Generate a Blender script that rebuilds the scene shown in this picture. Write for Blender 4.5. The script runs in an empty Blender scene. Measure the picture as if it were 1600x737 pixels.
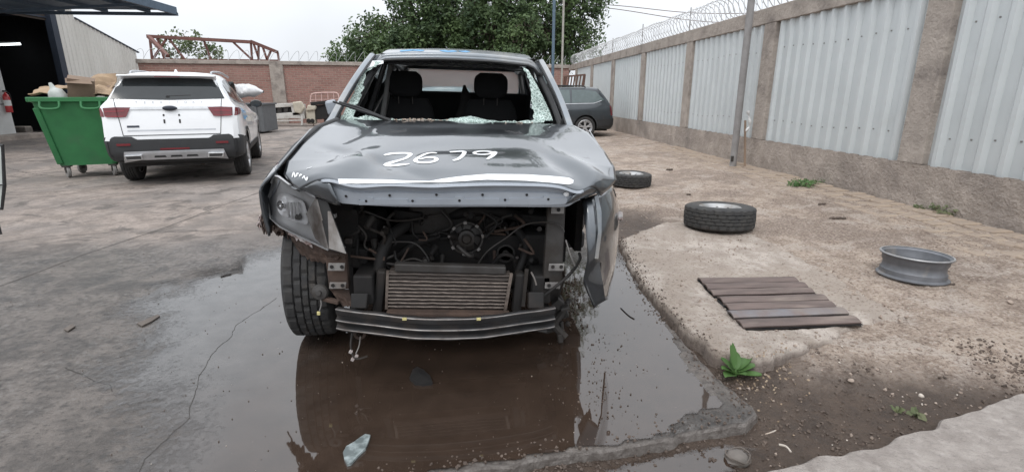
import bpy, bmesh, math, random
from mathutils import Vector, Matrix, noise
from mathutils.bvhtree import BVHTree
random.seed(7)
R = math.radians
scene = bpy.context.scene
C = scene.collection

# ------------------------------------------------------------------ camera
CAM_H = 1.42
PITCH, YAW = 15.476, 4.477
cd = bpy.data.cameras.new('camera'); cam = bpy.data.objects.new('camera', cd); C.objects.link(cam)
cam.location = (0, 0, CAM_H); cam.rotation_euler = (R(90 - PITCH), 0, -R(YAW))
cd.sensor_fit = 'HORIZONTAL'; cd.sensor_width = 36; cd.lens = 18.0; cd.clip_start = .05; cd.clip_end = 600
scene.camera = cam

# ------------------------------------------------------------------ sky: bright even overcast
SUN_EL, SUN_ROT = 55, 205
w = bpy.data.worlds.new('World'); scene.world = w; w.use_nodes = True
nt = w.node_tree; nt.nodes.clear()
N = lambda t, **k: _node(nt, t, **k)
def _node(tree, t, **k):
    n = tree.nodes.new(t)
    for a, b in k.items(): setattr(n, a, b)
    return n
sky = N('ShaderNodeTexSky'); sky.sky_type = 'NISHITA'; sky.sun_disc = False
sky.sun_elevation = R(SUN_EL); sky.sun_rotation = R(SUN_ROT); sky.dust_density = 4; sky.air_density = 1.2
hs = N('ShaderNodeHueSaturation'); hs.inputs['Saturation'].default_value = .25
nt.links.new(sky.outputs[0], hs.inputs['Color'])
tc = N('ShaderNodeTexCoord'); sep = N('ShaderNodeSeparateXYZ'); nt.links.new(tc.outputs['Generated'], sep.inputs[0])
cl = N('ShaderNodeMapRange'); cl.inputs[1].default_value = 0; cl.inputs[2].default_value = 1
cl.inputs[3].default_value = 9.7; cl.inputs[4].default_value = 23.0          # CIE overcast: zenith brighter than horizon
nt.links.new(sep.outputs[2], cl.inputs[0])
nz = N('ShaderNodeTexNoise'); nz.inputs['Scale'].default_value = 2.2; nz.inputs['Detail'].default_value = 4
nt.links.new(tc.outputs['Generated'], nz.inputs['Vector'])
nr = N('ShaderNodeMapRange'); nr.inputs[1].default_value = .3; nr.inputs[2].default_value = .7; nr.inputs[3].default_value = .88; nr.inputs[4].default_value = 1.1
nt.links.new(nz.outputs[0], nr.inputs[0])
mu = N('ShaderNodeMath', operation='MULTIPLY'); nt.links.new(cl.outputs[0], mu.inputs[0]); nt.links.new(nr.outputs[0], mu.inputs[1])
tint = N('ShaderNodeMix', data_type='RGBA', blend_type='MULTIPLY'); tint.inputs[0].default_value = 1
tint.inputs[7].default_value = (.935, .975, 1.03, 1); nt.links.new(mu.outputs[0], tint.inputs[6])
mx = N('ShaderNodeMix', data_type='RGBA'); mx.inputs[0].default_value = .9
nt.links.new(hs.outputs[0], mx.inputs[6]); nt.links.new(tint.outputs[2], mx.inputs[7])
bg = N('ShaderNodeBackground'); bg.inputs[1].default_value = .1
nt.links.new(mx.outputs[2], bg.inputs[0])
wo = N('ShaderNodeOutputWorld'); nt.links.new(bg.outputs[0], wo.inputs[0])
sd = bpy.data.lights.new('sun', 'SUN'); so = bpy.data.objects.new('sun', sd); C.objects.link(so)
sd.energy = 1.1; sd.angle = R(20); sd.color = (1, .97, .93)
a = R(SUN_ROT); e = R(SUN_EL)
so.rotation_euler = Vector((-math.sin(a) * math.cos(e), -math.cos(a) * math.cos(e), -math.sin(e))).to_track_quat('-Z', 'Y').to_euler()
so.location = (0, 0, 30)
vs = scene.view_settings
vs.view_transform = 'Standard'; vs.look = 'None'; vs.exposure = 0; vs.gamma = 1; vs.use_curve_mapping = False

# ------------------------------------------------------------------ measuring helpers (pixel of the 1600x737 photo -> place)
_F = 800.; _p = R(PITCH); _y = R(YAW)
_f0 = Vector((math.sin(_y) * math.cos(_p), math.cos(_y) * math.cos(_p), -math.sin(_p)))
_r0 = Vector((math.cos(_y), -math.sin(_y), 0)); _u0 = _r0.cross(_f0)
def ray(x, y): return _f0 + _r0 * ((x - 800) / _F) - _u0 * ((y - 368.5) / _F)
def at(x, y, Y):
    d = ray(x, y); return Vector((0, 0, CAM_H)) + d * (Y / d.y)
def gr(x, y, z=0.):
    d = ray(x, y); return Vector((0, 0, CAM_H)) + d * ((z - CAM_H) / d.z)
def atx(x, y, X):
    d = ray(x, y); return Vector((0, 0, CAM_H)) + d * (X / d.x)

# ------------------------------------------------------------------ materials
M = {}
def mat(name, col, col2=None, sc=6., rough=.6, rough2=None, metal=0., bump=0., bsc=40., coat=0., detail=6., spec=.5,
        fac=(.35, .65), dirt=None, dsc=3., dfac=(.5, .75), stretch=(1, 1, 1), alpha=1., trans=0., ior=None, crough=.03):
    m = bpy.data.materials.new(name); m.use_nodes = True; t = m.node_tree
    b = t.nodes['Principled BSDF']; L = t.links.new
    b.inputs['Roughness'].default_value = rough; b.inputs['Metallic'].default_value = metal
    b.inputs['Specular IOR Level'].default_value = spec
    b.inputs['Coat Weight'].default_value = coat; b.inputs['Coat Roughness'].default_value = crough
    b.inputs['Alpha'].default_value = alpha; b.inputs['Transmission Weight'].default_value = trans
    if ior: b.inputs['IOR'].default_value = ior
    tc = _node(t, 'ShaderNodeTexCoord'); mp = _node(t, 'ShaderNodeMapping'); mp.inputs['Scale'].default_value = stretch
    L(tc.outputs['Object'], mp.inputs[0])
    def noi(scale, det=detail):
        n = _node(t, 'ShaderNodeTexNoise'); n.inputs['Scale'].default_value = scale; n.inputs['Detail'].default_value = det
        n.inputs['Roughness'].default_value = .6; L(mp.outputs[0], n.inputs['Vector']); return n
    def rng(src, a, b_, c=0., d=1.):
        n = _node(t, 'ShaderNodeMapRange'); n.inputs[1].default_value = a; n.inputs[2].default_value = b_
        n.inputs[3].default_value = c; n.inputs[4].default_value = d; L(src, n.inputs[0]); return n.outputs[0]
    def mixc(f, c1, c2):
        n = _node(t, 'ShaderNodeMix', data_type='RGBA')
        L(f, n.inputs[0])
        for c, i in ((c1, 6), (c2, 7)):
            if isinstance(c, tuple): n.inputs[i].default_value = (*c, 1)
            else: L(c, n.inputs[i])
        return n.outputs[2]
    cur = col
    if col2 is None: col2 = tuple(c * .82 for c in col)
    n1 = noi(sc); f1 = rng(n1.outputs[0], *fac); cur = mixc(f1, col, col2)
    if dirt:
        n2 = noi(dsc, 9); f2 = rng(n2.outputs[0], *dfac); cur = mixc(f2, cur, dirt)
        rr = _node(t, 'ShaderNodeMix', data_type='FLOAT'); L(f2, rr.inputs[0]); rr.inputs[2].default_value = rough; rr.inputs[3].default_value = max(.75, rough)
        L(rr.outputs[0], b.inputs['Roughness'])
    elif rough2 is not None:
        L(rng(n1.outputs[0], fac[0], fac[1], rough, rough2), b.inputs['Roughness'])
    L(cur, b.inputs['Base Color'])
    if bump:
        n3 = noi(bsc, 8); bp = _node(t, 'ShaderNodeBump'); bp.inputs['Strength'].default_value = 1; bp.inputs['Distance'].default_value = bump
        L(n3.outputs[0], bp.inputs['Height']); L(bp.outputs[0], b.inputs['Normal'])
    M[name] = m
    return m

# ------------------------------------------------------------------ mesh building
def link(o, parent=None):
    C.objects.link(o)
    if parent: o.parent = parent
    return o
def obj(name, verts, faces, m, parent=None, smooth=None, bevel=0., sub=0, thick=0.):
    me = bpy.data.meshes.new(name); me.from_pydata([tuple(v) for v in verts], [], faces); me.update()
    bm = bmesh.new(); bm.from_mesh(me); bmesh.ops.recalc_face_normals(bm, faces=bm.faces); bm.to_mesh(me); bm.free()
    if m: me.materials.append(M[m] if isinstance(m, str) else m)
    o = bpy.data.objects.new(name, me); link(o, parent)
    if thick:
        s = o.modifiers.new('s', 'SOLIDIFY'); s.thickness = thick; s.offset = -1
    if bevel:
        b = o.modifiers.new('b', 'BEVEL'); b.width = bevel; b.segments = 2; b.limit_method = 'ANGLE'; b.angle_limit = R(40)
    if sub:
        s = o.modifiers.new('u', 'SUBSURF'); s.levels = sub; s.render_levels = sub
    if smooth is not None:
        me.shade_smooth()
        if smooth < 180: me.set_sharp_from_angle(angle=R(smooth))
    return o
def tag(o, label=None, cat=None, group=None, kind=None):
    if label: o['label'] = label
    if cat: o['category'] = cat
    if group: o['group'] = group
    if kind: o['kind'] = kind
    return o
def thing(name, label, cat, loc=(0, 0, 0), rot=(0, 0, 0), group=None):
    o = bpy.data.objects.new(name, None); C.objects.link(o); o.location = loc; o.rotation_euler = rot
    o.empty_display_size = .1
    return tag(o, label, cat, group)
def rs(pts, n):
    """resample a polyline to n points by arc length"""
    pts = [Vector(p) for p in pts]
    if len(pts) == 1: return pts * n
    d = [0.]
    for a, b in zip(pts, pts[1:]): d.append(d[-1] + (b - a).length)
    out = []; j = 0
    for i in range(n):
        s = d[-1] * i / (n - 1)
        while j < len(pts) - 2 and d[j + 1] < s: j += 1
        q = d[j + 1] - d[j]
        out.append(pts[j].lerp(pts[j + 1], (s - d[j]) / q if q > 1e-9 else 0))
    return out
def cr(pts, k=6, closed=False):
    """catmull-rom through points"""
    pts = [Vector(p) for p in pts]; n = len(pts); out = []
    segs = n if closed else n - 1
    for i in range(segs):
        p1, p2 = pts[i], pts[(i + 1) % n]
        p0 = pts[i - 1] if (closed or i > 0) else p1 * 2 - p2
        p3 = pts[(i + 2) % n] if (closed or i + 2 < n) else p2 * 2 - p1
        for j in range(k):
            t = j / k
            out.append(.5 * ((2 * p1) + (p2 - p0) * t + (2 * p0 - 5 * p1 + 4 * p2 - p3) * t * t + (3 * p1 - p0 - 3 * p2 + p3) * t ** 3))
    if not closed: out.append(pts[-1])
    return out
def interp(tab, t):
    if t <= tab[0][0]: return tab[0][1]
    for (a, x), (b, y) in zip(tab, tab[1:]):
        if t <= b: return x + (y - x) * (t - a) / (b - a)
    return tab[-1][1]
def sstep(a, b, x):
    t = max(0., min(1., (x - a) / (b - a))); return t * t * (3 - 2 * t)
def nz3(x, y, z=0., s=1.): return noise.noise(Vector((x * s, y * s, z * s)))

class MB:
    def __init__(s): s.v = []; s.f = []
    def add(s, vs, fs, mtx=None):
        k = len(s.v)
        for v in vs: s.v.append((mtx @ Vector(v)) if mtx else Vector(v))
        for f in fs: s.f.append([i + k for i in f])
        return s
    def box(s, c, size, rot=None):
        x, y, z = (q / 2 for q in size); c = Vector(c)
        m = Matrix.Translation(c) @ (rot.to_matrix().to_4x4() if rot is not None and hasattr(rot, 'to_matrix') else (rot if rot is not None else Matrix.Identity(4)))
        vs = [(-x, -y, -z), (x, -y, -z), (x, y, -z), (-x, y, -z), (-x, -y, z), (x, -y, z), (x, y, z), (-x, y, z)]
        return s.add(vs, [(0, 3, 2, 1), (4, 5, 6, 7), (0, 1, 5, 4), (1, 2, 6, 5), (2, 3, 7, 6), (3, 0, 4, 7)], m)
    def bar(s, a, b, w, h, up=(0, 0, 1)):
        """rectangular bar from a to b, w across, h along up"""
        a = Vector(a); b = Vector(b); d = (b - a).normalized(); u = Vector(up); x = d.cross(u)
        if x.length < 1e-4: x = d.cross(Vector((0, 1, 0)))
        x.normalize(); u = x.cross(d)
        vs = []
        for p in (a, b):
            for i, j in ((-1, -1), (1, -1), (1, 1), (-1, 1)): vs.append(p + x * (w / 2 * i) + u * (h / 2 * j))
        return s.add(vs, [(0, 1, 2, 3), (7, 6, 5, 4), (0, 4, 5, 1), (1, 5, 6, 2), (2, 6, 7, 3), (3, 7, 4, 0)])
    def tube(s, pts, r, n=8, cap=True, flat=1., up=None):
        pts = [Vector(p) for p in pts]; m = len(pts); vs = []; fs = []
        rr = r if isinstance(r, (list, tuple)) else [r] * m
        px = None
        for i, p in enumerate(pts):
            d = (pts[min(i + 1, m - 1)] - pts[max(i - 1, 0)]).normalized()
            if px is None:
                u = Vector(up) if up else (Vector((0, 0, 1)) if abs(d.z) < .9 else Vector((0, 1, 0)))
                px = d.cross(u).normalized()
            px = (px - d * px.dot(d))
            if px.length < 1e-6: px = d.orthogonal()
            px.normalize(); u = px.cross(d)
            for k in range(n):
                a = 2 * math.pi * k / n
                vs.append(p + px * (math.cos(a) * rr[i]) + u * (math.sin(a) * rr[i] * flat))
        for i in range(m - 1):
            for k in range(n):
                fs.append((i * n + k, i * n + (k + 1) % n, (i + 1) * n + (k + 1) % n, (i + 1) * n + k))
        if cap: fs += [tuple(range(n - 1, -1, -1)), tuple(range((m - 1) * n, m * n))]
        return s.add(vs, fs)
    def lathe(s, prof, n=32, mtx=None, closed=False, rfun=None):
        """prof: (r, z) list around local z"""
        vs = []; fs = []; m = len(prof)
        for k in range(n):
            a = 2 * math.pi * k / n
            for i, (r, z) in enumerate(prof):
                q = rfun(i, k, r) if rfun else r
                vs.append((q * math.cos(a), q * math.sin(a), z))
        for k in range(n):
            for i in range(m if closed else m - 1):
                j = (i + 1) % m; q = (k + 1) % n
                fs.append((k * m + i, q * m + i, q * m + j, k * m + j))
        return s.add(vs, fs, mtx)
    def disc(s, r, z=0., n=20, mtx=None):
        return s.add([(r * math.cos(2 * math.pi * k / n), r * math.sin(2 * math.pi * k / n), z) for k in range(n)], [tuple(range(n))], mtx)
    def prism(s, poly, h, mtx=None):
        """2d polygon in xy extruded along z 0..h"""
        n = len(poly)
        vs = [(p[0], p[1], 0) for p in poly] + [(p[0], p[1], h) for p in poly]
        fs = [tuple(range(n - 1, -1, -1)), tuple(range(n, 2 * n))] + [(i, (i + 1) % n, n + (i + 1) % n, n + i) for i in range(n)]
        return s.add(vs, fs, mtx)
    def grid(s, fn, nu, nv):
        vs = [fn(i / nu, j / nv) for i in range(nu + 1) for j in range(nv + 1)]
        fs = [(i * (nv + 1) + j, (i + 1) * (nv + 1) + j, (i + 1) * (nv + 1) + j + 1, i * (nv + 1) + j + 1) for i in range(nu) for j in range(nv)]
        return s.add(vs, fs)
    def loft(s, secs, closed=True, cap=True):
        n = len(secs[0]); vs = [p for q in secs for p in q]; fs = []
        for i in range(len(secs) - 1):
            for k in range(n if closed else n - 1):
                fs.append((i * n + k, i * n + (k + 1) % n, (i + 1) * n + (k + 1) % n, (i + 1) * n + k))
        if cap and closed: fs += [tuple(range(n - 1, -1, -1)), tuple(range((len(secs) - 1) * n, len(secs) * n))]
        return s.add(vs, fs)
    def strip(s, top, bot, n, m, fn=None, thick=0.):
        """sheet between two polylines, mapped by fn"""
        A = rs(top, n + 1); B = rs(bot, n + 1)
        f = fn or (lambda p: p)
        P = [[Vector(f(A[i].lerp(B[i], j / m))) for j in range(m + 1)] for i in range(n + 1)]
        return s.sheet(P, thick)
    def sheet(s, P, thick=0., away=None):
        n = len(P) - 1; m = len(P[0]) - 1
        if not thick:
            return s.add([p for r in P for p in r], [(i * (m + 1) + j, (i + 1) * (m + 1) + j, (i + 1) * (m + 1) + j + 1, i * (m + 1) + j + 1) for i in range(n) for j in range(m)])
        Q = []
        for i in range(n + 1):
            row = []
            for j in range(m + 1):
                du = P[min(i + 1, n)][j] - P[max(i - 1, 0)][j]; dv = P[i][min(j + 1, m)] - P[i][max(j - 1, 0)]
                nn = du.cross(dv)
                nn = nn.normalized() if nn.length > 1e-12 else Vector((0, 0, 1))
                row.append(P[i][j] + nn * thick)
            Q.append(row)
        k = (n + 1) * (m + 1); vs = [p for r in P for p in r] + [p for r in Q for p in r]; fs = []
        I = lambda i, j: i * (m + 1) + j
        for i in range(n):
            for j in range(m):
                q = (I(i, j), I(i + 1, j), I(i + 1, j + 1), I(i, j + 1)); fs.append(q); fs.append(tuple(x + k for x in reversed(q)))
        for i in range(n):
            for j in (0, m): fs.append((I(i, j), I(i + 1, j), I(i + 1, j) + k, I(i, j) + k))
        for j in range(m):
            for i in (0, n): fs.append((I(i, j), I(i, j + 1), I(i, j + 1) + k, I(i, j) + k))
        return s.add(vs, fs)
    def build(s, name, m, parent=None, smooth=None, bevel=0., off=None, **k):
        v = s.v if off is None else [p - Vector(off) for p in s.v]
        return obj(name, v, s.f, m, parent, smooth, bevel, **k)
def bvh(o):
    return BVHTree.FromPolygons([v.co.copy() for v in o.data.vertices], [tuple(p.vertices) for p in o.data.polygons])
def boolean_cut(o, cutters):
    for c in cutters:
        md = o.modifiers.new('c', 'BOOLEAN'); md.operation = 'DIFFERENCE'; md.solver = 'EXACT'; md.object = c
    bpy.context.view_layer.update()
    dg = bpy.context.evaluated_depsgraph_get(); me = bpy.data.meshes.new_from_object(o.evaluated_get(dg))
    o.modifiers.clear(); o.data = me
    for c in cutters: bpy.data.objects.remove(c)
    return o
def copy_tree(o, parent=None):
    c = o.copy(); C.objects.link(c); c.parent = parent
    for ch in list(o.children): copy_tree(ch, c)
    return c
def rotm(x=0, y=0, z=0): return Matrix.Rotation(R(z), 4, 'Z') @ Matrix.Rotation(R(y), 4, 'Y') @ Matrix.Rotation(R(x), 4, 'X')
def TR(v): return Matrix.Translation(Vector(v))
# ================================================================== GROUND
def ground_mat(name, kind):
    m = bpy.data.materials.new(name); m.use_nodes = True; t = m.node_tree; L = t.links.new; b = t.nodes['Principled BSDF']
    tc = _node(t, 'ShaderNodeTexCoord')
    def noi(s, det=8, rough=.6, dist=0.):
        n = _node(t, 'ShaderNodeTexNoise'); n.inputs['Scale'].default_value = s; n.inputs['Detail'].default_value = det
        n.inputs['Roughness'].default_value = rough; n.inputs['Distortion'].default_value = dist; L(tc.outputs['Object'], n.inputs['Vector']); return n.outputs[0]
    def rng(src, a, b_, c=0., d=1., smooth=False):
        n = _node(t, 'ShaderNodeMapRange'); n.inputs[1].default_value = a; n.inputs[2].default_value = b_; n.inputs[3].default_value = c; n.inputs[4].default_value = d
        if smooth: n.interpolation_type = 'SMOOTHSTEP'
        L(src, n.inputs[0]); return n.outputs[0]
    def mixc(f, c1, c2, bt='MIX'):
        n = _node(t, 'ShaderNodeMix', data_type='RGBA', blend_type=bt)
        if isinstance(f, float): n.inputs[0].default_value = f
        else: L(f, n.inputs[0])
        for c, i in ((c1, 6), (c2, 7)):
            if isinstance(c, tuple): n.inputs[i].default_value = (*c, 1)
            else: L(c, n.inputs[i])
        return n.outputs[2]
    def math_(op, a, c):
        n = _node(t, 'ShaderNodeMath', operation=op)
        for q, i in ((a, 0), (c, 1)):
            if isinstance(q, (float, int)): n.inputs[i].default_value = q
            else: L(q, n.inputs[i])
        return n.outputs[0]
    sx = _node(t, 'ShaderNodeSeparateXYZ'); L(tc.outputs['Object'], sx.inputs[0]); X, Y, Z = sx.outputs
    bp = _node(t, 'ShaderNodeBump'); bp.inputs['Strength'].default_value = 1
    if kind == 'yard':
        n1, n2, n3, n4 = noi(.7, 8), noi(4, 10, .72), noi(26, 10, .78), noi(1.6, 9, .65, 1.2)
        n5, n6 = noi(110, 4, .7), noi(.33, 6, .6, .6)
        dry = mixc(rng(n2, .43, .57), (.30, .25, .217), (.20, .166, .143))
        dry = mixc(rng(n6, .49, .56, 0, .5), dry, (.28, .25, .23))
        dry = mixc(rng(n3, .52, .58, 0, .45), dry, (.09, .078, .07))
        dry = mixc(rng(n1, .46, .58, 0, .8), dry, (.15, .132, .12))
        dry = mixc(rng(n4, .54, .61, 0, .8), dry, (.09, .078, .07))
        damp = mixc(rng(n2, .43, .58), (.145, .124, .109), (.073, .0625, .0555))
        damp = mixc(rng(n4, .51, .59, 0, .55), damp, (.04, .037, .035))
        damp = mixc(rng(n3, .42, .475, .65, 0), damp, (.028, .025, .023))
        fine = math_('MULTIPLY', rng(n3, .525, .58, 0, .75), rng(n1, .44, .54, .2, 1))
        damp = mixc(fine, damp, (.20, .188, .178))
        yw = math_('ADD', Y, math_('MULTIPLY', math_('SUBTRACT', n4, .5), 1.6))
        wet = rng(math_('ADD', yw, math_('MULTIPLY', X, .02)), 4.6, 5.5, 1, 0, True)
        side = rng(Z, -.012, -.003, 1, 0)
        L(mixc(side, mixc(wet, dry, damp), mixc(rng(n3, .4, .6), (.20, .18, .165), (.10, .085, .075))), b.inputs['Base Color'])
        rr = math_('ADD', math_('MULTIPLY', wet, -.50), rng(n2, .35, .65, .82, .95)); L(math_('MAXIMUM', rr, .2), b.inputs['Roughness'])
        h = math_('ADD', math_('MULTIPLY', n3, .5), n2); bp.inputs['Distance'].default_value = .016; L(math_('ADD', h, math_('MULTIPLY', n5, .25)), bp.inputs['Height'])
    elif kind == 'dirt':
        n1, n2, n3, n4 = noi(.9, 8), noi(6, 10, .7), noi(45, 10, .75), noi(2.2, 9, .6, .8)
        c = mixc(rng(n2, .42, .58), (.46, .37, .30), (.29, .222, .173))
        c = mixc(rng(n1, .49, .57, 0, .7), c, (.225, .172, .138))
        c = mixc(rng(n4, .54, .61, 0, .7), c, (.46, .39, .335))
        c = mixc(rng(n3, .53, .59, 0, .7), c, (.52, .45, .395))
        c = mixc(rng(n3, .41, .47, .7, 0), c, (.10, .062, .048))
        zz = math_('ADD', Z, math_('MULTIPLY', math_('SUBTRACT', n4, .5), .05))
        wet = rng(zz, -.045, .022, 1, 0, True)                                   # the low gutter stays wet
        c = mixc(wet, c, mixc(rng(n2, .35, .65), (.105, .072, .052), (.06, .042, .032)))
        L(c, b.inputs['Base Color'])
        L(math_('ADD', math_('MULTIPLY', wet, -.4), .92), b.inputs['Roughness'])
        vo = _node(t, 'ShaderNodeTexVoronoi'); vo.inputs['Scale'].default_value = 38; L(tc.outputs['Object'], vo.inputs['Vector'])
        h = math_('ADD', math_('MULTIPLY', n3, .8), n2); h = math_('SUBTRACT', h, math_('MULTIPLY', vo.outputs[0], .35))
        bp.inputs['Distance'].default_value = .032; L(h, bp.inputs['Height'])
    elif kind == 'strip':
        n1, n2, n3, n4 = noi(1.3, 8), noi(5, 10, .7), noi(40, 10, .75), noi(2.6, 9, .6, .8)
        c = mixc(rng(n2, .42, .58), (.52, .455, .40), (.35, .295, .25))
        c = mixc(rng(n1, .48, .57, 0, .8), c, (.36, .30, .25))
        c = mixc(rng(n3, .41, .465, .7, 0), c, (.16, .11, .09))
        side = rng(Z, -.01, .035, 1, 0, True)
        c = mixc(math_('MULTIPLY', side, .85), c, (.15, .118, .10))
        L(c, b.inputs['Base Color']); b.inputs['Roughness'].default_value = .92
        bp.inputs['Distance'].default_value = .024; L(math_('ADD', math_('MULTIPLY', n3, .7), n2), bp.inputs['Height'])
    elif kind == 'water':
        n2, n4, n5 = noi(7, 8), noi(1.8, 9, .62, 1.0), noi(34, 6, .6)
        at_ = _node(t, 'ShaderNodeAttribute'); at_.attribute_name = 'depth'
        d = math_('ADD', at_.outputs['Fac'], math_('MULTIPLY', math_('SUBTRACT', n4, .5), 1.6))
        d = math_('ADD', d, math_('MULTIPLY', math_('SUBTRACT', n5, .5), .9))
        mk = rng(d, .0, .75, 0, 1, True)
        n6 = noi(90, 3, .5)
        c = mixc(rng(n2, .3, .7), (.046, .031, .023), (.032, .0215, .016))
        bed = rng(math_('ADD', X, math_('MULTIPLY', math_('SUBTRACT', n4, .5), 1.2)), -1.9, -.7, 1, 0, True)
        c = mixc(bed, c, mixc(rng(n2, .35, .65), (.085, .08, .077), (.045, .042, .04)))
        c = mixc(rng(n6, .74, .80, 0, .7), c, (.20, .17, .15))
        L(c, b.inputs['Base Color']); b.inputs['Roughness'].default_value = .03
        b.inputs['IOR'].default_value = 1.75
        w1 = noi(3, 3); bp.inputs['Distance'].default_value = .0016; bp.inputs['Strength'].default_value = .5
        L(math_('ADD', w1, math_('MULTIPLY', n5, math_('MULTIPLY', rng(d, .1, .6, .5, 0), 1.))), bp.inputs['Height'])
        tr = _node(t, 'ShaderNodeBsdfTransparent'); ms = _node(t, 'ShaderNodeMixShader')
        L(mk, ms.inputs[0]); L(tr.outputs[0], ms.inputs[1]); L(b.outputs[0], ms.inputs[2]); L(ms.outputs[0], t.nodes['Material Output'].inputs[0])
    L(bp.outputs[0], b.inputs['Normal'])
    M[name] = m
for k in ('yard', 'dirt', 'strip', 'water'): ground_mat(k, k)
mat('joint', (.095, .085, .078), rough=.95)
mat('crack', (.05, .045, .04), rough=.95)
mat('concrete_wall', (.43, .37, .325), (.31, .265, .23), sc=3.2, rough=.95, bump=.05, bsc=22, dirt=(.22, .19, .17), dsc=1.3, dfac=(.48, .72))
mat('concrete_post', (.39, .342, .302), (.30, .262, .23), sc=3, rough=.95, bump=.025, bsc=18, dirt=(.18, .155, .14), dsc=2.2, dfac=(.5, .7))
mat('zinc', (.565, .595, .60), (.525, .555, .56), sc=1.5, rough=.42, metal=.25, dirt=(.42, .43, .42), dsc=1.2, dfac=(.60, .95), spec=.5)
mat('screw', (.3, .29, .28), rough=.5, metal=.6)
mat('wire', (.50, .50, .50), rough=.5, metal=.3)
mat('wire_far', (.42, .43, .44), rough=.6)
mat('pole_grey', (.27, .26, .255), (.2, .19, .185), sc=5, rough=.6, bump=.002, bsc=60)
mat('pole_blue', (.10, .15, .20), rough=.6)
mat('pole_pale', (.40, .38, .34), rough=.7)
mat('rust_dark', (.16, .085, .06), (.09, .05, .04), sc=9, rough=.9, bump=.004, bsc=70)
mat('wood_old', (.30, .22, .16), (.2, .14, .1), sc=12, rough=.9, stretch=(1, 1, .1))

# far base ground, under everything
obj('ground', [(-250, -60, -.18), (250, -60, -.18), (250, 350, -.18), (-250, 350, -.18)], [(0, 1, 2, 3)], 'dirt')
bpy.data.objects['ground']['kind'] = 'structure'

def strip_top(x, y): return .045 + .012 * nz3(x, y, 3, 2.5)
STRIP = [gr(*q, .05) for q in ((968, 372), (985, 420), (1030, 470), (1070, 512), (1120, 548), (1185, 560), (1262, 540), (1345, 512), (1432, 497), (1400, 478), (1320, 430), (1240, 390), (1178, 362), (1110, 345), (1040, 344))]
def in_poly(x, y, P):
    c = False
    for a, b in zip(P, P[1:] + P[:1]):
        if (a[1] > y) != (b[1] > y) and x < (b[0] - a[0]) * (y - a[1]) / (b[1] - a[1]) + a[0]: c = not c
    return c
def pdist(x, y, P, closed=True):
    best = 9e9
    for a, b in (zip(P, P[1:] + P[:1]) if closed else zip(P, P[1:])):
        dx, dy = b[0] - a[0], b[1] - a[1]; t = max(0, min(1, ((x - a[0]) * dx + (y - a[1]) * dy) / (dx * dx + dy * dy + 1e-12)))
        best = min(best, math.hypot(x - a[0] - t * dx, y - a[1] - t * dy))
    return best
def dirt_z(x, y):
    front = sstep(1.75, 2.75, y + .10 * (x - 1.5))                      # 0 in the gutter, 1 on the bank
    zr = interp([(1.2, -.06), (1.5, -.04), (1.9, .0), (2.6, .035), (4.2, .065), (5.4, .11)], x)
    z = -.062 + (zr + .062) * front
    z += .02 * nz3(x, y, 0, 1.1) * sstep(1.3, 1.9, x) + .011 * nz3(x, y, 7, 4.2) + .010 * nz3(x, y, 2, 13) + .007 * nz3(x, y, 5, 31)
    # shallow bare hole in front of the far loose wheel
    z -= .05 * math.exp(-(((x - 1.95) / .45) ** 2 + ((y - 5.55) / .5) ** 2))
    return z
def steps(a, b, d0, g):
    out = [a]; d = d0
    while out[-1] < b: out.append(min(b, out[-1] + d)); d *= g
    return out
xs = [-2.6 + .1 * i for i in range(26)] + steps(0., 5.5, .028, 1.002); ys = steps(.9, 32, .022, 1.0105)
vs_ = [(x, y, dirt_z(x, y)) for x in xs for y in ys]; ny = len(ys)
o = obj('dirt_ground', vs_, [(i * ny + j, (i + 1) * ny + j, (i + 1) * ny + j + 1, i * ny + j + 1) for i in range(len(xs) - 1) for j in range(ny - 1)], 'dirt', smooth=180)
tag(o, kind='structure')

# concrete yard slab, with a ragged thick edge towards the dirt and the gutter
edge = [(1.62, 33), (1.55, 16), (1.5, 9), (1.46, 6), (1.43, 4.9)]
edge += [gr(*q) for q in ((975, 400), (1000, 450), (1040, 500), (1085, 548), (1120, 585), (1150, 612), (1176, 632), (1183, 645), (1165, 657), (1110, 668), (1025, 685), (960, 698), (905, 703), (830, 716), (760, 726), (690, 740), (600, 762))]
edge += [Vector((-2.2, 1.36, 0)), Vector((-9, .6, 0)), Vector((-70, -3, 0))]
edge = [Vector((p[0], p[1], 0)) for p in edge]
e2 = []
for a, b in zip(edge, edge[1:]):
    n = max(1, min(60, int((b - a).length / .035)))
    for i in range(n):
        p = a.lerp(b, i / n); k = .022 if p.y < 9 and p.x > -3 else 0
        e2.append(Vector((p.x + k * nz3(p.x, p.y, 1, 9) + k * .6 * nz3(p.x, p.y, 4, 28), p.y + k * nz3(p.x, p.y, 8, 9) + k * .6 * nz3(p.x, p.y, 6, 28), 0)))
e2.append(edge[-1])
ring = e2 + [Vector((-70, 33, 0))]
n = len(ring); vs_ = []
for lev, (ins, z) in enumerate(((.03, 0), (.008, -.006), (0, -.022), (-.01, -.13))):
    for i, p in enumerate(ring):
        d = (ring[(i + 1) % n] - ring[i - 1]); d = Vector((-d.y, d.x, 0)).normalized() if d.length > 1e-6 else Vector((0, 0, 0))
        q = p - d * ins * (1 if i < len(e2) - 1 else 0) * -1 * -1
        vs_.append((q.x, q.y, z + (.008 * nz3(q.x, q.y, z * 40, 24) if lev else 0)))
fs = [tuple(range(n))] + [(l * n + i, l * n + (i + 1) % n, (l + 1) * n + (i + 1) % n, (l + 1) * n + i) for l in range(3) for i in range(n)]
yard = obj('concrete_yard', vs_, fs, 'yard'); tag(yard, kind='structure')
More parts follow.
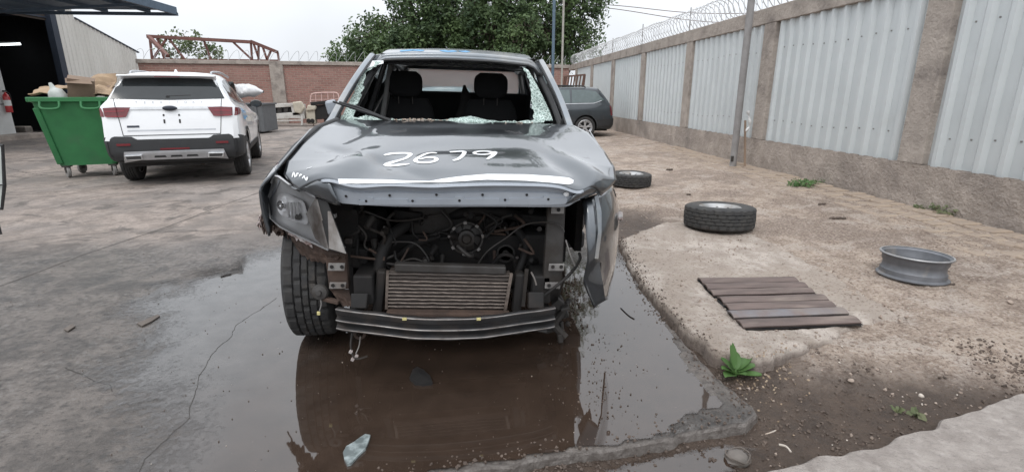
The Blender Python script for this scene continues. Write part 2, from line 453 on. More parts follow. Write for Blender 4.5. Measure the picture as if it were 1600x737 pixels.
def ribbon(name, pix, wd, m, parent, z=.003, jag=.012, seg=.03):
    P = [gr(*q) if len(q) == 2 else Vector(q) for q in pix]; L_ = sum((b - a).length for a, b in zip(P, P[1:]))
    Q = rs(P, max(4, int(L_ / seg))); vv = []
    for i, p in enumerate(Q):
        d = (Q[min(i + 1, len(Q) - 1)] - Q[max(i - 1, 0)]); d = Vector((-d.y, d.x, 0)).normalized()
        p = p + d * jag * (nz3(p.x, p.y, 0, 9) + .7 * nz3(p.x, p.y, 3, 25)); ww = wd * (.55 + .6 * abs(nz3(p.x, p.y, 9, 12)))
        vv += [(p.x + d.x * ww / 2, p.y + d.y * ww / 2, z), (p.x - d.x * ww / 2, p.y - d.y * ww / 2, z)]
    return obj(name, vv, [(2 * i, 2 * i + 1, 2 * i + 3, 2 * i + 2) for i in range(len(Q) - 1)], m, parent)
ribbon('crack', [(432, 466), (402, 487), (370, 508), (360, 528), (330, 555), (312, 590), (298, 628), (296, 655), (262, 685), (228, 716), (205, 760)], .0045, 'crack', yard, z=.0052)
ribbon('crack', [(100, 575), (140, 590), (172, 602), (176, 612)], .005, 'crack', yard)
ribbon('joint', [(0, 447), (60, 425), (130, 398), (260, 355), (345, 322), (430, 292)], .014, 'joint', yard, jag=.006)
ribbon('joint', [(0, 380), (70, 369), (160, 365), (280, 362), (420, 358)], .010, 'joint', yard, jag=.02)
ribbon('crack', [(0, 306), (30, 304), (90, 300), (150, 292), (260, 280)], .02, 'joint', yard, jag=.03)
ribbon('crack', [(10, 262), (40, 270), (90, 276)], .02, 'joint', yard, jag=.03)
ribbon('joint', [(0, 335), (60, 330), (180, 306), (330, 290), (410, 268), (440, 255)], .012, 'joint', yard, jag=.01)

# raised strip of old concrete with the plank-covered pit
PLK = [gr(*q, .05) for q in ((1088, 435), (1238, 433), (1350, 506), (1166, 514))]
SP = [(p.x, p.y) for p in STRIP]; PQ = [(p.x, p.y) for p in PLK]
x0, x1, y0, y1 = min(p[0] for p in SP) - .06, max(p[0] for p in SP) + .06, min(p[1] for p in SP) - .06, max(p[1] for p in SP) + .06
nx, ny = int((x1 - x0) / .017), int((y1 - y0) / .02); vs_ = []
for i in range(nx + 1):
    for j in range(ny + 1):
        x, y = x0 + (x1 - x0) * i / nx, y0 + (y1 - y0) * j / ny
        xx, yy = x + .03 * nz3(x, y, 2, 7) + .022 * nz3(x, y, 4, 22), y + .03 * nz3(x, y, 5, 7) + .022 * nz3(x, y, 9, 22)
        d = pdist(xx, yy, SP) * (1 if in_poly(xx, yy, SP) else -1)
        soft = sstep(2.0, 2.35, x - .28 * (y - 2.6))                      # on the dirt side the slab just fades under the dust
        top_ = strip_top(x, y) + .004 * nz3(x, y, 1, 18) + .003 * nz3(x, y, 1, 40) - .012 * sstep(.07, 0, d) * (nz3(x, y, 3, 16) + .6)
        z = -.14 + (top_ + .14) * sstep(-.012, .016, d) if soft < .5 else top_ - .07 * sstep(.10, -.03, d)
        if in_poly(x, y, PQ): z -= .05 * sstep(0, .02, pdist(x, y, PQ))
        vs_.append((x, y, z))
I_ = lambda i, j: i * (ny + 1) + j
o = obj('concrete_strip', vs_, [q for i in range(nx) for j in range(ny) for q in [(I_(i, j), I_(i + 1, j), I_(i + 1, j + 1), I_(i, j + 1))] if max(vs_[k][2] for k in q) > -.13], 'strip', smooth=180); tag(o, kind='structure')

# apron slab where the photographer stands
ap = [gr(*q, .0) for q in ((1150, 745), (1200, 737), (1262, 716), (1340, 700), (1410, 678), (1478, 655), (1540, 630), (1600, 612), (1680, 590))]
ap = [Vector((p.x, p.y, 0)) for p in ap] + [Vector((6, 2.6, 0)), Vector((6, -3, 0)), Vector((-1, -3, 0)), Vector((.6, 1.1, 0))]
Q = []
for a, b in zip(ap, ap[1:] + ap[:1]):
    k = max(1, min(40, int((b - a).length / .03)))
    for i in range(k):
        p = a.lerp(b, i / k); Q.append(Vector((p.x + .02 * nz3(p.x, p.y, 2, 8), p.y + .03 * nz3(p.x, p.y, 5, 9), 0)))
n = len(Q)
vs_ = [(p.x, p.y, -.14) for p in Q] + [(p.x, p.y, -.012) for p in Q] + [(p.x * .995 + .01, p.y - .012, .0) for p in Q]
fs = [(l * n + i, l * n + (i + 1) % n, (l + 1) * n + (i + 1) % n, (l + 1) * n + i) for l in range(2) for i in range(n)] + [tuple(range(2 * n, 3 * n))]
mat('apron', (.35, .312, .283), (.23, .20, .18), sc=7, rough=.92, bump=.03, bsc=35, dirt=(.39, .35, .32), dsc=16, dfac=(.5, .75))
o = obj('concrete_apron', vs_, fs, 'apron'); tag(o, kind='structure')

# standing water: on the slab and in the gutter
def water(name, poly, z, cell, fade, efade=None, isedge=None):
    P = [(p[0], p[1]) for p in poly]; x0, x1 = min(p[0] for p in P), max(p[0] for p in P); y0, y1 = min(p[1] for p in P), max(p[1] for p in P)
    nx, ny = int((x1 - x0) / cell) + 1, int((y1 - y0) / cell) + 1; vs_ = []; dep = []
    for i in range(nx + 1):
        for j in range(ny + 1):
            x, y = x0 + i * cell, y0 + j * cell; d = pdist(x, y, P) / fade
            if efade:
                d = min(pdist(x, y, [a for a, b in zip(P, isedge) if not b], False) / fade, pdist(x, y, [a for a, b in zip(P, isedge) if b], False) / efade + .75)
            vs_.append((x, y, z)); dep.append(d if in_poly(x, y, P) else -max(d, .3))
    I = lambda i, j: i * (ny + 1) + j
    fs = [q for i in range(nx) for j in range(ny) for q in [(I(i, j), I(i + 1, j), I(i + 1, j + 1), I(i, j + 1))] if max(dep[k] for k in q) > -.25]
    o = obj(name, vs_, fs, 'water'); at_ = o.data.attributes.new('depth', 'FLOAT', 'POINT')
    at_.data.foreach_set('value', dep); tag(o, kind='structure'); return o
pp = [gr(*q) for q in ((470, 372), (430, 372), (330, 415), (215, 455), (150, 520), (150, 620), (215, 740), (300, 790), (560, 775), (690, 742), (790, 722), (900, 700), (1000, 688), (1085, 662), (1120, 630), (1090, 575), (1040, 520), (1000, 468), (975, 425), (955, 395), (800, 360), (600, 352))]
pp = [gr(*q) for q in ((955, 392), (800, 352), (600, 345), (470, 360), (435, 368), (355, 398), (225, 440), (135, 500), (105, 600), (120, 720))]
pe = [q for q in e2 if 4.75 > q.y > 1.2 and q.x > -2.1]
pin = []
for i, q in enumerate(pe):
    d = pe[min(i + 3, len(pe) - 1)] - pe[max(i - 3, 0)]; nn = Vector((d.y, -d.x, 0)).normalized(); pin.append(q + nn * (.012 + .012 * nz3(q.x, q.y, 3, 5) + .11 * sstep(.75, 1.1, q.x) * sstep(3.0, 2.3, q.y)))
poly_ = pp + list(reversed(pin)); fl_ = [False] * len(pp) + [True] * len(pin)
water('puddle', poly_, .004, .03, .75, .10, fl_)
pp = [gr(*q, -.06) for q in ((905, 740), (980, 722), (1050, 706), (1130, 690), (1190, 700), (1165, 725), (1120, 760), (1000, 800), (880, 790))]
water('gutter_puddle', pp, -.056, .02, .07)

# paving bricks along the foot of the wall, half buried in dust
mat('paver', (.31, .25, .20), (.26, .205, .165), sc=9, rough=.95, bump=.01, bsc=40, dirt=(.38, .30, .23), dsc=4, dfac=(.4, .6))
ps = thing('paver_strip', None, None); ps['kind'] = 'structure'
pb = MB(); pb.box((0, 0, 0), (.232, .150, .06)); first = pb.build('brick', 'paver', ps, bevel=.012)
cnt = 0
for j in range(60):
    for i in range(5):
        x = 5.20 - .245 * i; y = 3.4 + .163 * j + (.08 if i % 2 else 0)
        if i >= 3 and nz3(x, y, 3, 1.1) > .06 + .12 * (4 - i): continue
        o = first if cnt == 0 else first.copy()
        if cnt: C.objects.link(o)
        cnt += 1; o.parent = ps
        o.location = (x, y, dirt_z(x, y) - .018 - .006 * i + .006 * random.uniform(-1, 1)); o.rotation_euler = (R(random.uniform(-2, 2)), R(random.uniform(-2, 2)), R(random.uniform(-3, 3)))

# ================================================================== RIGHT WALL
WX = 5.34; y_post = [2.40 + 3.47 * k for k in range(8)]
wall = thing('concrete_wall', 'long concrete wall with pale corrugated metal infill on the right', 'wall', (WX, 15, 0))
WO = (WX, 15, 0)
mb = MB(); mb.grid(lambda u, v: (WX - .02 + .012 * nz3(v * 4, u * 140, 0, .8), 1 + u * 27.6, -.1 + v * .71), 200, 6)
mb.box((WX + .12, 14.8, .25), (.2, 27.6, .72)); mb.build('plinth', 'concrete_wall', wall, off=WO)
mb = MB(); mb.box((WX + .1, 14.8, 2.765), (.26, 27.6, .27)); mb.build('top_beam', 'concrete_post', wall, bevel=.012, off=WO)
for k, y in enumerate(y_post):
    mb = MB(); mb.box((WX + .10, y, 1.62), (.25, .36 if k < 5 else .4, 2.02)); mb.build('post', 'concrete_post', wall, bevel=.01, off=WO)
    if k == len(y_post) - 1: break
    y0, y1 = y + .18, y_post[k + 1] - .18; pts = []; yy = y0; sc_ = []
    while yy < y1:
        for dy, dx in ((0, 0), (.085, 0), (.115, -.05), (.165, -.05), (.225, 0)):
            if yy + dy <= y1: pts.append((yy + dy, dx))
        sc_.append(yy + .2); yy += .258
    vs_ = []
    for (q, dx) in pts: vs_ += [(WX + .05 + dx + .003 * nz3(q, 0, k, .5), q, .60), (WX + .05 + dx + .004 * nz3(q, 5, k, .5), q, 2.66)]
    sh = obj('corrugated_sheet', [Vector(v) - Vector(WO) for v in vs_], [(2 * i, 2 * i + 2, 2 * i + 3, 2 * i + 1) for i in range(len(pts) - 1)], 'zinc', wall)
    mb = MB()
    if k < 4:
        for q in sc_:
            for z in (.95, 2.18):
                if q < y1 - .02: mb.box((WX + .048, q - .155, z + .02 * math.sin(q * 3)), (.010, .018, .018))
        mb.build('screw_row', 'screw', sh, off=WO)
def coil(p0, p1, rad, pitch, r, seg=14):
    p0 = Vector(p0); p1 = Vector(p1); L_ = (p1 - p0).length; d = (p1 - p0) / L_; s = d.cross(Vector((0, 0, 1))).normalized(); u = Vector((0, 0, 1)); out = []
    n = int(L_ / pitch * seg)
    for i in range(n):
        a = 2 * math.pi * i / seg; t = L_ * i / n; q = rad * (1 + .12 * nz3(t, 0, 0, 1.3))
        out.append(p0 + d * (t + .06 * nz3(t, 3, 0, 2) + .1 * math.sin(a)) + s * (q * .8 * math.cos(a)) + u * (q * math.sin(a) + rad + .02 * nz3(t, 9, 1, .7)))
    return out
mb = MB(); pts = coil((WX + .12, 3, 2.87), (WX + .12, 28, 2.87), .26, .21, .008); mb.tube(pts, .0085, 4)
o = mb.build('razor_wire', 'wire', None); tag(o, 'coil of razor wire along the top of the right concrete wall', 'razor wire')
mb = MB()
for i in range(2, len(pts) - 2, 2):
    p = pts[i]; d = (pts[i + 1] - pts[i - 1]).normalized(); q = d.orthogonal().normalized()
    mb.bar(p - q * .03, p + q * .03, .012, .003, d)
b_ = mb.build('barb', 'wire', o); b_['kind'] = 'stuff'
for i, (px, py) in enumerate(((1080, 12), (1005, 38), (958, 60))):
    p = atx(px, py, WX + .12); mb = MB(); mb.tube([(p.x, p.y, 2.8), p], .014, 6)
    o = mb.build('wire_stake', 'pole_grey'); tag(o, ['thin steel stake in the razor wire nearest the tall grey pole', 'thin steel stake in the razor wire, middle one of three', 'thin steel stake in the razor wire near the far end'][i], 'stake', 'stakes on the right wall')

# poles
def pole(name, label, px0, py0, py1, Y, r, m, z0=None, lean=0., cat='pole'):
    p = at(px0, py0, Y); q = at(px0, py1, Y); zt = q.z
    t = thing(name, label, cat, (p.x, p.y, 0)); mb = MB(); mb.tube([(0, 0, -.1), (lean * zt, 0, zt)], r, 16); mb.build('shaft', m, t, smooth=60)
    return t
P_ = gr(1146, 264, .05)
t = thing('steel_pole', 'tall grey steel pole standing in front of the corrugated wall', 'pole', (P_.x - .02, P_.y, .05))
mb = MB(); mb.tube([(0, 0, -.1), (0.0, .02, 5.2)], .062, 18); mb.build('shaft', 'pole_grey', t, smooth=60)
mb = MB(); mb.box((-.05, -.045, .2), (.04, .03, .10)); mb.build('access_hole', 'crack', t)
o = MB().tube([(P_.x + .17, P_.y - .10, .04), (P_.x + .12, P_.y + .0, .95)], .02, 8).build('wooden_stick', 'wood_old'); tag(o, 'thin wooden stick leaning beside the tall grey pole', 'stick')
mb = MB(); mb.tube(cr([(P_.x + .13, P_.y - .02, .75), (P_.x + .20, P_.y - .03, .85), (P_.x + .17, P_.y - .03, 1.0), (P_.x + .14, P_.y - .02, 1.12)], 5), [.02 + .012 * math.sin(i) for i in range(16)], 6)
mat('rag', (.7, .7, .69), rough=.9); o = mb.build('rag', 'rag', None, smooth=60); tag(o, 'white rag tied on the wooden stick by the tall pole', 'rag')
pole('utility_pole', 'bluish steel pole beside the tree behind the truck', 862, 195, -120, 25.5, .07, 'pole_blue')
pole('thin_pole', 'thin pale pole just right of the bluish pole by the brick wall', 876, 195, -120, 25.8, .05, 'pole_pale')
for i, (a_, b_) in enumerate((((950, 8), (1240, 40)), ((950, 13), (1240, 60)))):
    p, q = at(*a_, 34), at(b_[0], b_[1] - 20, 30); c = (p + q) / 2 - Vector((0, 0, .25))
    p2 = p + (p - q) * .6
    o = MB().tube(cr([p2, p, c, q], 8), .02, 5).build('power_line', 'rust_dark'); tag(o, ['upper thin power line crossing the sky right of the tree', 'lower thin power line crossing the sky right of the tree'][i], 'cable', 'power lines')

# lattice gate leaning at the far end of the wall
g = thing('rusty_lattice_frame', 'rusty lattice steel frame leaning at the far end of the corrugated wall', 'frame', (4.9, 22, 0))
A = [at(882, 120, 21.5), at(914, 117, 20), at(905, 186, 20), at(876, 184, 21.5)]
mb = MB()
for a_, b_ in zip(A, A[1:] + A[:1]): mb.bar(a_, b_, .06, .06)
mb.build('frame', 'rust_dark', g, off=(4.9, 22, 0))
for i in range(7):
    mb = MB(); mb.bar(A[0].lerp(A[1], i / 7 + .1), A[3].lerp(A[2], i / 7 + .0), .04, .04); mb.build('bar', 'rust_dark', g, off=(4.9, 22, 0))

# ================================================================== BACK BRICK WALL
def brick_mat():
    m = bpy.data.materials.new('brick'); m.use_nodes = True; t = m.node_tree; L = t.links.new; b = t.nodes['Principled BSDF']
    tc = _node(t, 'ShaderNodeTexCoord'); sp = _node(t, 'ShaderNodeSeparateXYZ'); cb = _node(t, 'ShaderNodeCombineXYZ')
    L(tc.outputs['Object'], sp.inputs[0]); L(sp.outputs[0], cb.inputs[0]); L(sp.outputs[2], cb.inputs[1])
    br = _node(t, 'ShaderNodeTexBrick'); L(cb.outputs[0], br.inputs['Vector'])
    br.inputs['Scale'].default_value = 1; br.inputs['Brick Width'].default_value = .30; br.inputs['Row Height'].default_value = .105; br.inputs['Mortar Size'].default_value = .013
    br.inputs['Color1'].default_value = (.33, .17, .14, 1); br.inputs['Color2'].default_value = (.23, .12, .10, 1); br.inputs['Mortar'].default_value = (.33, .25, .21, 1)
    n = _node(t, 'ShaderNodeTexNoise'); n.inputs['Scale'].default_value = 1.3; n.inputs['Detail'].default_value = 8; L(tc.outputs['Object'], n.inputs['Vector'])
    r_ = _node(t, 'ShaderNodeMapRange'); r_.inputs[1].default_value = .4; r_.inputs[2].default_value = .7; r_.inputs[4].default_value = .55; L(n.outputs[0], r_.inputs[0])
    mx_ = _node(t, 'ShaderNodeMix', data_type='RGBA'); L(r_.outputs[0], mx_.inputs[0]); L(br.outputs[0], mx_.inputs[6]); mx_.inputs[7].default_value = (.35, .235, .20, 1)
    L(mx_.outputs[2], b.inputs['Base Color']); b.inputs['Roughness'].default_value = .95
    bp = _node(t, 'ShaderNodeBump'); bp.inputs['Distance'].default_value = .02; L(br.outputs[1], bp.inputs['Height']); bp.invert = True; L(bp.outputs[0], b.inputs['Normal']); M['brick'] = m
brick_mat()
BA, BB = Vector((-16.2, 26.0, 0)), Vector((5.5, 29.6, 0)); bl = (BB - BA).length; bang = math.degrees(math.atan2((BB - BA).y, (BB - BA).x))
bw = thing('brick_wall', 'red brick boundary wall with a concrete cap at the back of the yard', 'wall', BA, (0, 0, R(bang)))
mb = MB(); mb.box((bl / 2, .12, 1.35), (bl, .22, 2.9)); mb.build('brickwork', 'brick', bw)
mb = MB(); mb.box((bl / 2, .10, 2.88), (bl, .34, .18)); mb.build('cap', 'concrete_post', bw, bevel=.02)
for x in (.4, 6.86, 13.4, 19.9):
    mb = MB(); mb.box((x, .06, 1.38), (.62, .3, 2.82)); mb.build('pillar', 'concrete_post', bw, bevel=.02)
mb = MB(); mb.tube(coil(BA + Vector((0, .1, 2.97)), BB + Vector((0, .1, 2.97)), .24, .45, .01, 12), .009, 4)
o = mb.build('razor_wire', 'wire_far'); tag(o, 'coil of razor wire on top of the brick wall', 'razor wire')

# red steel truss frame standing behind the brick wall
tr = thing('steel_truss', 'rusty red steel truss frame showing above the brick wall', 'truss', (-14, 30, 0))
mat('red_steel', (.17, .075, .06), (.12, .055, .045), sc=3, rough=.8)
TO = (-14, 30, 0)
tp = lambda x, y, Y=29.5: at(x, y, Y)
def tbar(nm, a_, b_, w_=.16): MB().bar(a_, b_, w_, w_).build(nm, 'red_steel', tr, off=TO)
tbar('top_chord', tp(230, 57), tp(392, 66)); tbar('top_chord', tp(392, 65), tp(434, 82)); tbar('bottom_chord', tp(240, 94), tp(434, 96))
tbar('rail', tp(232, 57), tp(262, 88, 27.5)); tbar('rail', tp(250, 59, 30.5), tp(392, 66, 27.5), .12)
for a_, b_ in (((234, 57), (238, 96)), ((392, 66), (394, 96)), ((434, 82), (436, 96)), ((410, 72), (418, 96)), ((424, 78), (416, 96)), ((396, 68), (406, 96)), ((404, 70), (404, 96)), ((362, 64), (392, 92)), ((238, 94), (262, 58)), ((262, 58), (290, 95)), ((318, 62), (330, 95)), ((246, 60), (258, 95))):
    tbar('web', tp(*a_), tp(*b_), .09)
for q in ((238, 96), (394, 96), (434, 96)):
    p = tp(*q); tbar('post', (p.x, p.y, 0), (p.x, p.y, p.z), .16)

# ================================================================== SHED ON THE LEFT
SX = -15.3
mat('shed_metal', (.66, .64, .60), (.58, .56, .52), sc=1.2, rough=.7, stretch=(1, 1, .3))
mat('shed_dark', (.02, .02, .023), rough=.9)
mat('shed_brown', (.06, .045, .035), (.04, .03, .026), sc=1, rough=.9)
mat('navy_steel', (.03, .04, .06), rough=.6)
mat('canopy_blue', (.10, .14, .19), rough=.55)
mat('white_paint', (.62, .63, .62), (.5, .51, .5), sc=2, rough=.7)
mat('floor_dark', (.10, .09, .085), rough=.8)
shed = thing('warehouse', 'open warehouse with dark interior and pale corrugated side wall on the left', 'building', (SX, 20, 0)); SO = (SX, 20, 0)
yc = 21.6                                                            # the column at the end of the open bay
mb = MB(); pts = []; q = yc
while q < 26.2:
    for dy, dx in ((0, 0), (.12, 0), (.14, .03), (.17, .03), (.19, 0)): pts.append((q + dy, dx))
    q += .22
vs_ = []
top_z = lambda y: 4.9 if y < 22.6 else interp([(22.6, 4.4), (22.7, 4.25), (26.4, 3.25)], y)
for (y, dx) in pts: vs_ += [(SX + dx, y, 0), (SX + dx, y, top_z(y))]
obj('side_sheeting', [Vector(v) - Vector(SO) for v in vs_], [(2 * i, 2 * i + 2, 2 * i + 3, 2 * i + 1) for i in range(len(pts) - 1)], 'shed_metal', shed)
MB().bar((SX, 22.7, 4.27), (SX, 26.4, 3.27), .1, .05).build('roof_trim', 'navy_steel', shed, off=SO)
MB().box((SX + .02, yc - .15, 2.3), (.22, .28, 4.6)).build('column', 'navy_steel', shed, off=SO)
MB().box((SX + .0, 16.3, 2.2), (.2, 4.8, 4.4)).build('front_wall', 'white_paint', shed, off=SO)
for z_ in (1.1, 2.2, 3.3): MB().box((SX + .104, 16.3, z_), (.012, 4.8, .02)).build('panel_joint', 'shed_brown', shed, off=SO)
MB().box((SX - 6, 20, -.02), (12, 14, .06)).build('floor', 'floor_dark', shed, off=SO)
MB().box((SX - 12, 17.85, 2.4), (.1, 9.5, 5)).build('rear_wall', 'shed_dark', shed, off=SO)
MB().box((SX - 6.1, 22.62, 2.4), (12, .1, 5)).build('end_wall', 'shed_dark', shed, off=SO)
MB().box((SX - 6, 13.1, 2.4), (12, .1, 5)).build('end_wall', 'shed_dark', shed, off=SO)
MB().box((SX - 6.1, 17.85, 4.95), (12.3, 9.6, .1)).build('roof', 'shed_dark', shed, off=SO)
MB().box((SX - .1, 19.8, 4.45), (.1, 3.6, .9)).build('door_header', 'shed_brown', shed, off=SO)
for z_ in (4.1, 4.5): MB().box((SX - .03, 19.8, z_), (.04, 3.6, .05)).build('header_rail', 'navy_steel', shed, off=SO)
for y in (17, 19.2, 21.4):
    m2 = MB(); m2.bar((SX - 11.9, y, 4.2), (SX - .3, y, 4.2), .08, .1)
    for i in range(8): m2.bar((SX - 11.9 + i * 1.45, y, 4.2), (SX - 11.2 + i * 1.45, y, 4.85), .05, .05); m2.bar((SX - 11.2 + i * 1.45, y, 4.85), (SX - 10.45 + i * 1.45, y, 4.2), .05, .05)
    m2.build('roof_truss', 'navy_steel', shed, off=SO)
for (x, y) in ((SX - 4, 22.3), (SX - 8, 22.3), (SX - 4, 18)): MB().box((x, y, 2.2), (.2, .2, 4.4)).build('column', 'navy_steel', shed, off=SO)
# canopy over the open bay
cy = 19.6; ce = at(277, 20, cy)
cz = ce.z
MB().box(((SX + ce.x) / 2, 15.6, cz + .12), (ce.x - SX, 8, .10)).build('canopy_sheet', 'canopy_blue', shed, off=SO)
m2 = MB(); m2.bar((SX, cy, cz - .05), (ce.x, cy, cz - .05), .1, .1); m2.build('canopy_beam', 'canopy_blue', shed, off=SO)
m2 = MB(); m2.bar((ce.x - .05, 11.6, cz - .0), (ce.x - .05, cy, cz - .0), .1, .14); m2.build('canopy_beam', 'canopy_blue', shed, off=SO)
for i in range(4):
    x = SX + .5 + i * (ce.x - SX) / 4
    m2 = MB(); m2.bar((x, 11.6, cz + .02), (x, cy - .06, cz + .02), .08, .10); m2.build('purlin', 'canopy_blue', shed, off=SO)
for i in range(3):
    y = 13 + i * 2.4; m2 = MB(); m2.bar((SX, y, cz - .35), (ce.x - .2, y, cz - .02), .06, .08); m2.build('canopy_brace', 'canopy_blue', shed, off=SO)
# fluorescent lamp inside
m = bpy.data.materials.new('tube_glow'); m.use_nodes = True; b = m.node_tree.nodes['Principled BSDF']; b.inputs['Emission Color'].default_value = (.9, .97, 1, 1); b.inputs['Emission Strength'].default_value = 4; M['tube_glow'] = m
lp = at(0, 70, 21.5); lq = at(32, 69, 22)
fl = thing('fluorescent_lamp', 'lit white fluorescent tube hanging inside the dark warehouse', 'lamp', lp)
MB().tube([lp, lq], .035, 8).build('tube', 'tube_glow', fl, off=lp)
MB().bar(lp + Vector((0, 0, .06)), lq + Vector((0, 0, .06)), .1, .05).build('housing', 'white_paint', fl, off=lp)
MB().tube([lp + Vector((0, 0, .08)), Vector((lp.x, lp.y, 4.9))], .008, 4).build('cord', 'shed_dark', fl, off=lp); MB().tube([lq + Vector((0, 0, .08)), Vector((lq.x, lq.y, 4.9))], .008, 4).build('cord', 'shed_dark', fl, off=lp)
# step and things at the shed mouth
MB().box((SX + .25, 17.6, .06), (1.0, 3.4, .18)).build('threshold', 'concrete_wall', shed, off=SO, bevel=.02)
ex = atx(11, 158, SX + .22)
fe = thing('fire_extinguisher', 'red fire extinguisher hung on the white wall at the left edge', 'extinguisher', ex)
mat('red_paint', (.45, .02, .025), rough=.35, coat=.4); mat('black_rubber', (.02, .02, .021), rough=.7); mat('label_white', (.75, .75, .73), rough=.5)
MB().lathe([(0, -.36), (.085, -.36), (.09, -.33), (.09, .12), (.07, .2), (.03, .24), (.03, .28), (0, .28)], 16).build('cylinder', 'red_paint', fe, smooth=40)
MB().lathe([(.0915, -.15), (.0915, .03)], 16).build('label_band', 'label_white', fe, smooth=60)
MB().box((.0, 0, .31), (.05, .12, .05)).build('valve', 'black_rubber', fe); MB().tube(cr([(0, .05, .3), (.02, .14, .2), (.02, .12, -.1), (.02, .1, -.2)], 5), .014, 6).build('hose', 'black_rubber', fe)
p = gr(35, 208, .12); cbx = thing('battery_case', 'dirty old battery on the step below the white wall', 'battery', p)
mat('grime', (.16, .14, .125), (.09, .08, .07), sc=9, rough=.85)
MB().box((0, 0, .1), (.5, .3, .2)).build('case', 'grime', cbx, bevel=.015); MB().box((0, 0, .215), (.46, .27, .03)).build('lid', 'concrete_post', cbx, bevel=.008)
# ================================================================== TREES
def leaf_mat(name, c1, c2):
    m = bpy.data.materials.new(name); m.use_nodes = True; t = m.node_tree; L = t.links.new; b = t.nodes['Principled BSDF']
    g = _node(t, 'ShaderNodeNewGeometry'); mx_ = _node(t, 'ShaderNodeMix', data_type='RGBA'); L(g.outputs['Random Per Island'], mx_.inputs[0])
    tc_ = _node(t, 'ShaderNodeTexCoord'); nz_ = _node(t, 'ShaderNodeTexNoise'); nz_.inputs['Scale'].default_value = .75; nz_.inputs['Detail'].default_value = 3; L(tc_.outputs['Object'], nz_.inputs['Vector'])
    ad = _node(t, 'ShaderNodeMath', operation='MULTIPLY_ADD'); L(nz_.outputs[0], ad.inputs[0]); ad.inputs[1].default_value = 2.2; ad.inputs[2].default_value = -.85
    ad2 = _node(t, 'ShaderNodeMath', operation='MULTIPLY_ADD'); ad2.use_clamp = True; L(g.outputs['Random Per Island'], ad2.inputs[0]); ad2.inputs[1].default_value = .5; L(ad.outputs[0], ad2.inputs[2]); L(ad2.outputs[0], mx_.inputs[0])
    mx_.inputs[6].default_value = (*c1, 1); mx_.inputs[7].default_value = (*c2, 1); L(mx_.outputs[2], b.inputs['Base Color']); b.inputs['Roughness'].default_value = .6
    tl = _node(t, 'ShaderNodeBsdfTranslucent'); L(mx_.outputs[2], tl.inputs[0]); ms = _node(t, 'ShaderNodeMixShader'); ms.inputs[0].default_value = .25
    L(b.outputs[0], ms.inputs[1]); L(tl.outputs[0], ms.inputs[2]); L(ms.outputs[0], t.nodes['Material Output'].inputs[0]); M[name] = m
leaf_mat('leaf_dark', (.034, .062, .03), (.125, .185, .072)); leaf_mat('leaf_mid', (.045, .08, .034), (.145, .21, .08)); leaf_mat('leaf_pale', (.09, .13, .06), (.17, .21, .10))
leaf_mat('weed_leaf', (.055, .125, .035), (.115, .215, .06)); leaf_mat('weed_dry', (.10, .14, .06), (.17, .17, .09))
mat('bark', (.12, .095, .075), (.07, .055, .045), sc=9, rough=.95, bump=.02, bsc=12)
def leaves(rng_, mb, c, rad, n, size, squash=.75):
    for _ in range(n):
        while True:
            d = Vector((rng_.uniform(-1, 1), rng_.uniform(-1, 1), rng_.uniform(-1, 1)))
            if d.length < 1: break
        p = c + Vector((d.x * rad, d.y * rad, d.z * rad * squash))
        q = Vector((rng_.gauss(0, 1), rng_.gauss(0, 1), rng_.gauss(-.3, 1))).normalized(); s = q.orthogonal().normalized()
        k = size * rng_.uniform(.6, 1.3); v = len(mb.v); mid = p + q * k * .55
        mb.v += [p, mid + s * k * .36, p + q * k * 1.1, mid - s * k * .36]; mb.f.append([v, v + 1, v + 2, v + 3])
def tree(name, label, base, blobs, m, seed, clumps=26, per=26, size=.2, trunk_r=.28, clump_r=.55, sparse=0., group='trees behind the brick wall'):
    rg = random.Random(seed); base = Vector(base); t = thing(name, label, 'tree', base, group=group)
    tip = sum((Vector(b[0]) for b in blobs), Vector()) / len(blobs)
    mb = MB(); tk = [base, base.lerp(Vector((tip.x, tip.y, 0)), .3) + Vector((0, 0, tip.z * .35)), Vector((tip.x, tip.y, tip.z * .8))]
    tk = cr(tk, 6); mb.tube(tk, [trunk_r * (1 - .6 * i / len(tk)) for i in range(len(tk))], 10); mb.build('trunk', 'bark', t, smooth=60, off=base)
    ml = MB(); lb = MB()
    for (c, rx, rz) in blobs:
        c = Vector(c); a = tk[int(len(tk) * rg.uniform(.35, .7))]
        lb.tube(cr([a, a.lerp(c, .5) + Vector((rg.uniform(-.3, .3), 0, .3)), c], 5), [trunk_r * .4 * (1 - .08 * i) for i in range(11)], 7)
        for k in range(clumps):
            while True:
                d = Vector((rg.uniform(-1, 1), rg.uniform(-1, 1), rg.uniform(-1, 1)))
                if .25 < d.length < 1: break
            if rg.random() < .7: d = d.normalized() * rg.uniform(.72, 1.04)
            cc = c + Vector((d.x * rx, d.y * rx * .8, d.z * rz))
            if rg.random() < .4: lb.tube([c.lerp(cc, .2), c.lerp(cc, .6) + Vector((0, 0, .1)), cc], [.035, .025, .012], 4)
            leaves(rg, ml, cc, clump_r * rg.uniform(.6, 1.25), int(per * rg.uniform(.5, 1.3)), size)
    lb.build('limbs', 'bark', t, smooth=60, off=base); ml.build('crown', m, t, off=base)
    return t
B = lambda px, py, Y, rx, rz: (at(px, py, Y), rx, rz)
g = lambda px, Y: (at(px, 147, Y).x, Y, 0)
tree('leafy_tree', 'lower mid green tree at the left end of the tree row', g(552, 36), [B(545, 88, 36, 1.3, 1.0), B(562, 70, 36, 1.1, .9), B(532, 100, 36, 1.0, .8), B(575, 100, 36, 1.3, 1.0), B(548, 110, 36, 1.5, .9)], 'leaf_mid', 3, 26, 34, .17, .16, .42)
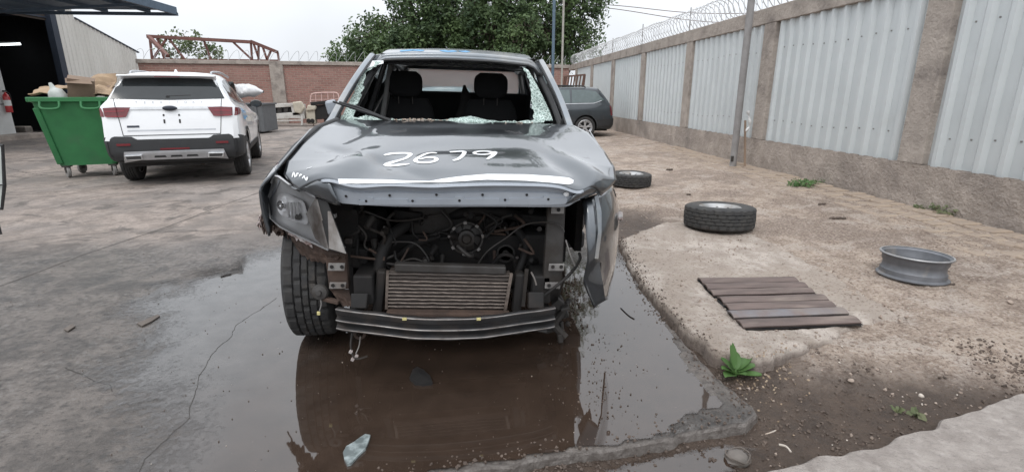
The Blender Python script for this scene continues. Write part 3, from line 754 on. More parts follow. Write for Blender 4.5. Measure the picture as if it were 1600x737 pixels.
tree('leafy_tree', 'broad dark green tree directly behind the truck roof', g(655, 34), [B(620, 55, 34, 2.0, 1.7), B(655, 20, 34, 2.3, 2.0), B(610, 100, 34, 1.8, 1.5), B(670, 70, 34, 2.2, 1.8), B(690, -20, 34, 2.5, 2.2), B(640, -30, 34.5, 2, 2), B(650, 110, 34.5, 2.2, 1.6), B(585, 60, 34.5, 1.6, 1.3), B(640, 75, 33.4, 1.8, 1.5), B(690, -70, 34, 2.2, 2.0)], 'leaf_dark', 5, 56, 40, .2, .35, .6)
tree('leafy_tree', 'tall dense tree in the middle of the row, highest crown', g(765, 33), [B(735, 15, 33, 2.3, 2.0), B(780, -30, 33, 2.6, 2.4), B(770, 50, 32.5, 2.0, 1.7), B(720, 75, 33.5, 2.1, 1.7), B(815, 20, 33, 2.0, 2.0), B(790, 95, 33, 2.0, 1.5), B(745, 112, 33.6, 2.1, 1.4), B(700, 40, 33.5, 2.0, 1.8), B(760, -85, 33, 2.6, 2.4), B(800, -140, 33, 2.4, 2.2), B(740, -160, 33, 2.2, 2.0), B(770, -220, 33, 2.4, 2.2), B(830, -210, 33, 2.2, 2.0), B(800, -280, 33, 2.2, 2.0), B(760, -300, 33, 1.9, 1.9), B(820, -360, 33, 2.0, 2.0), B(850, -290, 33, 1.9, 1.9), B(840, -50, 33, 2.2, 2.2), B(830, 60, 33.4, 1.7, 1.5)], 'leaf_dark', 8, 70, 46, .2, .4, .6)  # upper crown, out of view, raised to darken the hood reflection
tree('leafy_tree', 'right-hand tree with thin foliage beside the two poles', g(880, 33), [B(845, 40, 32.5, 1.7, 1.7), B(885, -5, 33, 1.9, 1.9), B(912, 20, 33, 1.4, 1.5), B(850, 95, 33, 1.7, 1.3), B(905, 70, 33, 1.3, 1.3), B(925, -10, 33, 1.2, 1.2), B(880, 60, 33.5, 1.2, 1.2), B(900, -60, 33, 2.0, 2.0), B(870, -110, 33, 1.9, 1.8), B(880, -170, 33, 1.8, 1.7), B(905, -230, 33, 1.8, 1.8), B(890, -310, 33, 1.8, 1.8), B(930, -160, 33, 1.5, 1.5), B(870, -380, 33, 1.6, 1.6)], 'leaf_mid', 11, 44, 36, .19, .3, .5)  # unseen upper crown added so the hood mirrors dark foliage
tree('leafy_tree', 'light bushy boughs low in front of the dark tree mass', g(810, 31), [B(805, 70, 31, 1.1, .9), B(822, 45, 31, .9, .8), B(790, 90, 31, .8, .7)], 'leaf_mid', 21, 20, 30, .17, .12, .42)
tree('sparse_tree', 'small sparse pale tree behind the red steel truss', g(285, 36), [B(262, 66, 36, .9, .8), B(290, 60, 36, .9, .7), B(312, 74, 36, .8, .6), B(275, 85, 36, 1.1, .6), B(330, 82, 36, .6, .5)], 'leaf_pale', 31, 12, 20, .16, .1, .38)
# ================================================================== WHEELS (shared builder)
mat('tyre', (.028, .028, .029), (.04, .038, .036), sc=14, rough=.85, bump=.002, bsc=90, dirt=(.12, .10, .085), dsc=5, dfac=(.55, .8))
mat('tyre_dusty', (.036, .036, .037), (.055, .053, .05), sc=10, rough=.9, bump=.002, bsc=90, dirt=(.12, .10, .085), dsc=4, dfac=(.55, .85))
mat('rim_steel', (.42, .42, .42), (.33, .33, .33), sc=8, rough=.45, metal=.5, dirt=(.25, .22, .19), dsc=6, dfac=(.5, .75))
mat('rim_grey', (.17, .175, .19), (.12, .125, .135), sc=8, rough=.55, metal=.3, dirt=(.30, .26, .22), dsc=5, dfac=(.55, .8))
mat('alloy', (.55, .55, .56), rough=.35, metal=.6)
mat('rotor_dark', (.03, .028, .027), rough=.8)
def tyre_mesh(Ro, Wd, Ri, n=120, blocks=5, depth=.012):
    h = Wd / 2
    side = [(Ri - .005, -h * .80), (Ri + .01, -h * .86), (Ri + (Ro - Ri) * .35, -h * .99), (Ri + (Ro - Ri) * .6, -h), (Ro - .03, -h * .93), (Ro - .012, -h * .84)]
    tread = [-.78, -.50, -.46, -.40, -.18, -.14, -.10, .10, .14, .18, .40, .46, .50, .78]
    groove = {-.46, -.14, .14, .46}
    prof = side[:] + [(Ro - (depth if q in groove else 0) - .004 * q * q * 2, q * h) for q in tread] + [(r, -z) for r, z in reversed(side)]
    ns = len(side); nt_ = len(tread)
    def rf(i, k, r):
        if ns <= i < ns + nt_:
            q = i - ns; row = 0 if q < 2 else 1 if q < 5 else 2 if q < 8 else 3 if q < 11 else 4
            if (k + row * 2) % blocks == 0: return r - depth * .9
        elif i in (ns - 1, ns + nt_):
            if k % blocks == 0: return r - depth * .7
        return r
    prof += [(Ri - .02, h * .6), (Ri - .02, -h * .6)]
    return MB().lathe(prof, n, closed=True, rfun=rf)
def wheel_parts(parent, Ro, Wd, Ri, tyre_m='tyre', rim_m='rim_steel', mtx=None, style='steel', n=120):
    """axis along local z, outer face +z"""
    t = tyre_mesh(Ro, Wd, Ri, n); 
    if mtx: t.v = [mtx @ v for v in t.v]
    ty = t.build('tyre', tyre_m, parent, smooth=32)
    h = Wd / 2
    m2 = MB().lathe([(Ri - .012, -h * .86), (Ri + .006, -h * .84), (Ri - .008, -h * .7), (Ri - .035, -h * .5), (Ri - .045, 0), (Ri - .04, h * .5), (Ri - .01, h * .72), (Ri + .008, h * .84), (Ri - .006, h * .90), (Ri - .02, h * .84), (Ri - .03, h * .66), (Ri - .06, h * .45)], 40, mtx)
    rim = m2.build('rim', rim_m, parent, smooth=40)
    if style == 'steel':
        d = MB().lathe([(Ri - .045, h * .4), (Ri * .78, h * .42), (Ri * .66, h * .62), (Ri * .5, h * .60), (Ri * .42, h * .42), (.055, h * .42), (.05, h * .5), (.03, h * .52), (.03, h * .3)], 40, mtx); d.build('disc', rim_m, parent, smooth=40)
        nu = MB()
        for k in range(6):
            a_ = k * math.pi / 3; q = Matrix.Translation((.085 * math.cos(a_), .085 * math.sin(a_), h * .42)); nu.lathe([(.012, 0), (.012, .02), (0, .02)], 6, (mtx or Matrix()) @ q)
        nu.build('nuts', 'rotor_dark', parent)
        ho = MB()
        for k in range(8):
            a_ = k * math.pi / 4 + .2; r_ = Ri * .73; q = Matrix.Translation((r_ * math.cos(a_), r_ * math.sin(a_), h * .535)) @ Matrix.Rotation(a_, 4, 'Z') @ Matrix.Rotation(R(55), 4, 'Y'); ho.lathe([(0, 0), (.018, 0), (.018, .004), (0, .004)], 8, (mtx or Matrix()) @ q)
        ho.build('vent_holes', 'rotor_dark', parent)
    elif style == 'alloy':
        MB().disc(Ri - .04, h * .1, 32, mtx).build('brake_disc', 'rotor_dark', parent)
        for k in range(5):
            a_ = k * 2 * math.pi / 5; sp = MB()
            for da in (-.16, .16):
                c, s = math.cos(a_ + da), math.sin(a_ + da); c0, s0 = math.cos(a_ + da * .3), math.sin(a_ + da * .3)
                p = Vector((c0 * .05, s0 * .05, h * .62)); q = Vector((c * (Ri - .02), s * (Ri - .02), h * .72)); sp.bar(p, q, .035, .03)
            if mtx: sp.v = [mtx @ v for v in sp.v]
            sp.build('spoke', rim_m, parent, bevel=.004)
        MB().lathe([(0, h * .7), (.06, h * .68), (.07, h * .5)], 16, mtx).build('hub_cap', rim_m, parent, smooth=60)
    return ty
AX_LEFT = Matrix.Rotation(R(-90), 4, 'Y')      # outer face to -x
AX_RIGHT = Matrix.Rotation(R(90), 4, 'Y')

# ================================================================== WRECKED PICKUP TRUCK
mat('paint_grey', (.078, .087, .097), (.068, .076, .085), sc=3, rough=.28, metal=.85, coat=1., crough=.02, dirt=(.14, .13, .12), dsc=7, dfac=(.60, .85))
M['paint_grey'].node_tree.nodes['Principled BSDF'].inputs['Coat IOR'].default_value = 1.62
mat('paint_inner', (.33, .36, .40), (.28, .305, .34), sc=5, rough=.4, coat=.3, dirt=(.2, .19, .18), dsc=6, dfac=(.62, .8))
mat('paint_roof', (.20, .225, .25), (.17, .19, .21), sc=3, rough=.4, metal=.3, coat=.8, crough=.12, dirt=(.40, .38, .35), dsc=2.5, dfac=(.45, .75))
mat('paint_blue_mark', (.13, .33, .55), rough=.6)
mat('white_mark', (.82, .83, .84), rough=.55)
mat('black_plastic', (.018, .018, .019), (.028, .028, .028), sc=8, rough=.55, bump=.001, bsc=120)
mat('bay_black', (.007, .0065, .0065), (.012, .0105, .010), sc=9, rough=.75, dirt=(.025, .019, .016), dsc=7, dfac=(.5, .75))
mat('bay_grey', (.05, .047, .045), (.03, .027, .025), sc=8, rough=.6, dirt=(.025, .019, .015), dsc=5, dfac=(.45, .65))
mat('bay_metal', (.11, .10, .095), (.05, .046, .043), sc=12, rough=.45, metal=.7)
mat('bay_rust', (.085, .054, .04), (.045, .03, .024), sc=9, rough=.85, dirt=(.03, .021, .017), dsc=6, dfac=(.5, .7))
mat('plate_steel', (.24, .23, .22), (.17, .16, .155), sc=9, rough=.55, dirt=(.15, .12, .10), dsc=8, dfac=(.52, .72))
mat('core_brown', (.10, .083, .073), (.06, .048, .042), sc=22, rough=.7, metal=.2, stretch=(1, 1, 5))
mat('core_fin', (.20, .163, .14), (.10, .079, .067), sc=26, rough=.6, metal=.3)
mat('beam_steel', (.030, .030, .032), (.02, .0195, .0195), sc=7, rough=.4, metal=.2, dirt=(.06, .046, .038), dsc=6, dfac=(.5, .75))
mat('seat_cloth', (.014, .014, .015), rough=.95, bump=.002, bsc=160)
mat('trim_dark', (.05, .05, .052), rough=.7); mat('trim_grey', (.26, .255, .25), rough=.7); mat('headliner', (.30, .27, .24), rough=.9)
mat('chrome', (.8, .8, .8), rough=.08, metal=1.)
mat('lamp_chrome', (.92, .92, .93), (.75, .75, .77), sc=14, rough=.22, metal=.3)
mat('lamp_bowl', (.46, .46, .465), (.36, .36, .365), sc=5, rough=.3, coat=.5)
mat('torn_edge', (.55, .53, .52), (.32, .22, .2), sc=20, rough=.9)
mat('amber', (.6, .35, .2), rough=.3); mat('yellow_plug', (.62, .55, .25), rough=.5)
mat('glass_dark', (.02, .024, .026), rough=.05, spec=.5)
def thin_glass(name, tint, refl=1.):
    m = bpy.data.materials.new(name); m.use_nodes = True; t = m.node_tree; L = t.links.new; t.nodes.remove(t.nodes['Principled BSDF'])
    tr_ = _node(t, 'ShaderNodeBsdfTransparent'); tr_.inputs[0].default_value = (*tint, 1); gl = _node(t, 'ShaderNodeBsdfGlossy'); gl.inputs['Roughness'].default_value = .02
    fr_ = _node(t, 'ShaderNodeFresnel'); fr_.inputs[0].default_value = 1.5; ms = _node(t, 'ShaderNodeMixShader'); L(fr_.outputs[0], ms.inputs[0]); L(tr_.outputs[0], ms.inputs[1]); L(gl.outputs[0], ms.inputs[2]); L(ms.outputs[0], t.nodes['Material Output'].inputs[0]); M[name] = m
thin_glass('lens', (.93, .93, .93)); thin_glass('glass', (.78, .84, .83)); thin_glass('glass_dimming', (.10, .12, .12))  # side panes get a dark tint, added to keep the cab interior dim
m = bpy.data.materials.new('glass_milky'); m.use_nodes = True; t_ = m.node_tree; b = t_.nodes['Principled BSDF']; b.inputs['Base Color'].default_value = (.55, .62, .63, 1); b.inputs['Roughness'].default_value = .15  # pale translucent body mixed with clear glass
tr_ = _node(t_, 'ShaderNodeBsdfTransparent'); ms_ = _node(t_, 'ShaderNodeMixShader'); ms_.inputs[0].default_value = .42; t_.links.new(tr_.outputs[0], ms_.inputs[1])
tl_ = _node(t_, 'ShaderNodeBsdfTranslucent'); tl_.inputs[0].default_value = (.55, .62, .63, 1); m2_ = _node(t_, 'ShaderNodeMixShader'); t_.links.new(b.outputs[0], m2_.inputs[1]); t_.links.new(tl_.outputs[0], m2_.inputs[2]); t_.links.new(m2_.outputs[0], ms_.inputs[2]); t_.links.new(ms_.outputs[0], t_.nodes['Material Output'].inputs[0]); M['glass_milky'] = m
def shatter_mat():
    m = bpy.data.materials.new('shattered_glass'); m.use_nodes = True; t = m.node_tree; L = t.links.new; b = t.nodes['Principled BSDF']
    tc = _node(t, 'ShaderNodeTexCoord'); vo = _node(t, 'ShaderNodeTexVoronoi', feature='DISTANCE_TO_EDGE'); vo.inputs['Scale'].default_value = 46; L(tc.outputs['Object'], vo.inputs['Vector'])
    nn = _node(t, 'ShaderNodeTexNoise'); nn.inputs['Scale'].default_value = 9; nn.inputs['Detail'].default_value = 6; L(tc.outputs['Object'], nn.inputs['Vector'])
    r_ = _node(t, 'ShaderNodeMapRange'); r_.inputs[1].default_value = .02; r_.inputs[2].default_value = .14; r_.inputs[3].default_value = .95; r_.inputs[4].default_value = .35; L(vo.outputs[0], r_.inputs[0])
    r2 = _node(t, 'ShaderNodeMapRange'); r2.inputs[1].default_value = .35; r2.inputs[2].default_value = .65; r2.inputs[3].default_value = .55; r2.inputs[4].default_value = 1.1; L(nn.outputs[0], r2.inputs[0])
    mu_ = _node(t, 'ShaderNodeMath', operation='MULTIPLY'); L(r_.outputs[0], mu_.inputs[0]); L(r2.outputs[0], mu_.inputs[1])
    b.inputs['Base Color'].default_value = (.52, .62, .58, 1); b.inputs['Roughness'].default_value = .25
    bp = _node(t, 'ShaderNodeBump'); bp.inputs['Distance'].default_value = .01; L(vo.outputs[0], bp.inputs['Height']); L(bp.outputs[0], b.inputs['Normal'])
    tr_ = _node(t, 'ShaderNodeBsdfTransparent'); tr_.inputs[0].default_value = (.72, .8, .77, 1); ms = _node(t, 'ShaderNodeMixShader'); L(mu_.outputs[0], ms.inputs[0]); L(tr_.outputs[0], ms.inputs[1]); L(b.outputs[0], ms.inputs[2])
    L(ms.outputs[0], t.nodes['Material Output'].inputs[0]); M['shattered_glass'] = m
shatter_mat()

TRO = Vector((-.12, 3.0, 0)); ROLL = 1.7
truck = thing('pickup_truck', 'grey crashed pickup truck with 2679 on its hood and no bumper, standing in the puddle', 'truck', TRO, (0, R(ROLL), 0))
TM = TR(TRO) @ Matrix.Rotation(R(ROLL), 4, 'Y'); TMI = TM.inverted()
def T(px, py, Y): return TMI @ at(px, py, Y)
CAML = TMI @ Vector((0, 0, CAM_H))
def on(bv, px, py, up=.0015):
    """where the sight line through a photo pixel meets a built surface"""
    d = (TMI.to_3x3() @ ray(px, py)).normalized(); h = bv.ray_cast(CAML, d)
    if h[0] is None: return None
    nn = h[1] if h[1].dot(d) < 0 else -h[1]
    return h[0] + nn * up, nn

# ---- hood
Ex = [(0, .765), (.2, .835), (.45, .875), (.7, .868), (.85, .845), (.95, .79), (1, .735)]
Ey = [(0, .50), (.2, .30), (.45, .0), (.7, -.25), (.85, -.385), (.95, -.46), (1, -.51)]
Yc = [(0, .46), (.2, .25), (.45, -.05), (.7, -.34), (.85, -.51), (.95, -.61), (1, -.655)]
Zc = [(0, 1.246), (.1, 1.230), (.25, 1.203), (.4, 1.171), (.5, 1.149), (.62, 1.120), (.75, 1.087), (.85, 1.060), (.93, 1.038), (1, 1.020)]
Ze = [(0, 1.24), (.2, 1.205), (.45, 1.12), (.7, 1.06), (.85, 1.012), (.95, .975), (1, .945)]
def hood(s, t):
    a_ = abs(s); k = a_ ** 4
    x = s * interp(Ex, t) + (.03 * sstep(.5, 1, t) * (1 if s > 0 else .35)) * (1 - k)
    y = interp(Yc, t) + (interp(Ey, t) - interp(Yc, t)) * k
    z = interp(Zc, t) + (interp(Ze, t) - interp(Zc, t)) * a_ ** (2.6 + 5 * sstep(.65, .95, t))
    z += .012 * (1 - sstep(.50, .72, a_)) * sstep(0, .2, t) * (1 - .5 * sstep(.8, 1, t))
    # buckled sheet: ripples across, folds at both front corners, a sag in the lip
    mid = math.exp(-((s - .12) / .55) ** 2)
    z += .0066 * mid * math.sin(t * 17.5 + 1.0 * s + .9) * (1 - sstep(.6, .8, t)) + .0016 * mid * math.sin(t * 9 - 5.5 * s)
    z += (.007 * nz3(s * 1.4, t * 2.2, 4) + .0022 * nz3(s * 3.5, t * 3.4, 9)) * (1 - .85 * sstep(.7, .95, t))
    d1 = (s + .62) * .75 + (t - .78) * .65; z += .022 * math.exp(-(d1 / .10) ** 2) * sstep(.45, .8, t) * (1 - sstep(-.25, -.05, s)) - .014 * math.exp(-((d1 - .17) / .10) ** 2) * sstep(.45, .8, t) * (1 - sstep(-.2, .05, s))
    d2 = (s - .74) * .8 - (t - .72) * .5; z += .020 * math.exp(-(d2 / .06) ** 2) * sstep(.4, .75, t) - .02 * math.exp(-((d2 + .11) / .07) ** 2) * sstep(.5, .8, t) * sstep(.3, .6, s)
    d3 = (t - .55) - (s + .78) * .62; z -= .009 * math.exp(-(d3 / .05) ** 2) * sstep(-.95, -.7, s) * (1 - sstep(-.35, -.05, s))
    z -= .007 * math.exp(-((s + .16) / .2) ** 2) * sstep(.8, .95, t)
    z += .006 * math.exp(-((s - .38) / .35) ** 2) * sstep(.6, .9, t)
    return Vector((x, y, z))
nu, nv = 90, 60
P = [[hood(-1 + 2 * i / nu, j / nv) for j in range(nv + 1)] for i in range(nu + 1)]
mb = MB(); mb.sheet(P)
hood_o = mb.build('hood', 'paint_grey', truck, smooth=180, thick=.018)
hood_mb = mb; hb = BVHTree.FromPolygons(mb.v, [tuple(f) for f in mb.f])
# rolled lip and the bare front panel of the hood
lipL, lipR = -.80, .80
def lip(s): return hood(s, 1.)
ss = [-.83 + 1.66 * i / 60 for i in range(61)]
def panel_bot(s):
    q = lip(s); z = .908 + .03 * sstep(.72, .83, abs(s)) + .003 * math.sin(s * 5)
    return Vector((q.x * .985, q.y + .018, z))
P = []
for s in ss:
    q = lip(s); b_ = panel_bot(s); 
    P.append([q + Vector((0, .004, .0005)), q + Vector((0, -.012, -.004)), q + Vector((0, -.016, -.012)), q + Vector((0, .012, -.018)), b_.lerp(q, .66) + Vector((0, .014, 0)), b_.lerp(q, .60) + Vector((0, .002, 0)), b_.lerp(q, .3), b_ + Vector((0, 0, .004)), b_ + Vector((0, .03, 0)), b_ + Vector((0, .05, .02))])
mb = MB(); mb.sheet(P); pan = mb.build('hood_front_panel', 'paint_inner', truck, smooth=40, thick=.003)
pb_ = BVHTree.FromPolygons(mb.v, [tuple(f) for f in mb.f])
k_ = len(hood_mb.v); hb2 = BVHTree.FromPolygons(hood_mb.v + mb.v, [tuple(f) for f in hood_mb.f] + [tuple(i + k_ for i in f) for f in mb.f])
# overlapping lower flange with stepped upper edge
top = []; zig = [(540, 310.5), (562, 310.5), (563, 313), (574, 313), (575, 308), (583, 308), (584, 310.5), (637, 310.5), (638, 315), (650, 315), (651, 310.5), (710, 310), (711, 306.5), (724, 306.5), (725, 310), (780, 310), (781, 314), (794, 314), (795, 309.5), (848, 309), (849, 305.5), (858, 305.5), (859, 309), (885, 308.5)]
def onp(x, y, up):
    h = on(pb_, x, y, up); return h[0] if h else None
tp_ = [onp(x, y, .009) for x, y in zig]; bt_ = [onp(x, 319 if x < 880 else 317, .009) for x, y in zig]
mb = MB()
for a_, b_, c_, d_ in zip(tp_, tp_[1:], bt_, bt_[1:]):
    if None in (a_, b_, c_, d_): continue
    mb.add([a_, b_, d_, c_, a_ + Vector((0, .010, 0)), b_ + Vector((0, .010, 0)), d_ + Vector((0, .010, 0)), c_ + Vector((0, .010, 0))], [(0, 1, 2, 3), (0, 4, 5, 1), (1, 5, 6, 2), (3, 2, 6, 7), (0, 3, 7, 4)])
mb.build('panel_flange', 'paint_inner', pan)
for x, y in ((541, 306), (609, 305), (682, 304), (754, 304), (823, 304), (573, 313), (645, 313), (718, 312.5), (789, 311.5), (856, 310.5)):
    h = on(pb_, x, y, .0055 if y < 307.5 else .0105)
    if h: MB().lathe([(0, .0), (.0055, 0), (.0065, -.002)], 10, TR(h[0]) @ h[1].to_track_quat('Z', 'Y').to_matrix().to_4x4()).build('bolt_hole', 'bay_black', pan)
h = on(pb_, 884, 303, .004)
if h: MB().lathe([(0, .012), (.012, .008), (.016, 0)], 14, TR(h[0]) @ h[1].to_track_quat('Z', 'Y').to_matrix().to_4x4()).build('rubber_stop', 'white_mark', pan, smooth=60)
def ribbon_on(bv, name, pix, wd, m, parent, up=.002, k=6, taper=True):
    pp_ = [Vector((x, y, 0)) for x, y in pix]; pp_ = rs(cr(pp_, k), 60) ; vs_ = []; hits = [on(bv, p.x, p.y, up) for p in pp_]; hits = [h for h in hits if h]
    for i, h in enumerate(hits):
        d = (hits[min(i + 1, len(hits) - 1)][0] - hits[max(i - 1, 0)][0]); sd_ = h[1].cross(d).normalized(); w_ = wd * (1 + .18 * nz3(h[0].x * 9, h[0].y * 9, 3)) * (sstep(-.12, .1, min(i, len(hits) - 1 - i) / len(hits)) if taper else 1)
        vs_ += [h[0] + sd_ * w_ / 2, h[0] - sd_ * w_ / 2]
    return obj(name, vs_, [(2 * i, 2 * i + 1, 2 * i + 3, 2 * i + 2) for i in range(len(hits) - 1)], m, parent)
Z5 = lambda L_: [(490 + x / 3.902, 170 + y / 3.902) for x, y in L_]
for st in ([(430, 285), (470, 276), (530, 272), (583, 274), (588, 284), (560, 304), (500, 322), (452, 336), (440, 344), (480, 347), (585, 338)],
           [(752, 272), (715, 270), (675, 280), (635, 302), (620, 317), (640, 328), (690, 330), (735, 322), (750, 308), (730, 299), (690, 299), (645, 310)],
           [(830, 266), (880, 262), (918, 263), (912, 282), (885, 306), (850, 318)],
           [(1100, 268), (1062, 261), (1010, 261), (980, 269), (990, 277), (1030, 280), (1075, 276), (1106, 264), (1095, 284), (1058, 310)]):
    ribbon_on(hb, 'painted_digit', Z5(st), .023, 'white_mark', hood_o)
for st in ([(457, 277), (459, 270), (462, 277)], [(464, 276), (464, 271.5), (467, 272)], [(469, 276), (469, 273), (472, 274)], [(473, 279), (475, 275.5), (477, 279)], [(479, 278), (481, 278), (480, 281), (478, 280), (479, 278)], [(479, 264), (483, 263), (487, 261.5)]):
    ribbon_on(hb, 'chalk_scribble', st, .008, 'white_mark', hood_o, taper=False)
tt = [(528, 280), (600, 281), (640, 283), (672, 283.5), (690, 280), (720, 276), (760, 272.5), (820, 273), (860, 275.5), (888, 278), (896, 282)]
bb_ = [(530, 287.5), (600, 287), (640, 286.3), (672, 285.6), (690, 286), (720, 284), (760, 281.5), (820, 283), (860, 286), (888, 289), (895, 287)]
A_ = rs([(x, y, 0) for x, y in tt], 50); B_ = rs([(x, y, 0) for x, y in bb_], 50); P = []
for a_, b_ in zip(A_, B_):
    row = [on(hb2, *a_.lerp(b_, j / 3).xy, .0025) for j in range(4)]
    if all(row): P.append([r[0] for r in row])
MB().sheet(P, ).build('lip_strip', 'white_mark', hood_o)  # white strip draped along the front lip of the hood

for sg, low in ((-1, [(452, 288, 2.56), (472, 296, 2.52), (497, 308, 2.46), (519, 318, 2.40), (533, 321, 2.375)]), (1, [(945, 295, 2.56), (930, 303, 2.52), (912, 310, 2.47), (898, 316, 2.42), (884, 319, 2.385)])):
    tp2 = [hood(sg * (1 - .22 * i / 10), 1.) + Vector((0, .002, -.002)) for i in range(11)]; bt2 = rs([T(*q) for q in low], 11)
    MB().sheet([[tp2[i].lerp(bt2[i], j / 5) + Vector((0, -.014 * math.sin(math.pi * j / 5) + .006 * nz3(i * .5, j * .5, 3), 0)) for j in range(6)] for i in range(11)]).build('hood_corner', 'paint_grey', hood_o, smooth=60, thick=.003)
# ---- cab
def mirror(pts): return [Vector((-p[0], p[1], p[2])) for p in pts]
def bothsides(fn):
    for sg in (-1, 1): fn(sg)
# roof with rounded edges
def roof(u, v):
    s = -1 + 2 * u; y = 1.08 + 1.78 * v
    w_ = interp([(0, .662), (.25, .668), (1, .64)], v); zc = interp([(0, 1.705), (.06, 1.735), (.15, 1.762), (.35, 1.792), (.7, 1.80), (1, 1.765)], v)
    a_ = abs(s); return Vector((s * w_ - .02, y - .03 * (1 - s * s) * (1 - v), zc - .03 * a_ ** 2 - .085 * sstep(.82, 1.0, a_) + .004 * nz3(s * 2, v * 3, 6)))
mb = MB(); mb.grid(roof, 40, 30); ro = mb.build('roof', 'paint_roof', truck, smooth=180, thick=.03)
rb = BVHTree.FromPolygons(mb.v, [tuple(f) for f in mb.f])
for st in ([(625, 80.5), (645, 79), (662, 80)], [(690, 79), (700, 81), (712, 80)], [(720, 80), (732, 82)], [(598, 82), (606, 84)]):
    if all(on(rb, *q) for q in st): ribbon_on(rb, 'blue_paint_mark', st, .06, 'paint_blue_mark', ro)
for sg in (-1, 1):
    path = cr([(-.835, .46, 1.19), (-.772, .72, 1.395), (-.702, .95, 1.567), (-.660, 1.13, 1.668)] if sg < 0 else [(.76, .46, 1.19), (.715, .72, 1.395), (.657, .95, 1.567), (.622, 1.13, 1.668)], 5)
    mb = MB(); secs = []
    for i, p in enumerate(path):
        d = (path[min(i + 1, len(path) - 1)] - path[max(i - 1, 0)]).normalized(); x = Vector((sg, 0, .25)).normalized(); x = (x - d * x.dot(d)).normalized(); n_ = d.cross(x) * sg
        if n_.y > 0: n_ = -n_
        w_ = .023 if i else .034
        secs.append([p + x * (w_ * q[0]) + n_ * (.03 * q[1]) for q in ((-1, .5), (-.8, 1), (.2, 1.1), (.8, .8), (1.1, .1), (1.0, -1), (-.9, -1), (-1, -.2))])
    mb.loft(secs); mb.build('pillar', 'paint_roof', truck, smooth=50)
    # black windscreen bonding edge and inner trim along the pillar
    mb = MB(); mb.tube([p + Vector((-sg * .026, -.015, .010)) for p in path], .009, 6); mb.build('screen_seal', 'black_plastic', truck, smooth=60)
    mb = MB(); mb.tube([p + Vector((-sg * .03, .11, -.04)) for p in path], .022, 8); mb.build('pillar_trim', 'trim_dark', truck, smooth=60)
    # cant rail, B and C pillars
    mb = MB(); mb.tube(cr([(sg * .622 - .02, 1.18, 1.66), (sg * .645, 1.6, 1.69), (sg * .645, 2.3, 1.69), (sg * .63, 2.82, 1.66)], 5), .03, 8); mb.build('cant_rail', 'paint_roof', truck, smooth=60)
    for y0, y1, w_ in ((1.70, 1.74, .07), (2.66, 2.80, .10)):
        mb = MB(); mb.bar((sg * .84, y0, 1.15), (sg * .655, y1, 1.69), w_, .05, (sg, 0, 0)); mb.build('pillar', 'black_plastic', truck, bevel=.01)
        mb = MB(); mb.bar((sg * .78, y0, .7), (sg * .60, y1, 1.68), .13, .04, (sg, 0, 0)); mb.build('pillar_trim', 'trim_grey', truck, bevel=.012)
    # doors with panes
    for y0, y1, ys in ((.52, 1.69, .70), (1.71, 2.70, 1.76)):
        prof = [(.885, .47), (.915, .55), (.925, .75), (.905, .9), (.915, 1.0), (.89, 1.10), (.85, 1.15)]
        P = [[Vector((sg * (x - .012 * abs(v_ - .5)), y0 + (y1 - y0) * v_, z)) for x, z in prof] for v_ in [i / 8 for i in range(9)]]
        mb = MB(); mb.sheet(P); dr = mb.build('door', 'paint_grey', truck, smooth=40, thick=.05)
        mb = MB(); mb.bar((sg * .935, y1 - .25, .98), (sg * .935, y1 - .07, .98), .03, .03); mb.build('handle', 'paint_grey', dr, bevel=.008)
        yt0 = 1.14 if y0 < 1 else 1.80; yt1 = 1.70 if y0 < 1 else 2.66
        mb = MB(); mb.strip([(sg * .835, ys, 1.155), (sg * .835, y1 - .02, 1.155)], [(sg * .65, yt0, 1.67), (sg * .655, yt1, 1.67)], 6, 4); mb.build('window', 'glass_dimming', dr)
    # sill, inner wing, bed side
    mb = MB(); mb.box((sg * .84, 1.6, .43), (.14, 2.2, .12)); mb.build('sill', 'black_plastic', truck, bevel=.02)
    prof = [(.90, .52), (.92, .6), (.925, .85), (.91, 1.0), (.92, 1.12), (.89, 1.2), (.82, 1.21)]
    mb = MB(); mb.sheet([[Vector((sg * x, 2.86 + 1.55 * v_ / 24, z + (max(0, math.sqrt(max(0, .45 ** 2 - (2.86 + 1.55 * v_ / 24 - 3.15) ** 2)) + .37 - z) if k_ < 3 else 0))) for k_, (x, z) in enumerate(prof)] for v_ in range(25)]); mb.build('bed_side', 'paint_grey', truck, smooth=40, thick=.03)
    for yy, side in ((3.15, sg),):
        wt = thing('rear_wheel', None, None, (sg * .80, yy, .37)); wt.parent = truck
        wheel_parts(wt, .37, .25, .21, mtx=AX_LEFT if sg < 0 else AX_RIGHT, n=64)
mb = MB(); mb.box((0, 4.43, .88), (1.7, .05, .6)); mb.build('tailgate', 'paint_grey', truck, bevel=.015)
mb = MB(); mb.box((0, 3.62, .62), (1.62, 1.56, .04)); mb.build('bed_floor', 'bay_black', truck)
mb = MB(); mb.box((0, 2.88, .88), (1.66, .04, .62)); mb.build('bed_front', 'paint_grey', truck)
# cab back with the rear window opening
z0, z1 = 1.30, 1.665
mb = MB(); mb.box((0, 2.81, .88), (1.62, .05, .84)); mb.box((-.67, 2.81, 1.48), (.14, .05, .40)); mb.box((.67, 2.81, 1.48), (.14, .05, .40)); mb.box((0, 2.81, 1.70), (1.24, .05, .07)); mb.build('cab_back', 'paint_grey', truck, bevel=.01)
mb = MB(); mb.box((0, 2.815, 1.48), (1.20, .006, .37)); mb.build('rear_window', 'glass_milky', truck)
mb = MB(); mb.box((0, 1.65, .5), (1.66, 2.3, .06)); mb.build('floor_pan', 'bay_black', truck)
mb = MB(); mb.grid(lambda u, v: (-.60 + 1.2 * u, 1.10 + 1.68 * v, 1.695 + .03 * math.sin(u * math.pi) * math.sin(v * math.pi)), 8, 8); mb.build('headliner', 'headliner', truck, smooth=180)
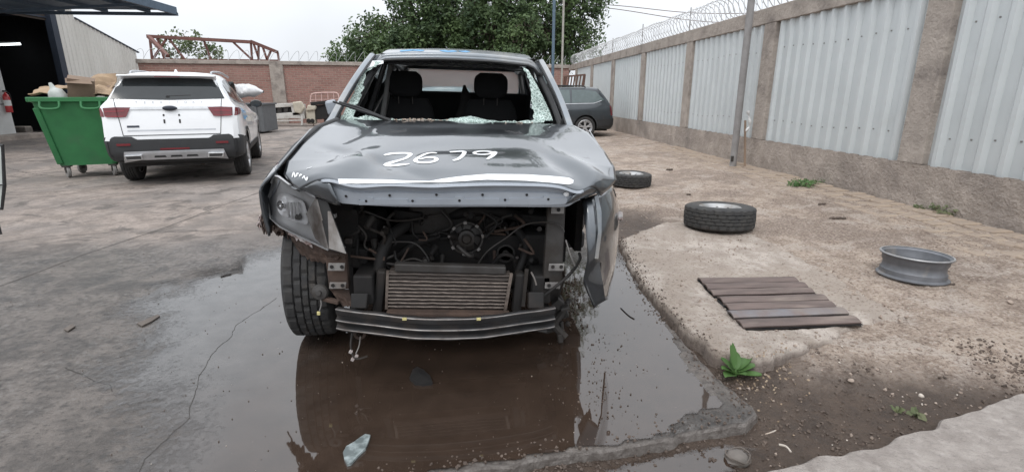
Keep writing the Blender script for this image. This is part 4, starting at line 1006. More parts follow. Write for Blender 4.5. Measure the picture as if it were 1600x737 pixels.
# header rail with the ragged torn screen edge
hp = [roof(u / 30, 0) + Vector((0, .02, -.028)) for u in range(1, 30)]
mb = MB(); mb.tube(hp, .026, 8, flat=.8); mb.build('header_rail', 'paint_roof', truck, smooth=60)
mb = MB(); mb.tube([p + Vector((0, -.024, -.012)) for p in hp], .011, 6); mb.build('screen_seal', 'black_plastic', truck)
rg = random.Random(4); mb = MB()
for k_ in range(3):
    q = cr([T(x, y + 2 + k_ * 1.6, 4.1) for x, y in ((600, 93), (640, 96), (672, 93), (690, 96), (712, 97), (735, 100), (760, 99), (790, 102), (825, 105))], 4); q = [p + Vector((0, 0, .008 * rg.uniform(-1, 1))) for p in q]; mb.tube(q, .006, 5)
mb.build('hanging_seal', 'black_plastic', truck, smooth=60)
# remains of the windscreen: broken sheets clinging to both pillars and the bottom edge
def glass_piece(name, tops, bots, n=30, m_=10, jag=.012, parent=truck):
    A_ = rs(tops, n + 1); B_ = rs(bots, n + 1); P = []
    for i in range(n + 1):
        row = []
        for j in range(m_ + 1):
            p = A_[i].lerp(B_[i], j / m_); k_ = j / m_
            row.append(p + Vector((jag * nz3(p.x, p.z, 2, 40) * k_ * 1.5, jag * 1.2 * nz3(p.x, p.z, 7, 14), jag * nz3(p.x, p.z, 5, 33) * k_)))
        P.append(row)
    return MB().sheet(P, .004).build(name, 'shattered_glass', parent)
def Tw(px, py):
    """on the plane of the windscreen"""
    d = TMI.to_3x3() @ ray(px, py); n_ = Vector((0, -.46, .57)).normalized(); p0 = Vector((0, .54, 1.235)); k_ = (p0 - CAML).dot(n_) / d.dot(n_); return CAML + d * k_
glass_piece('shattered_glass', [Tw(*q) for q in ((534, 183), (546, 157), (560, 128), (574, 103), (582, 95))], [Tw(*q) for q in ((552, 184), (556, 165), (562, 150), (569, 135), (572, 112), (598, 98))])
glass_piece('shattered_glass', [Tw(*q) for q in ((816, 104), (826, 110), (842, 138), (857, 170), (864, 188))], [Tw(*q) for q in ((822, 112), (828, 130), (831, 150), (833, 170), (834, 190))])
glass_piece('shattered_glass', [Tw(*q) for q in ((532, 186), (560, 189), (600, 191), (640, 192), (700, 192.5), (760, 193), (800, 194), (850, 192))], [Tw(*q) for q in ((534, 180), (556, 184), (575, 181), (600, 186), (640, 187), (690, 188), (720, 184), (760, 189), (800, 190), (850, 187))], n=60)
gp = [T(x, y, Y) for x, y, Y in ((690, 190, 3.45), (715, 184, 3.45), (735, 181, 3.46), (752, 185, 3.47), (775, 191, 3.48))]
glass_piece('crumpled_glass', gp, [T(x, y + 7, Y - .06) for x, y, Y in ((690, 188, 3.45), (715, 188, 3.44), (735, 187, 3.44), (752, 187, 3.45), (775, 188, 3.46))], jag=.03)
MB().strip([Tw(*q) for q in ((572, 97), (580, 95), (599, 95))], [Tw(*q) for q in ((570, 108), (584, 103), (599, 99))], 8, 3, thick=.004).build('sticker', 'white_mark', truck)
# cowl, dash, wipers, rubble along the screen
mb = MB(); mb.grid(lambda u, v: (-.78 + 1.56 * u, .44 + .14 * v, 1.222 + .012 * v - .012 * abs(2 * u - 1) ** 2), 20, 3); mb.build('cowl', 'black_plastic', truck, smooth=60)
mb = MB(); mb.grid(lambda u, v: (-.72 + 1.44 * u, .56 + .45 * v, 1.225 - .02 * v - .25 * max(0, v - .7)), 16, 8); mb.build('dashboard', 'seat_cloth', truck, smooth=60)
mb = MB(); mb.box((0, 1.0, .85), (1.44, .1, .6)); mb.build('dash_face', 'seat_cloth', truck)
wb = [T(520, 159, 3.32), T(555, 170, 3.38), T(585, 180, 3.42), T(610, 189, 3.46)]
wp = thing('wiper', None, None, wb[3]); wp.parent = truck
mb = MB(); mb.tube([p - wb[3] for p in wb], [.006, .01, .012, .016], 6); mb.build('arm', 'black_plastic', wp)
mb = MB(); mb.tube([p - wb[3] for p in (T(530, 160, 3.36), T(558, 167, 3.41), T(600, 184, 3.47))], .008, 5); mb.build('blade', 'black_plastic', wp)
mb = MB(); mb.tube([T(605, 191, 3.47), T(650, 190.5, 3.47), T(680, 192, 3.48)], .011, 6); mb.build('wiper', 'black_plastic', truck)
mat('litter', (.30, .22, .16), (.45, .40, .35), sc=30, rough=.9)
mb = MB(); rg = random.Random(9)
for k_ in range(80):
    x = rg.uniform(600, 850) if k_ > 60 else rg.gauss(660, 35); p = Vector(((x - 706) / 230 * .98 + rg.uniform(-.02, .02), rg.uniform(.43, .53), 1.245 + rg.uniform(-.004, .008)))
    mb.box(p, (rg.uniform(.004, .016), rg.uniform(.004, .016), rg.uniform(.003, .008)), rotm(rg.uniform(0, 90), rg.uniform(0, 90), rg.uniform(0, 180)))
o = mb.build('glass_crumbs', 'litter', truck); o['kind'] = 'stuff'
# seats
def seat(px, py, w_=.5):
    c = T(px, py, 4.72); st = thing('seat', None, None, (c.x, c.y, .55)); st.parent = truck; zt = c.z - .55
    def rbox(nm, cx, cy, cz_, sx_, sy_, sz_, tilt=0, rnd=.35):
        m2 = MB(); secs = []
        for k_ in range(9):
            v_ = k_ / 8; q = 1 - rnd * (abs(2 * v_ - 1) ** 4); secs.append([(TR((cx, cy + tilt * (v_ - .5), cz_)) @ Vector((sx_ / 2 * q * math.copysign(abs(math.cos(a_)) ** .45, math.cos(a_)), sy_ / 2 * q * math.copysign(abs(math.sin(a_)) ** .6, math.sin(a_)), sz_ * (v_ - .5)))) for a_ in [2 * math.pi * i / 20 for i in range(20)]])
        m2.loft(secs); return m2.build(nm, 'seat_cloth', st, smooth=60)
    rbox('headrest', 0, 0, zt, .30, .12, .21)
    for dx in (-.06, .06): MB().tube([(dx, .0, zt - .17), (dx, 0, zt - .08)], .0055, 8).build('headrest_post', 'bay_metal', st)
    rbox('backrest', 0, .04, zt - .42, w_, .16, .60, .12, .25); rbox('cushion', 0, -.22, -.0, w_, .5, .18, 0, .2)
seat(633, 131); seat(767, 134)
mb = MB(); mb.box((0, 2.52, 1.08), (1.4, .16, .72)); 
mb.build('rear_bench', 'seat_cloth', truck, bevel=.05)
mb = MB(); mb.tube(cr([(0.02, 2.0, 1.5), (.03, 1.95, 1.36), (-.03, 1.9, 1.15), (-.08, 1.85, .9)], 5), [.012, .02, .03, .045] + [.045] * 12, 6, flat=.3); mb.build('seat_belt', 'bay_black', truck)
p = Vector((.36, 1.05, 1.02)); mb = MB(); mb.lathe([(.18 + .014 * math.cos(a_), .014 * math.sin(a_)) for a_ in [i * math.pi / 4 for i in range(8)]], 32, TR(p) @ Matrix.Rotation(R(65), 4, 'X'), closed=True); mb.build('steering_wheel', 'black_plastic', truck, smooth=60)
# mirrors
mb = MB(); mb.box(T(519, 168, 3.74), (.075, .06, .10), rotm(0, -12, 8)); mb.build('mirror', 'paint_inner', truck, bevel=.018)
mb = MB(); mb.bar((-.78, .60, 1.20), T(514, 184, 3.62), .04, .04); mb.build('mirror_arm', 'black_plastic', truck)
mb = MB(); mb.lathe([(0, -.05), (.05, -.045), (.075, -.02), (.08, .03), (.07, .045), (0, .045)], 16, TR(T(884, 193, 3.62)) @ Matrix.Rotation(R(90), 4, 'X') @ Matrix.Diagonal((.45, .7, 1, 1))); mb.build('mirror', 'black_plastic', truck, smooth=50)

# ---- left fender, headlight
def fender(u, v):
    """u: front to door, v: top to bottom; local"""
    y = -.36 + .90 * u; z_top = interp([(0, 1.045), (.3, 1.115), (.65, 1.19), (1, 1.215)], u); arch = math.sqrt(max(0, .47 ** 2 - (y + .02) ** 2)) + .36 if abs(y + .02) < .47 else .45
    zb = max(.45, arch); z = z_top + (zb - z_top) * v
    x = -(.885 + .085 * sstep(0, .35, v) - .015 * v + .02 * math.sin(v * 3)) - .02 * (1 - u) * 0
    return Vector((x, y, z))
mb = MB(); mb.grid(fender, 30, 14); fl_ = mb.build('fender', 'paint_grey', truck, smooth=60, thick=.012)
mb = MB(); mb.tube([hood(-1, i / 24) + Vector((-.022 - .012 * i / 18, 0, -.012)) for i in range(19)], [.024 - .0007 * i for i in range(19)], 8); mb.build('hood_edge_tube', 'black_plastic', truck, smooth=60)  # black tube following the left edge of the hood
HLy = lambda px: interp([(405, 2.82), (418, 2.70), (440, 2.60), (470, 2.53), (500, 2.47), (545, 2.42)], px)
def HL(px, py, back=0.): return T(px, py, HLy(px) + back)
topc = [(424, 286), (428, 274), (436, 276), (452, 288), (470, 297), (493, 308)]; botc = [(417, 312), (423, 341), (438, 354), (455, 363), (485, 377), (513, 390)]
A_ = rs([Vector((x, y, 0)) for x, y in topc], 25); B_ = rs([Vector((x, y, 0)) for x, y in botc], 25)
hl = MB().sheet([[HL(*A_[i].lerp(B_[i], j / 14).xy, .012 + .055 * (math.sin(math.pi * i / 24) * math.sin(math.pi * j / 14)) ** .45) for j in range(15)] for i in range(25)]).build('headlight', 'lamp_bowl', truck, smooth=60)
# chrome chamber set into the bowl, with ribs, bulb and clear cover
def tri(name, pix, back, m, parent, thick=.006, n=14, mm=6):
    h_ = len(pix) // 2; return MB().strip([HL(x, y, back) for x, y in pix[:h_]], [HL(x, y, back) for x, y in reversed(pix[h_:])], n, mm, thick=thick).build(name, m, parent, smooth=40)
c0 = HL(452, 326, .0)
rim_l = [(432, 318), (436, 304), (447, 303), (462, 309), (476, 318), (481, 348), (472, 349), (460, 346), (447, 341), (436, 332)]
P = []
cen_ = HL(458, 327, .05)
loop = cr([HL(x, y, .012) for x, y in rim_l], 4, True)
for p in loop: P.append([p, p.lerp(cen_, .3) + Vector((0, .022, 0)), p.lerp(cen_, .7) + Vector((0, .012, 0)), p.lerp(cen_, .97)])
P.append(P[0]); MB().sheet(P).build('reflector', 'lamp_chrome', hl, smooth=60)
for k_ in range(4):
    x = 451 + 5 * k_; MB().bar(HL(x - 1, 316, .03), HL(x + 1, 344, .03), .006, .012, (0, 1, 0)).build('rib', 'lamp_bowl', hl)
MB().lathe([(0, .02), (.012, .015), (.016, 0), (.016, -.02)], 14, TR(HL(466, 339, .03)) @ Matrix.Rotation(R(90), 4, 'X')).build('bulb_cap', 'rotor_dark', hl, smooth=60)
MB().lathe([(0, .03), (.02, .02), (.03, 0), (.034, -.01)], 14, TR(HL(442, 321, .04)) @ Matrix.Rotation(R(90), 4, 'X')).build('bulb', 'chrome', hl, smooth=60)
MB().strip([HL(x, y) + Vector((0, -.012, 0)) for x, y in topc], [HL(x, y) + Vector((0, -.012, 0)) for x, y in botc], 24, 10).build('lens', 'lens', hl, smooth=60)
for top_, bot_ in ((topc, None), (botc, None)):
    MB().tube([HL(x, y, .005) for x, y in top_], .006, 6).build('lens_rim', 'lamp_bowl', hl, smooth=60)
mat('scraped', (.36, .35, .34), (.11, .085, .07), sc=11, rough=.5, stretch=(1, 1, .5), fac=(.3, .62))
MB().strip([HL(478, 334), HL(492, 310), HL(496, 312)], [HL(492, 372), HL(508, 388), HL(516, 389)], 8, 10, thick=.004).build('scuffed_corner', 'scraped', hl)
MB().strip([HL(494, 309, .0), HL(512, 316, .0)], [HL(514, 390, .0), HL(541, 396, -.02)], 6, 12, thick=.006).build('headlight_trim', 'black_plastic', truck, smooth=60)
MB().strip([HL(512, 330, -.01), HL(516, 330, -.01)], [HL(514, 388, -.01), HL(540, 396, -.03)], 5, 10, thick=.004).build('scuffed_trim', 'scraped', truck)
MB().strip([T(430, 268, 2.74), T(437, 282, 2.64)], [T(410, 335, 2.84), T(419, 318, 2.74)], 6, 10, thick=.006).build('fender_nose', 'paint_inner', truck, smooth=60)
MB().strip([T(424, 290, 2.76), T(418, 312, 2.76), T(424, 343, 2.76)], [T(416, 282, 2.92), T(408, 335, 2.95), T(404, 348, 2.98)], 10, 4, thick=.008).build('fender_side', 'paint_grey', truck, smooth=60)
MB().strip([T(470, 270, 2.74), T(560, 280, 2.74)], [T(505, 385, 2.72), T(560, 385, 2.72)], 4, 4, thick=.01).build('lamp_gap_blocker', 'bay_black', truck)  # black sheet added to block light leaking past the headlight
# torn liner and ragged edges below the lamp
rg = random.Random(12)
def ragged(name, tops, bots, m, jag=.02, n=26, m_=6, thick=.006, seed=3):
    A_ = rs(tops, n + 1); B_ = rs(bots, n + 1)
    return MB().sheet([[A_[i].lerp(B_[i] + Vector((0, 0, jag * nz3(i * .9, seed, 1, 1.)) ), j / m_) + Vector((0, jag * .8 * nz3(i * .4, j * .6, seed), 0)) for j in range(m_ + 1)] for i in range(n + 1)], thick).build(name, m, truck)
ragged('torn_liner', [T(404, 338, 2.88), T(415, 333, 2.8), T(428, 346, 2.7), T(450, 362, 2.62)], [T(403, 350, 2.9), T(416, 362, 2.84), T(434, 366, 2.75), T(452, 368, 2.66)], 'bay_rust', .05)
ragged('torn_edge', [T(404, 340, 2.86), T(408, 334, 2.84)], [T(402, 352, 2.87), T(409, 354, 2.86)], 'torn_edge', .04, 10, 4)
ragged('torn_edge', [T(413, 330, 2.76), T(418, 330, 2.76)], [T(424, 348, 2.74), T(428, 346, 2.74)], 'torn_edge', .03, 6, 8)
ragged('torn_edge', [T(450, 361, 2.6), T(468, 370, 2.57), T(487, 380, 2.54)], [T(450, 366, 2.6), T(470, 377, 2.57), T(487, 386, 2.54)], 'torn_edge', .02, 14, 4)
ragged('lamp_bracket', [T(450, 366, 2.64), T(480, 378, 2.56), T(513, 391, 2.5), T(543, 397, 2.46)], [T(468, 395, 2.68), T(488, 408, 2.62), T(512, 412, 2.55), T(541, 402, 2.5)], 'bay_rust', .02)
ragged('inner_liner', [T(455, 368, 2.72), T(470, 385, 2.68)], [T(498, 440, 2.75), T(510, 452, 2.68)], 'bay_rust', .02, 10, 12)
# front wheel still on (viewer's left), turned slightly
fw = thing('front_wheel', None, None, (-.83, -.03, .375), (0, 0, R(7))); fw.parent = truck
wheel_parts(fw, .372, .26, .21, mtx=AX_LEFT)
# hub where the other front wheel is gone
hub = thing('bare_hub', None, None, (.62, .0, .34)); hub.parent = truck
MB().lathe([(0, .05), (.05, .05), (.05, .02), (.15, .02), (.15, 0), (.09, -.02), (.09, -.1), (0, -.1)], 24, AX_RIGHT).build('brake_disc', 'bay_rust', hub, smooth=40)
m2 = MB(); m2.box((-.05, -.13, -.02), (.12, .10, .16), rotm(20, 10, 0)); m2.build('caliper', 'bay_grey', hub, bevel=.015)
m2 = MB(); m2.bar((-.05, -.02, -.1), (-.4, .05, -.02), .07, .05); m2.build('lower_arm', 'bay_rust', hub, bevel=.01)
m2 = MB(); m2.tube(cr([(-.02, -.1, -.06), (.02, -.2, -.14), (-.04, -.28, -.2), (.02, -.33, -.26)], 4), .022, 8); m2.build('brake_hose', 'bay_grey', hub)
rg = random.Random(5)
for k_ in range(14): MB().box((rg.uniform(-.12, .05), rg.uniform(-.36, -.15), rg.uniform(-.26, -.06)), (rg.uniform(.02, .06), rg.uniform(.02, .06), rg.uniform(.02, .06)), rotm(rg.uniform(0, 90), rg.uniform(0, 90), 0)).build('broken_link', 'bay_grey', hub, bevel=.006)

# ---- right fender, torn loose and hanging
cols = [  # each column runs top to bottom; (px, py, Y)
    [(909, 312, 2.54), (913, 340, 2.49), (917, 375, 2.44), (919, 402, 2.42), (915, 425, 2.43), (912, 442, 2.44), (920, 462, 2.45), (928, 482, 2.46)],
    [(924, 306, 2.55), (928, 330, 2.50), (930, 365, 2.45), (928, 403, 2.43), (926, 420, 2.44), (926, 440, 2.44), (929, 458, 2.45), (934, 476, 2.45)],
    [(936, 302, 2.60), (942, 330, 2.54), (942, 365, 2.48), (937, 406, 2.46), (939, 425, 2.45), (942, 442, 2.44), (944, 455, 2.44), (946, 469, 2.44)],
    [(945, 298, 2.66), (955, 325, 2.62), (957, 365, 2.58), (953, 405, 2.55), (951, 425, 2.54), (950, 440, 2.53), (950, 455, 2.52), (950, 468, 2.52)],
    [(953, 293, 2.78), (964, 322, 2.78), (967, 352, 2.76), (963, 400, 2.74), (960, 420, 2.72), (957, 436, 2.70), (954, 450, 2.68), (951, 466, 2.66)],
    [(958, 290, 2.95), (967, 320, 3.02), (968, 345, 3.0), (964, 395, 2.95), (961, 415, 2.9), (958, 430, 2.88), (955, 446, 2.85), (952, 462, 2.8)]]
cc_ = [rs(cr([T(*q) for q in c], 4), 24) for c in cols]
P = [[q_ for a_, b_ in zip([c[i] for c in cc_], [c[i] for c in cc_][1:]) for q_ in (a_, a_.lerp(b_, .5))] + [cc_[-1][i]] for i in range(24)]
fr = MB().sheet(P).build('fender', 'paint_grey', truck, smooth=22, thick=.008); fr['label'] = 'bent fender hanging loose on the right'
MB().strip([T(934, 304, 2.585), T(940, 330, 2.525), T(940, 365, 2.465), T(935, 404, 2.445)], [T(929, 307, 2.56), T(933, 330, 2.505), T(935, 365, 2.45), T(930, 404, 2.43)], 20, 2, thick=.004).build('flange_lit_strip', 'paint_roof', fr, smooth=60)  # paler paint stands in for light catching the flange
ragged('torn_liner', [T(921, 408, 2.53), T(930, 414, 2.5), T(938, 410, 2.46)], [T(912, 440, 2.55), T(924, 470, 2.52), T(930, 484, 2.5)], 'bay_black', .03, 16, 10)
MB().strip([T(946, 405, 2.535), T(959, 395, 2.7)], [T(949, 462, 2.51), T(953, 448, 2.65)], 5, 8, thick=.003).build('scraped_patch', 'scraped', fr)
m2 = MB(); m2.strip([T(958, 318, 2.86), T(971, 330, 2.86)], [T(962, 338, 2.82), T(973, 340, 2.82)], 6, 4, thick=.03); m2.build('side_lamp', 'lens', fr); 
m2 = MB(); m2.strip([T(963, 330, 2.85), T(973, 331, 2.85)], [T(963, 343, 2.83), T(973, 343, 2.83)], 6, 4, thick=.012); m2.build('side_lamp_base', 'torn_edge', fr)
# body side behind the missing fender
m2 = MB(); m2.grid(lambda u, v: (.90 - .02 * v, -.05 + .57 * u, 1.20 - .14 * (1 - u) - (.35 - .2 * (1 - u)) * v), 10, 8); m2.build('rear_fender_scrap', 'paint_grey', truck, smooth=60, thick=.01)

# ---- engine bay
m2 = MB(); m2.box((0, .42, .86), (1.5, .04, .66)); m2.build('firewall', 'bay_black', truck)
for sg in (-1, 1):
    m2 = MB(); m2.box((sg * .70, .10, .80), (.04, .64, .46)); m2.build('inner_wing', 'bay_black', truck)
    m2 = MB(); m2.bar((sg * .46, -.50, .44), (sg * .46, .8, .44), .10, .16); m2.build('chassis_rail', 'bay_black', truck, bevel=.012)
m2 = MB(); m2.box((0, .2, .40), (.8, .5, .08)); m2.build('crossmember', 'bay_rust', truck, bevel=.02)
m2 = MB(); m2.box((-.02, .12, .72), (.50, .5, .50)); m2.build('engine_block', 'bay_grey', truck, bevel=.03)
m2 = MB(); m2.box((-.02, .08, 1.0), (.42, .5, .07)); m2.build('engine_cover', 'bay_black', truck, bevel=.025)
def hose(nm, pts, r_, m='bay_black', n=8, k=6): return MB().tube(cr([T(*q) for q in pts], k), r_, n).build(nm, m, truck, smooth=70)
def pulley(px, py, Y, r_, m='bay_grey'):
    return MB().lathe([(0, .01), (r_ * .3, .012), (r_ * .35, .0), (r_ * .75, .0), (r_ * .8, .016), (r_, .016), (r_ * .94, 0), (r_, -.016), (r_, -.03), (0, -.03)], 28, TR(T(px, py, Y)) @ Matrix.Rotation(R(90), 4, 'X')).build('pulley', m, truck, smooth=35)
pulley(790, 395, 2.82, .055); pulley(808, 425, 2.85, .05); pulley(690, 420, 2.85, .05, 'bay_black'); pulley(666, 395, 2.84, .04); pulley(770, 345, 2.85, .04, 'bay_black')
# fan clutch ring with clips
fc = T(729, 372, 2.72); MF = TR(fc) @ Matrix.Rotation(R(90), 4, 'X')
fan = thing('fan_ring', None, None, fc); fan.parent = truck; MF0 = Matrix.Rotation(R(90), 4, 'X')
MB().lathe([(.088 + .007 * math.cos(a_), .007 * math.sin(a_)) for a_ in [i * math.pi / 4 for i in range(8)]], 40, MF0, closed=True).build('ring', 'bay_grey', fan, smooth=70)
MB().lathe([(0, .03), (.02, .03), (.03, .015), (.045, .012), (.048, -.02), (.078, -.03), (.08, -.05), (0, -.05)], 30, MF0).build('hub', 'bay_grey', fan, smooth=35)
for k_, a_ in enumerate((10, 52, 95, 140, 172, 215, 262, 318)):
    MB().box((.09 * math.cos(R(a_)), -.012, .09 * math.sin(R(a_))), (.016, .012, .02), rotm(0, -a_, 0)).build('clip', 'plate_steel', fan, bevel=.003)
for k_ in range(7):
    a_ = k_ * 2 * math.pi / 7; MB().box((.062 * math.cos(a_), .03, .062 * math.sin(a_)), (.05, .006, .035), Matrix.Rotation(-a_, 4, 'Y') @ Matrix.Rotation(R(30), 4, 'X')).build('fan_blade', 'bay_black', fan)
# charge-air cooler with its rows of tubes
ic = thing('intercooler', None, None, T(712, 455, 2.55)); ic.parent = truck; IO = ic.location
q = [T(608, 424, 2.52), T(797, 428, 2.52), T(787, 485, 2.52), T(606, 483, 2.52)]
m2 = MB(); m2.add([p + Vector((0, .012, 0)) for p in q] + [p + Vector((0, .06, 0)) for p in q], [(0, 1, 2, 3), (7, 6, 5, 4), (0, 4, 5, 1), (1, 5, 6, 2), (2, 6, 7, 3), (3, 7, 4, 0)]); m2.build('core', 'core_brown', ic, off=IO)
for k_ in range(10):
    v_ = (k_ + .6) / 10.4; a_ = q[0].lerp(q[3], v_); b_ = q[1].lerp(q[2], v_); pts = [a_.lerp(b_, i / 24) + Vector((0, .004 * nz3(i * .7, k_ * 3, 1), .003 * nz3(i * .5, k_ * 2, 7))) for i in range(25)]
    MB().tube(pts, .0045, 5).build('fin', 'core_fin' if k_ not in (0, 1) else 'core_brown', ic, off=IO)
MB().bar(q[1] + Vector((.006, 0, .004)), q[2] + Vector((.006, 0, -.004)), .016, .02, (0, 1, 0)).build('end_plate', 'core_fin', ic, off=IO)
MB().bar(q[0] + Vector((-.008, .01, 0)), q[3] + Vector((-.008, .01, 0)), .014, .02, (0, 1, 0)).build('end_plate', 'core_fin', ic, off=IO)
MB().bar(T(617, 416, 2.54), T(790, 421, 2.54), .05, .045).build('top_tank', 'bay_grey', ic, off=IO, bevel=.008)
MB().bar(T(604, 489, 2.5), T(796, 491, 2.5), .06, .03).build('bottom_tank', 'bay_rust', ic, off=IO, bevel=.008)
MB().bar(T(598, 420, 2.56), T(590, 486, 2.56), .06, .05).build('side_tank', 'bay_black', ic, off=IO, bevel=.015)
MB().bar(T(812, 424, 2.56), T(806, 486, 2.56), .07, .05).build('side_tank', 'bay_black', ic, off=IO, bevel=.015)
MB().bar(T(823, 420, 2.54), T(817, 478, 2.54), .012, .02).build('support_strip', 'bay_grey', ic, off=IO)
# radiator behind and its shroud
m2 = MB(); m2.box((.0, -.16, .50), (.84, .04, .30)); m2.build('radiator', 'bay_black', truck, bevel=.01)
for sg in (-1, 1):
    m2 = MB(); m2.box((sg * .56, .30, .62), (.34, .04, .56)); m2.build('wheelhouse_leak_panel', 'bay_black', truck)  # dark panels added to stop light leaking into the engine bay
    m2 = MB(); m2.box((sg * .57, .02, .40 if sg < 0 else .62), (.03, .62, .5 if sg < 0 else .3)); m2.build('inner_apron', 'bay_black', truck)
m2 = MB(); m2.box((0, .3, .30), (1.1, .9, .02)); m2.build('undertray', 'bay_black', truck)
# front uprights with bolt plates
def upright(c4, m, Y, nm='upright'):
    m2 = MB(); m2.strip([T(*c, Y) for c in c4[:2]], [T(*c, Y) for c in c4[2:]], 6, 14, thick=.05); return m2.build(nm, m, truck, bevel=.006)
up_r = upright([(856, 318), (884, 318), (848, 455), (878, 448)], 'bay_grey', 2.50)
up_l = upright([(508, 402), (540, 400), (514, 452), (545, 452)], 'bay_rust', 2.52)
def plate(px0, py0, px1, py1, Y, holes):
    o_ = MB().strip([T(px0, py0, Y), T(px1, py0, Y)], [T(px0 - 1, py1, Y), T(px1 - 1, py1, Y)], 2, 2, thick=.006).build('bolt_plate', 'plate_steel', truck, bevel=.002)
    for hx, hy in holes: MB().lathe([(0, 0), (.009, 0), (.010, -.002)], 10, TR(T(hx, hy, Y - .010)) @ Matrix.Rotation(R(90), 4, 'X')).build('bolt_hole', 'bay_black', o_)
plate(513, 411, 539, 423, 2.49, ((518, 417), (534, 417))); plate(515, 441, 541, 451, 2.49, ((520, 446), (535, 446)))
plate(858, 412, 882, 423, 2.47, ((864, 417), (877, 417))); plate(852, 441, 876, 451, 2.47, ((858, 446),)); plate(862, 322, 882, 334, 2.47, ((873, 328),))
# horn, plug and loose wires
MB().lathe([(0, .02), (.012, .02), (.014, .005), (.036, .0), (.042, -.012), (.03, -.03), (0, -.03)], 22, TR(T(499, 457, 2.5)) @ Matrix.Rotation(R(80), 4, 'X')).build('horn', 'bay_grey', truck, smooth=40)
hose('loose_wire', [(500, 465, 2.5), (502, 475, 2.5), (499, 486, 2.5)], .0035, 'plate_steel', 5); MB().box(T(498, 489, 2.5), (.016, .012, .018)).build('connector', 'yellow_plug', truck, bevel=.002)
MB().bar(T(505, 466, 2.52), T(530, 472, 2.5), .03, .02).build('horn_bracket', 'bay_rust', truck, bevel=.004)
ragged('rail_bracket', [T(515, 452, 2.54), T(545, 452, 2.54)], [T(536, 478, 2.52), T(552, 478, 2.52)], 'bay_rust', .01, 10, 6)
m2 = MB(); m2.strip([T(548, 458, 2.45), T(575, 458, 2.45)], [T(548, 482, 2.42), T(572, 482, 2.42)], 4, 4, thick=.05); m2.build('crash_box', 'bay_black', truck, bevel=.006)
m2 = MB(); m2.strip([T(826, 456, 2.45), T(850, 456, 2.45)], [T(826, 482, 2.42), T(850, 482, 2.42)], 4, 4, thick=.05); m2.build('crash_box', 'bay_black', truck, bevel=.006)
# big hoses and harness
hose('intake_hose', [(590, 470, 2.62), (592, 430, 2.62), (597, 395, 2.64), (612, 368, 2.7), (640, 348, 2.8)], .032, 'bay_black', 10)
hose('intake_hose', [(700, 338, 2.9), (740, 330, 2.85), (790, 333, 2.85), (830, 345, 2.8)], .03, 'bay_black', 10)
hose('coolant_hose', [(800, 445, 2.66), (815, 410, 2.68), (822, 380, 2.72), (800, 350, 2.8)], .022, 'bay_black', 10)
hose('coolant_hose', [(620, 400, 2.75), (650, 380, 2.72), (680, 372, 2.75)], .018, 'bay_black', 10)
hose('wiring_harness', [(745, 415, 2.6), (762, 392, 2.55), (790, 372, 2.53), (818, 352, 2.53), (850, 347, 2.5), (874, 352, 2.48), (882, 362, 2.47)], .004, 'bay_grey', 6)
hose('wiring_harness', [(825, 478, 2.46), (850, 462, 2.46), (870, 446, 2.45), (893, 425, 2.5), (906, 405, 2.55), (905, 395, 2.58)], .008, 'bay_black', 6)
hose('wiring_harness', [(884, 375, 2.46), (890, 395, 2.46), (898, 415, 2.48)], .004, 'plate_steel', 6)
hose('wiring_harness', [(830, 425, 2.5), (835, 435, 2.5), (838, 445, 2.5)], .005, 'plate_steel', 6)
hose('loose_wire', [(612, 378, 2.66), (640, 378, 2.66), (655, 385, 2.66), (668, 402, 2.66), (670, 412, 2.64)], .005, 'bay_grey', 6)
hose('loose_wire', [(560, 352, 2.66), (572, 368, 2.66), (570, 385, 2.66), (590, 398, 2.64)], .006, 'bay_grey', 6)
hose('loose_wire', [(570, 330, 2.7), (620, 345, 2.75), (690, 335, 2.8)], .006, 'bay_grey', 6)
hose('loose_wire', [(630, 408, 2.62), (645, 404, 2.62), (660, 408, 2.62)], .006, 'bay_grey', 6)
hose('loose_wire', [(760, 355, 2.8), (785, 340, 2.75), (800, 336, 2.75)], .008, 'bay_grey', 6)
hose('air_pipe', [(770, 412, 2.7), (785, 398, 2.68), (802, 402, 2.68), (806, 420, 2.7)], .012, 'bay_black', 8)
for (px, py, Y, sx_, sy_, sz_, m_, nm) in ((575, 350, 2.85, .18, .2, .16, 'bay_black', 'battery'), (835, 385, 2.8, .14, .2, .2, 'bay_black', 'fuse_box'), (640, 335, 2.9, .16, .12, .06, 'bay_black', 'air_box'), (745, 335, 2.95, .2, .1, .08, 'bay_grey', 'valve_cover'), (650, 430, 2.85, .12, .1, .12, 'bay_black', 'alternator'), (770, 395, 2.9, .16, .1, .14, 'bay_grey', 'pump_body'), (690, 355, 2.92, .1, .1, .1, 'bay_grey', 'thermostat_housing'), (565, 400, 2.75, .1, .1, .12, 'bay_black', 'washer_bottle'), (545, 375, 2.66, .04, .06, .03, 'bay_grey', 'clamp'), (521, 337, 2.5, .028, .03, .02, 'trim_grey', 'clip'), (835, 340, 2.85, .16, .14, .06, 'bay_black', 'relay_box')):
    MB().box(T(px, py, Y), (sx_, sy_, sz_), rotm(0, random.uniform(-6, 6), random.uniform(-10, 10))).build(nm, m_, truck, bevel=min(sx_, sz_) * .18)
rg = random.Random(77)
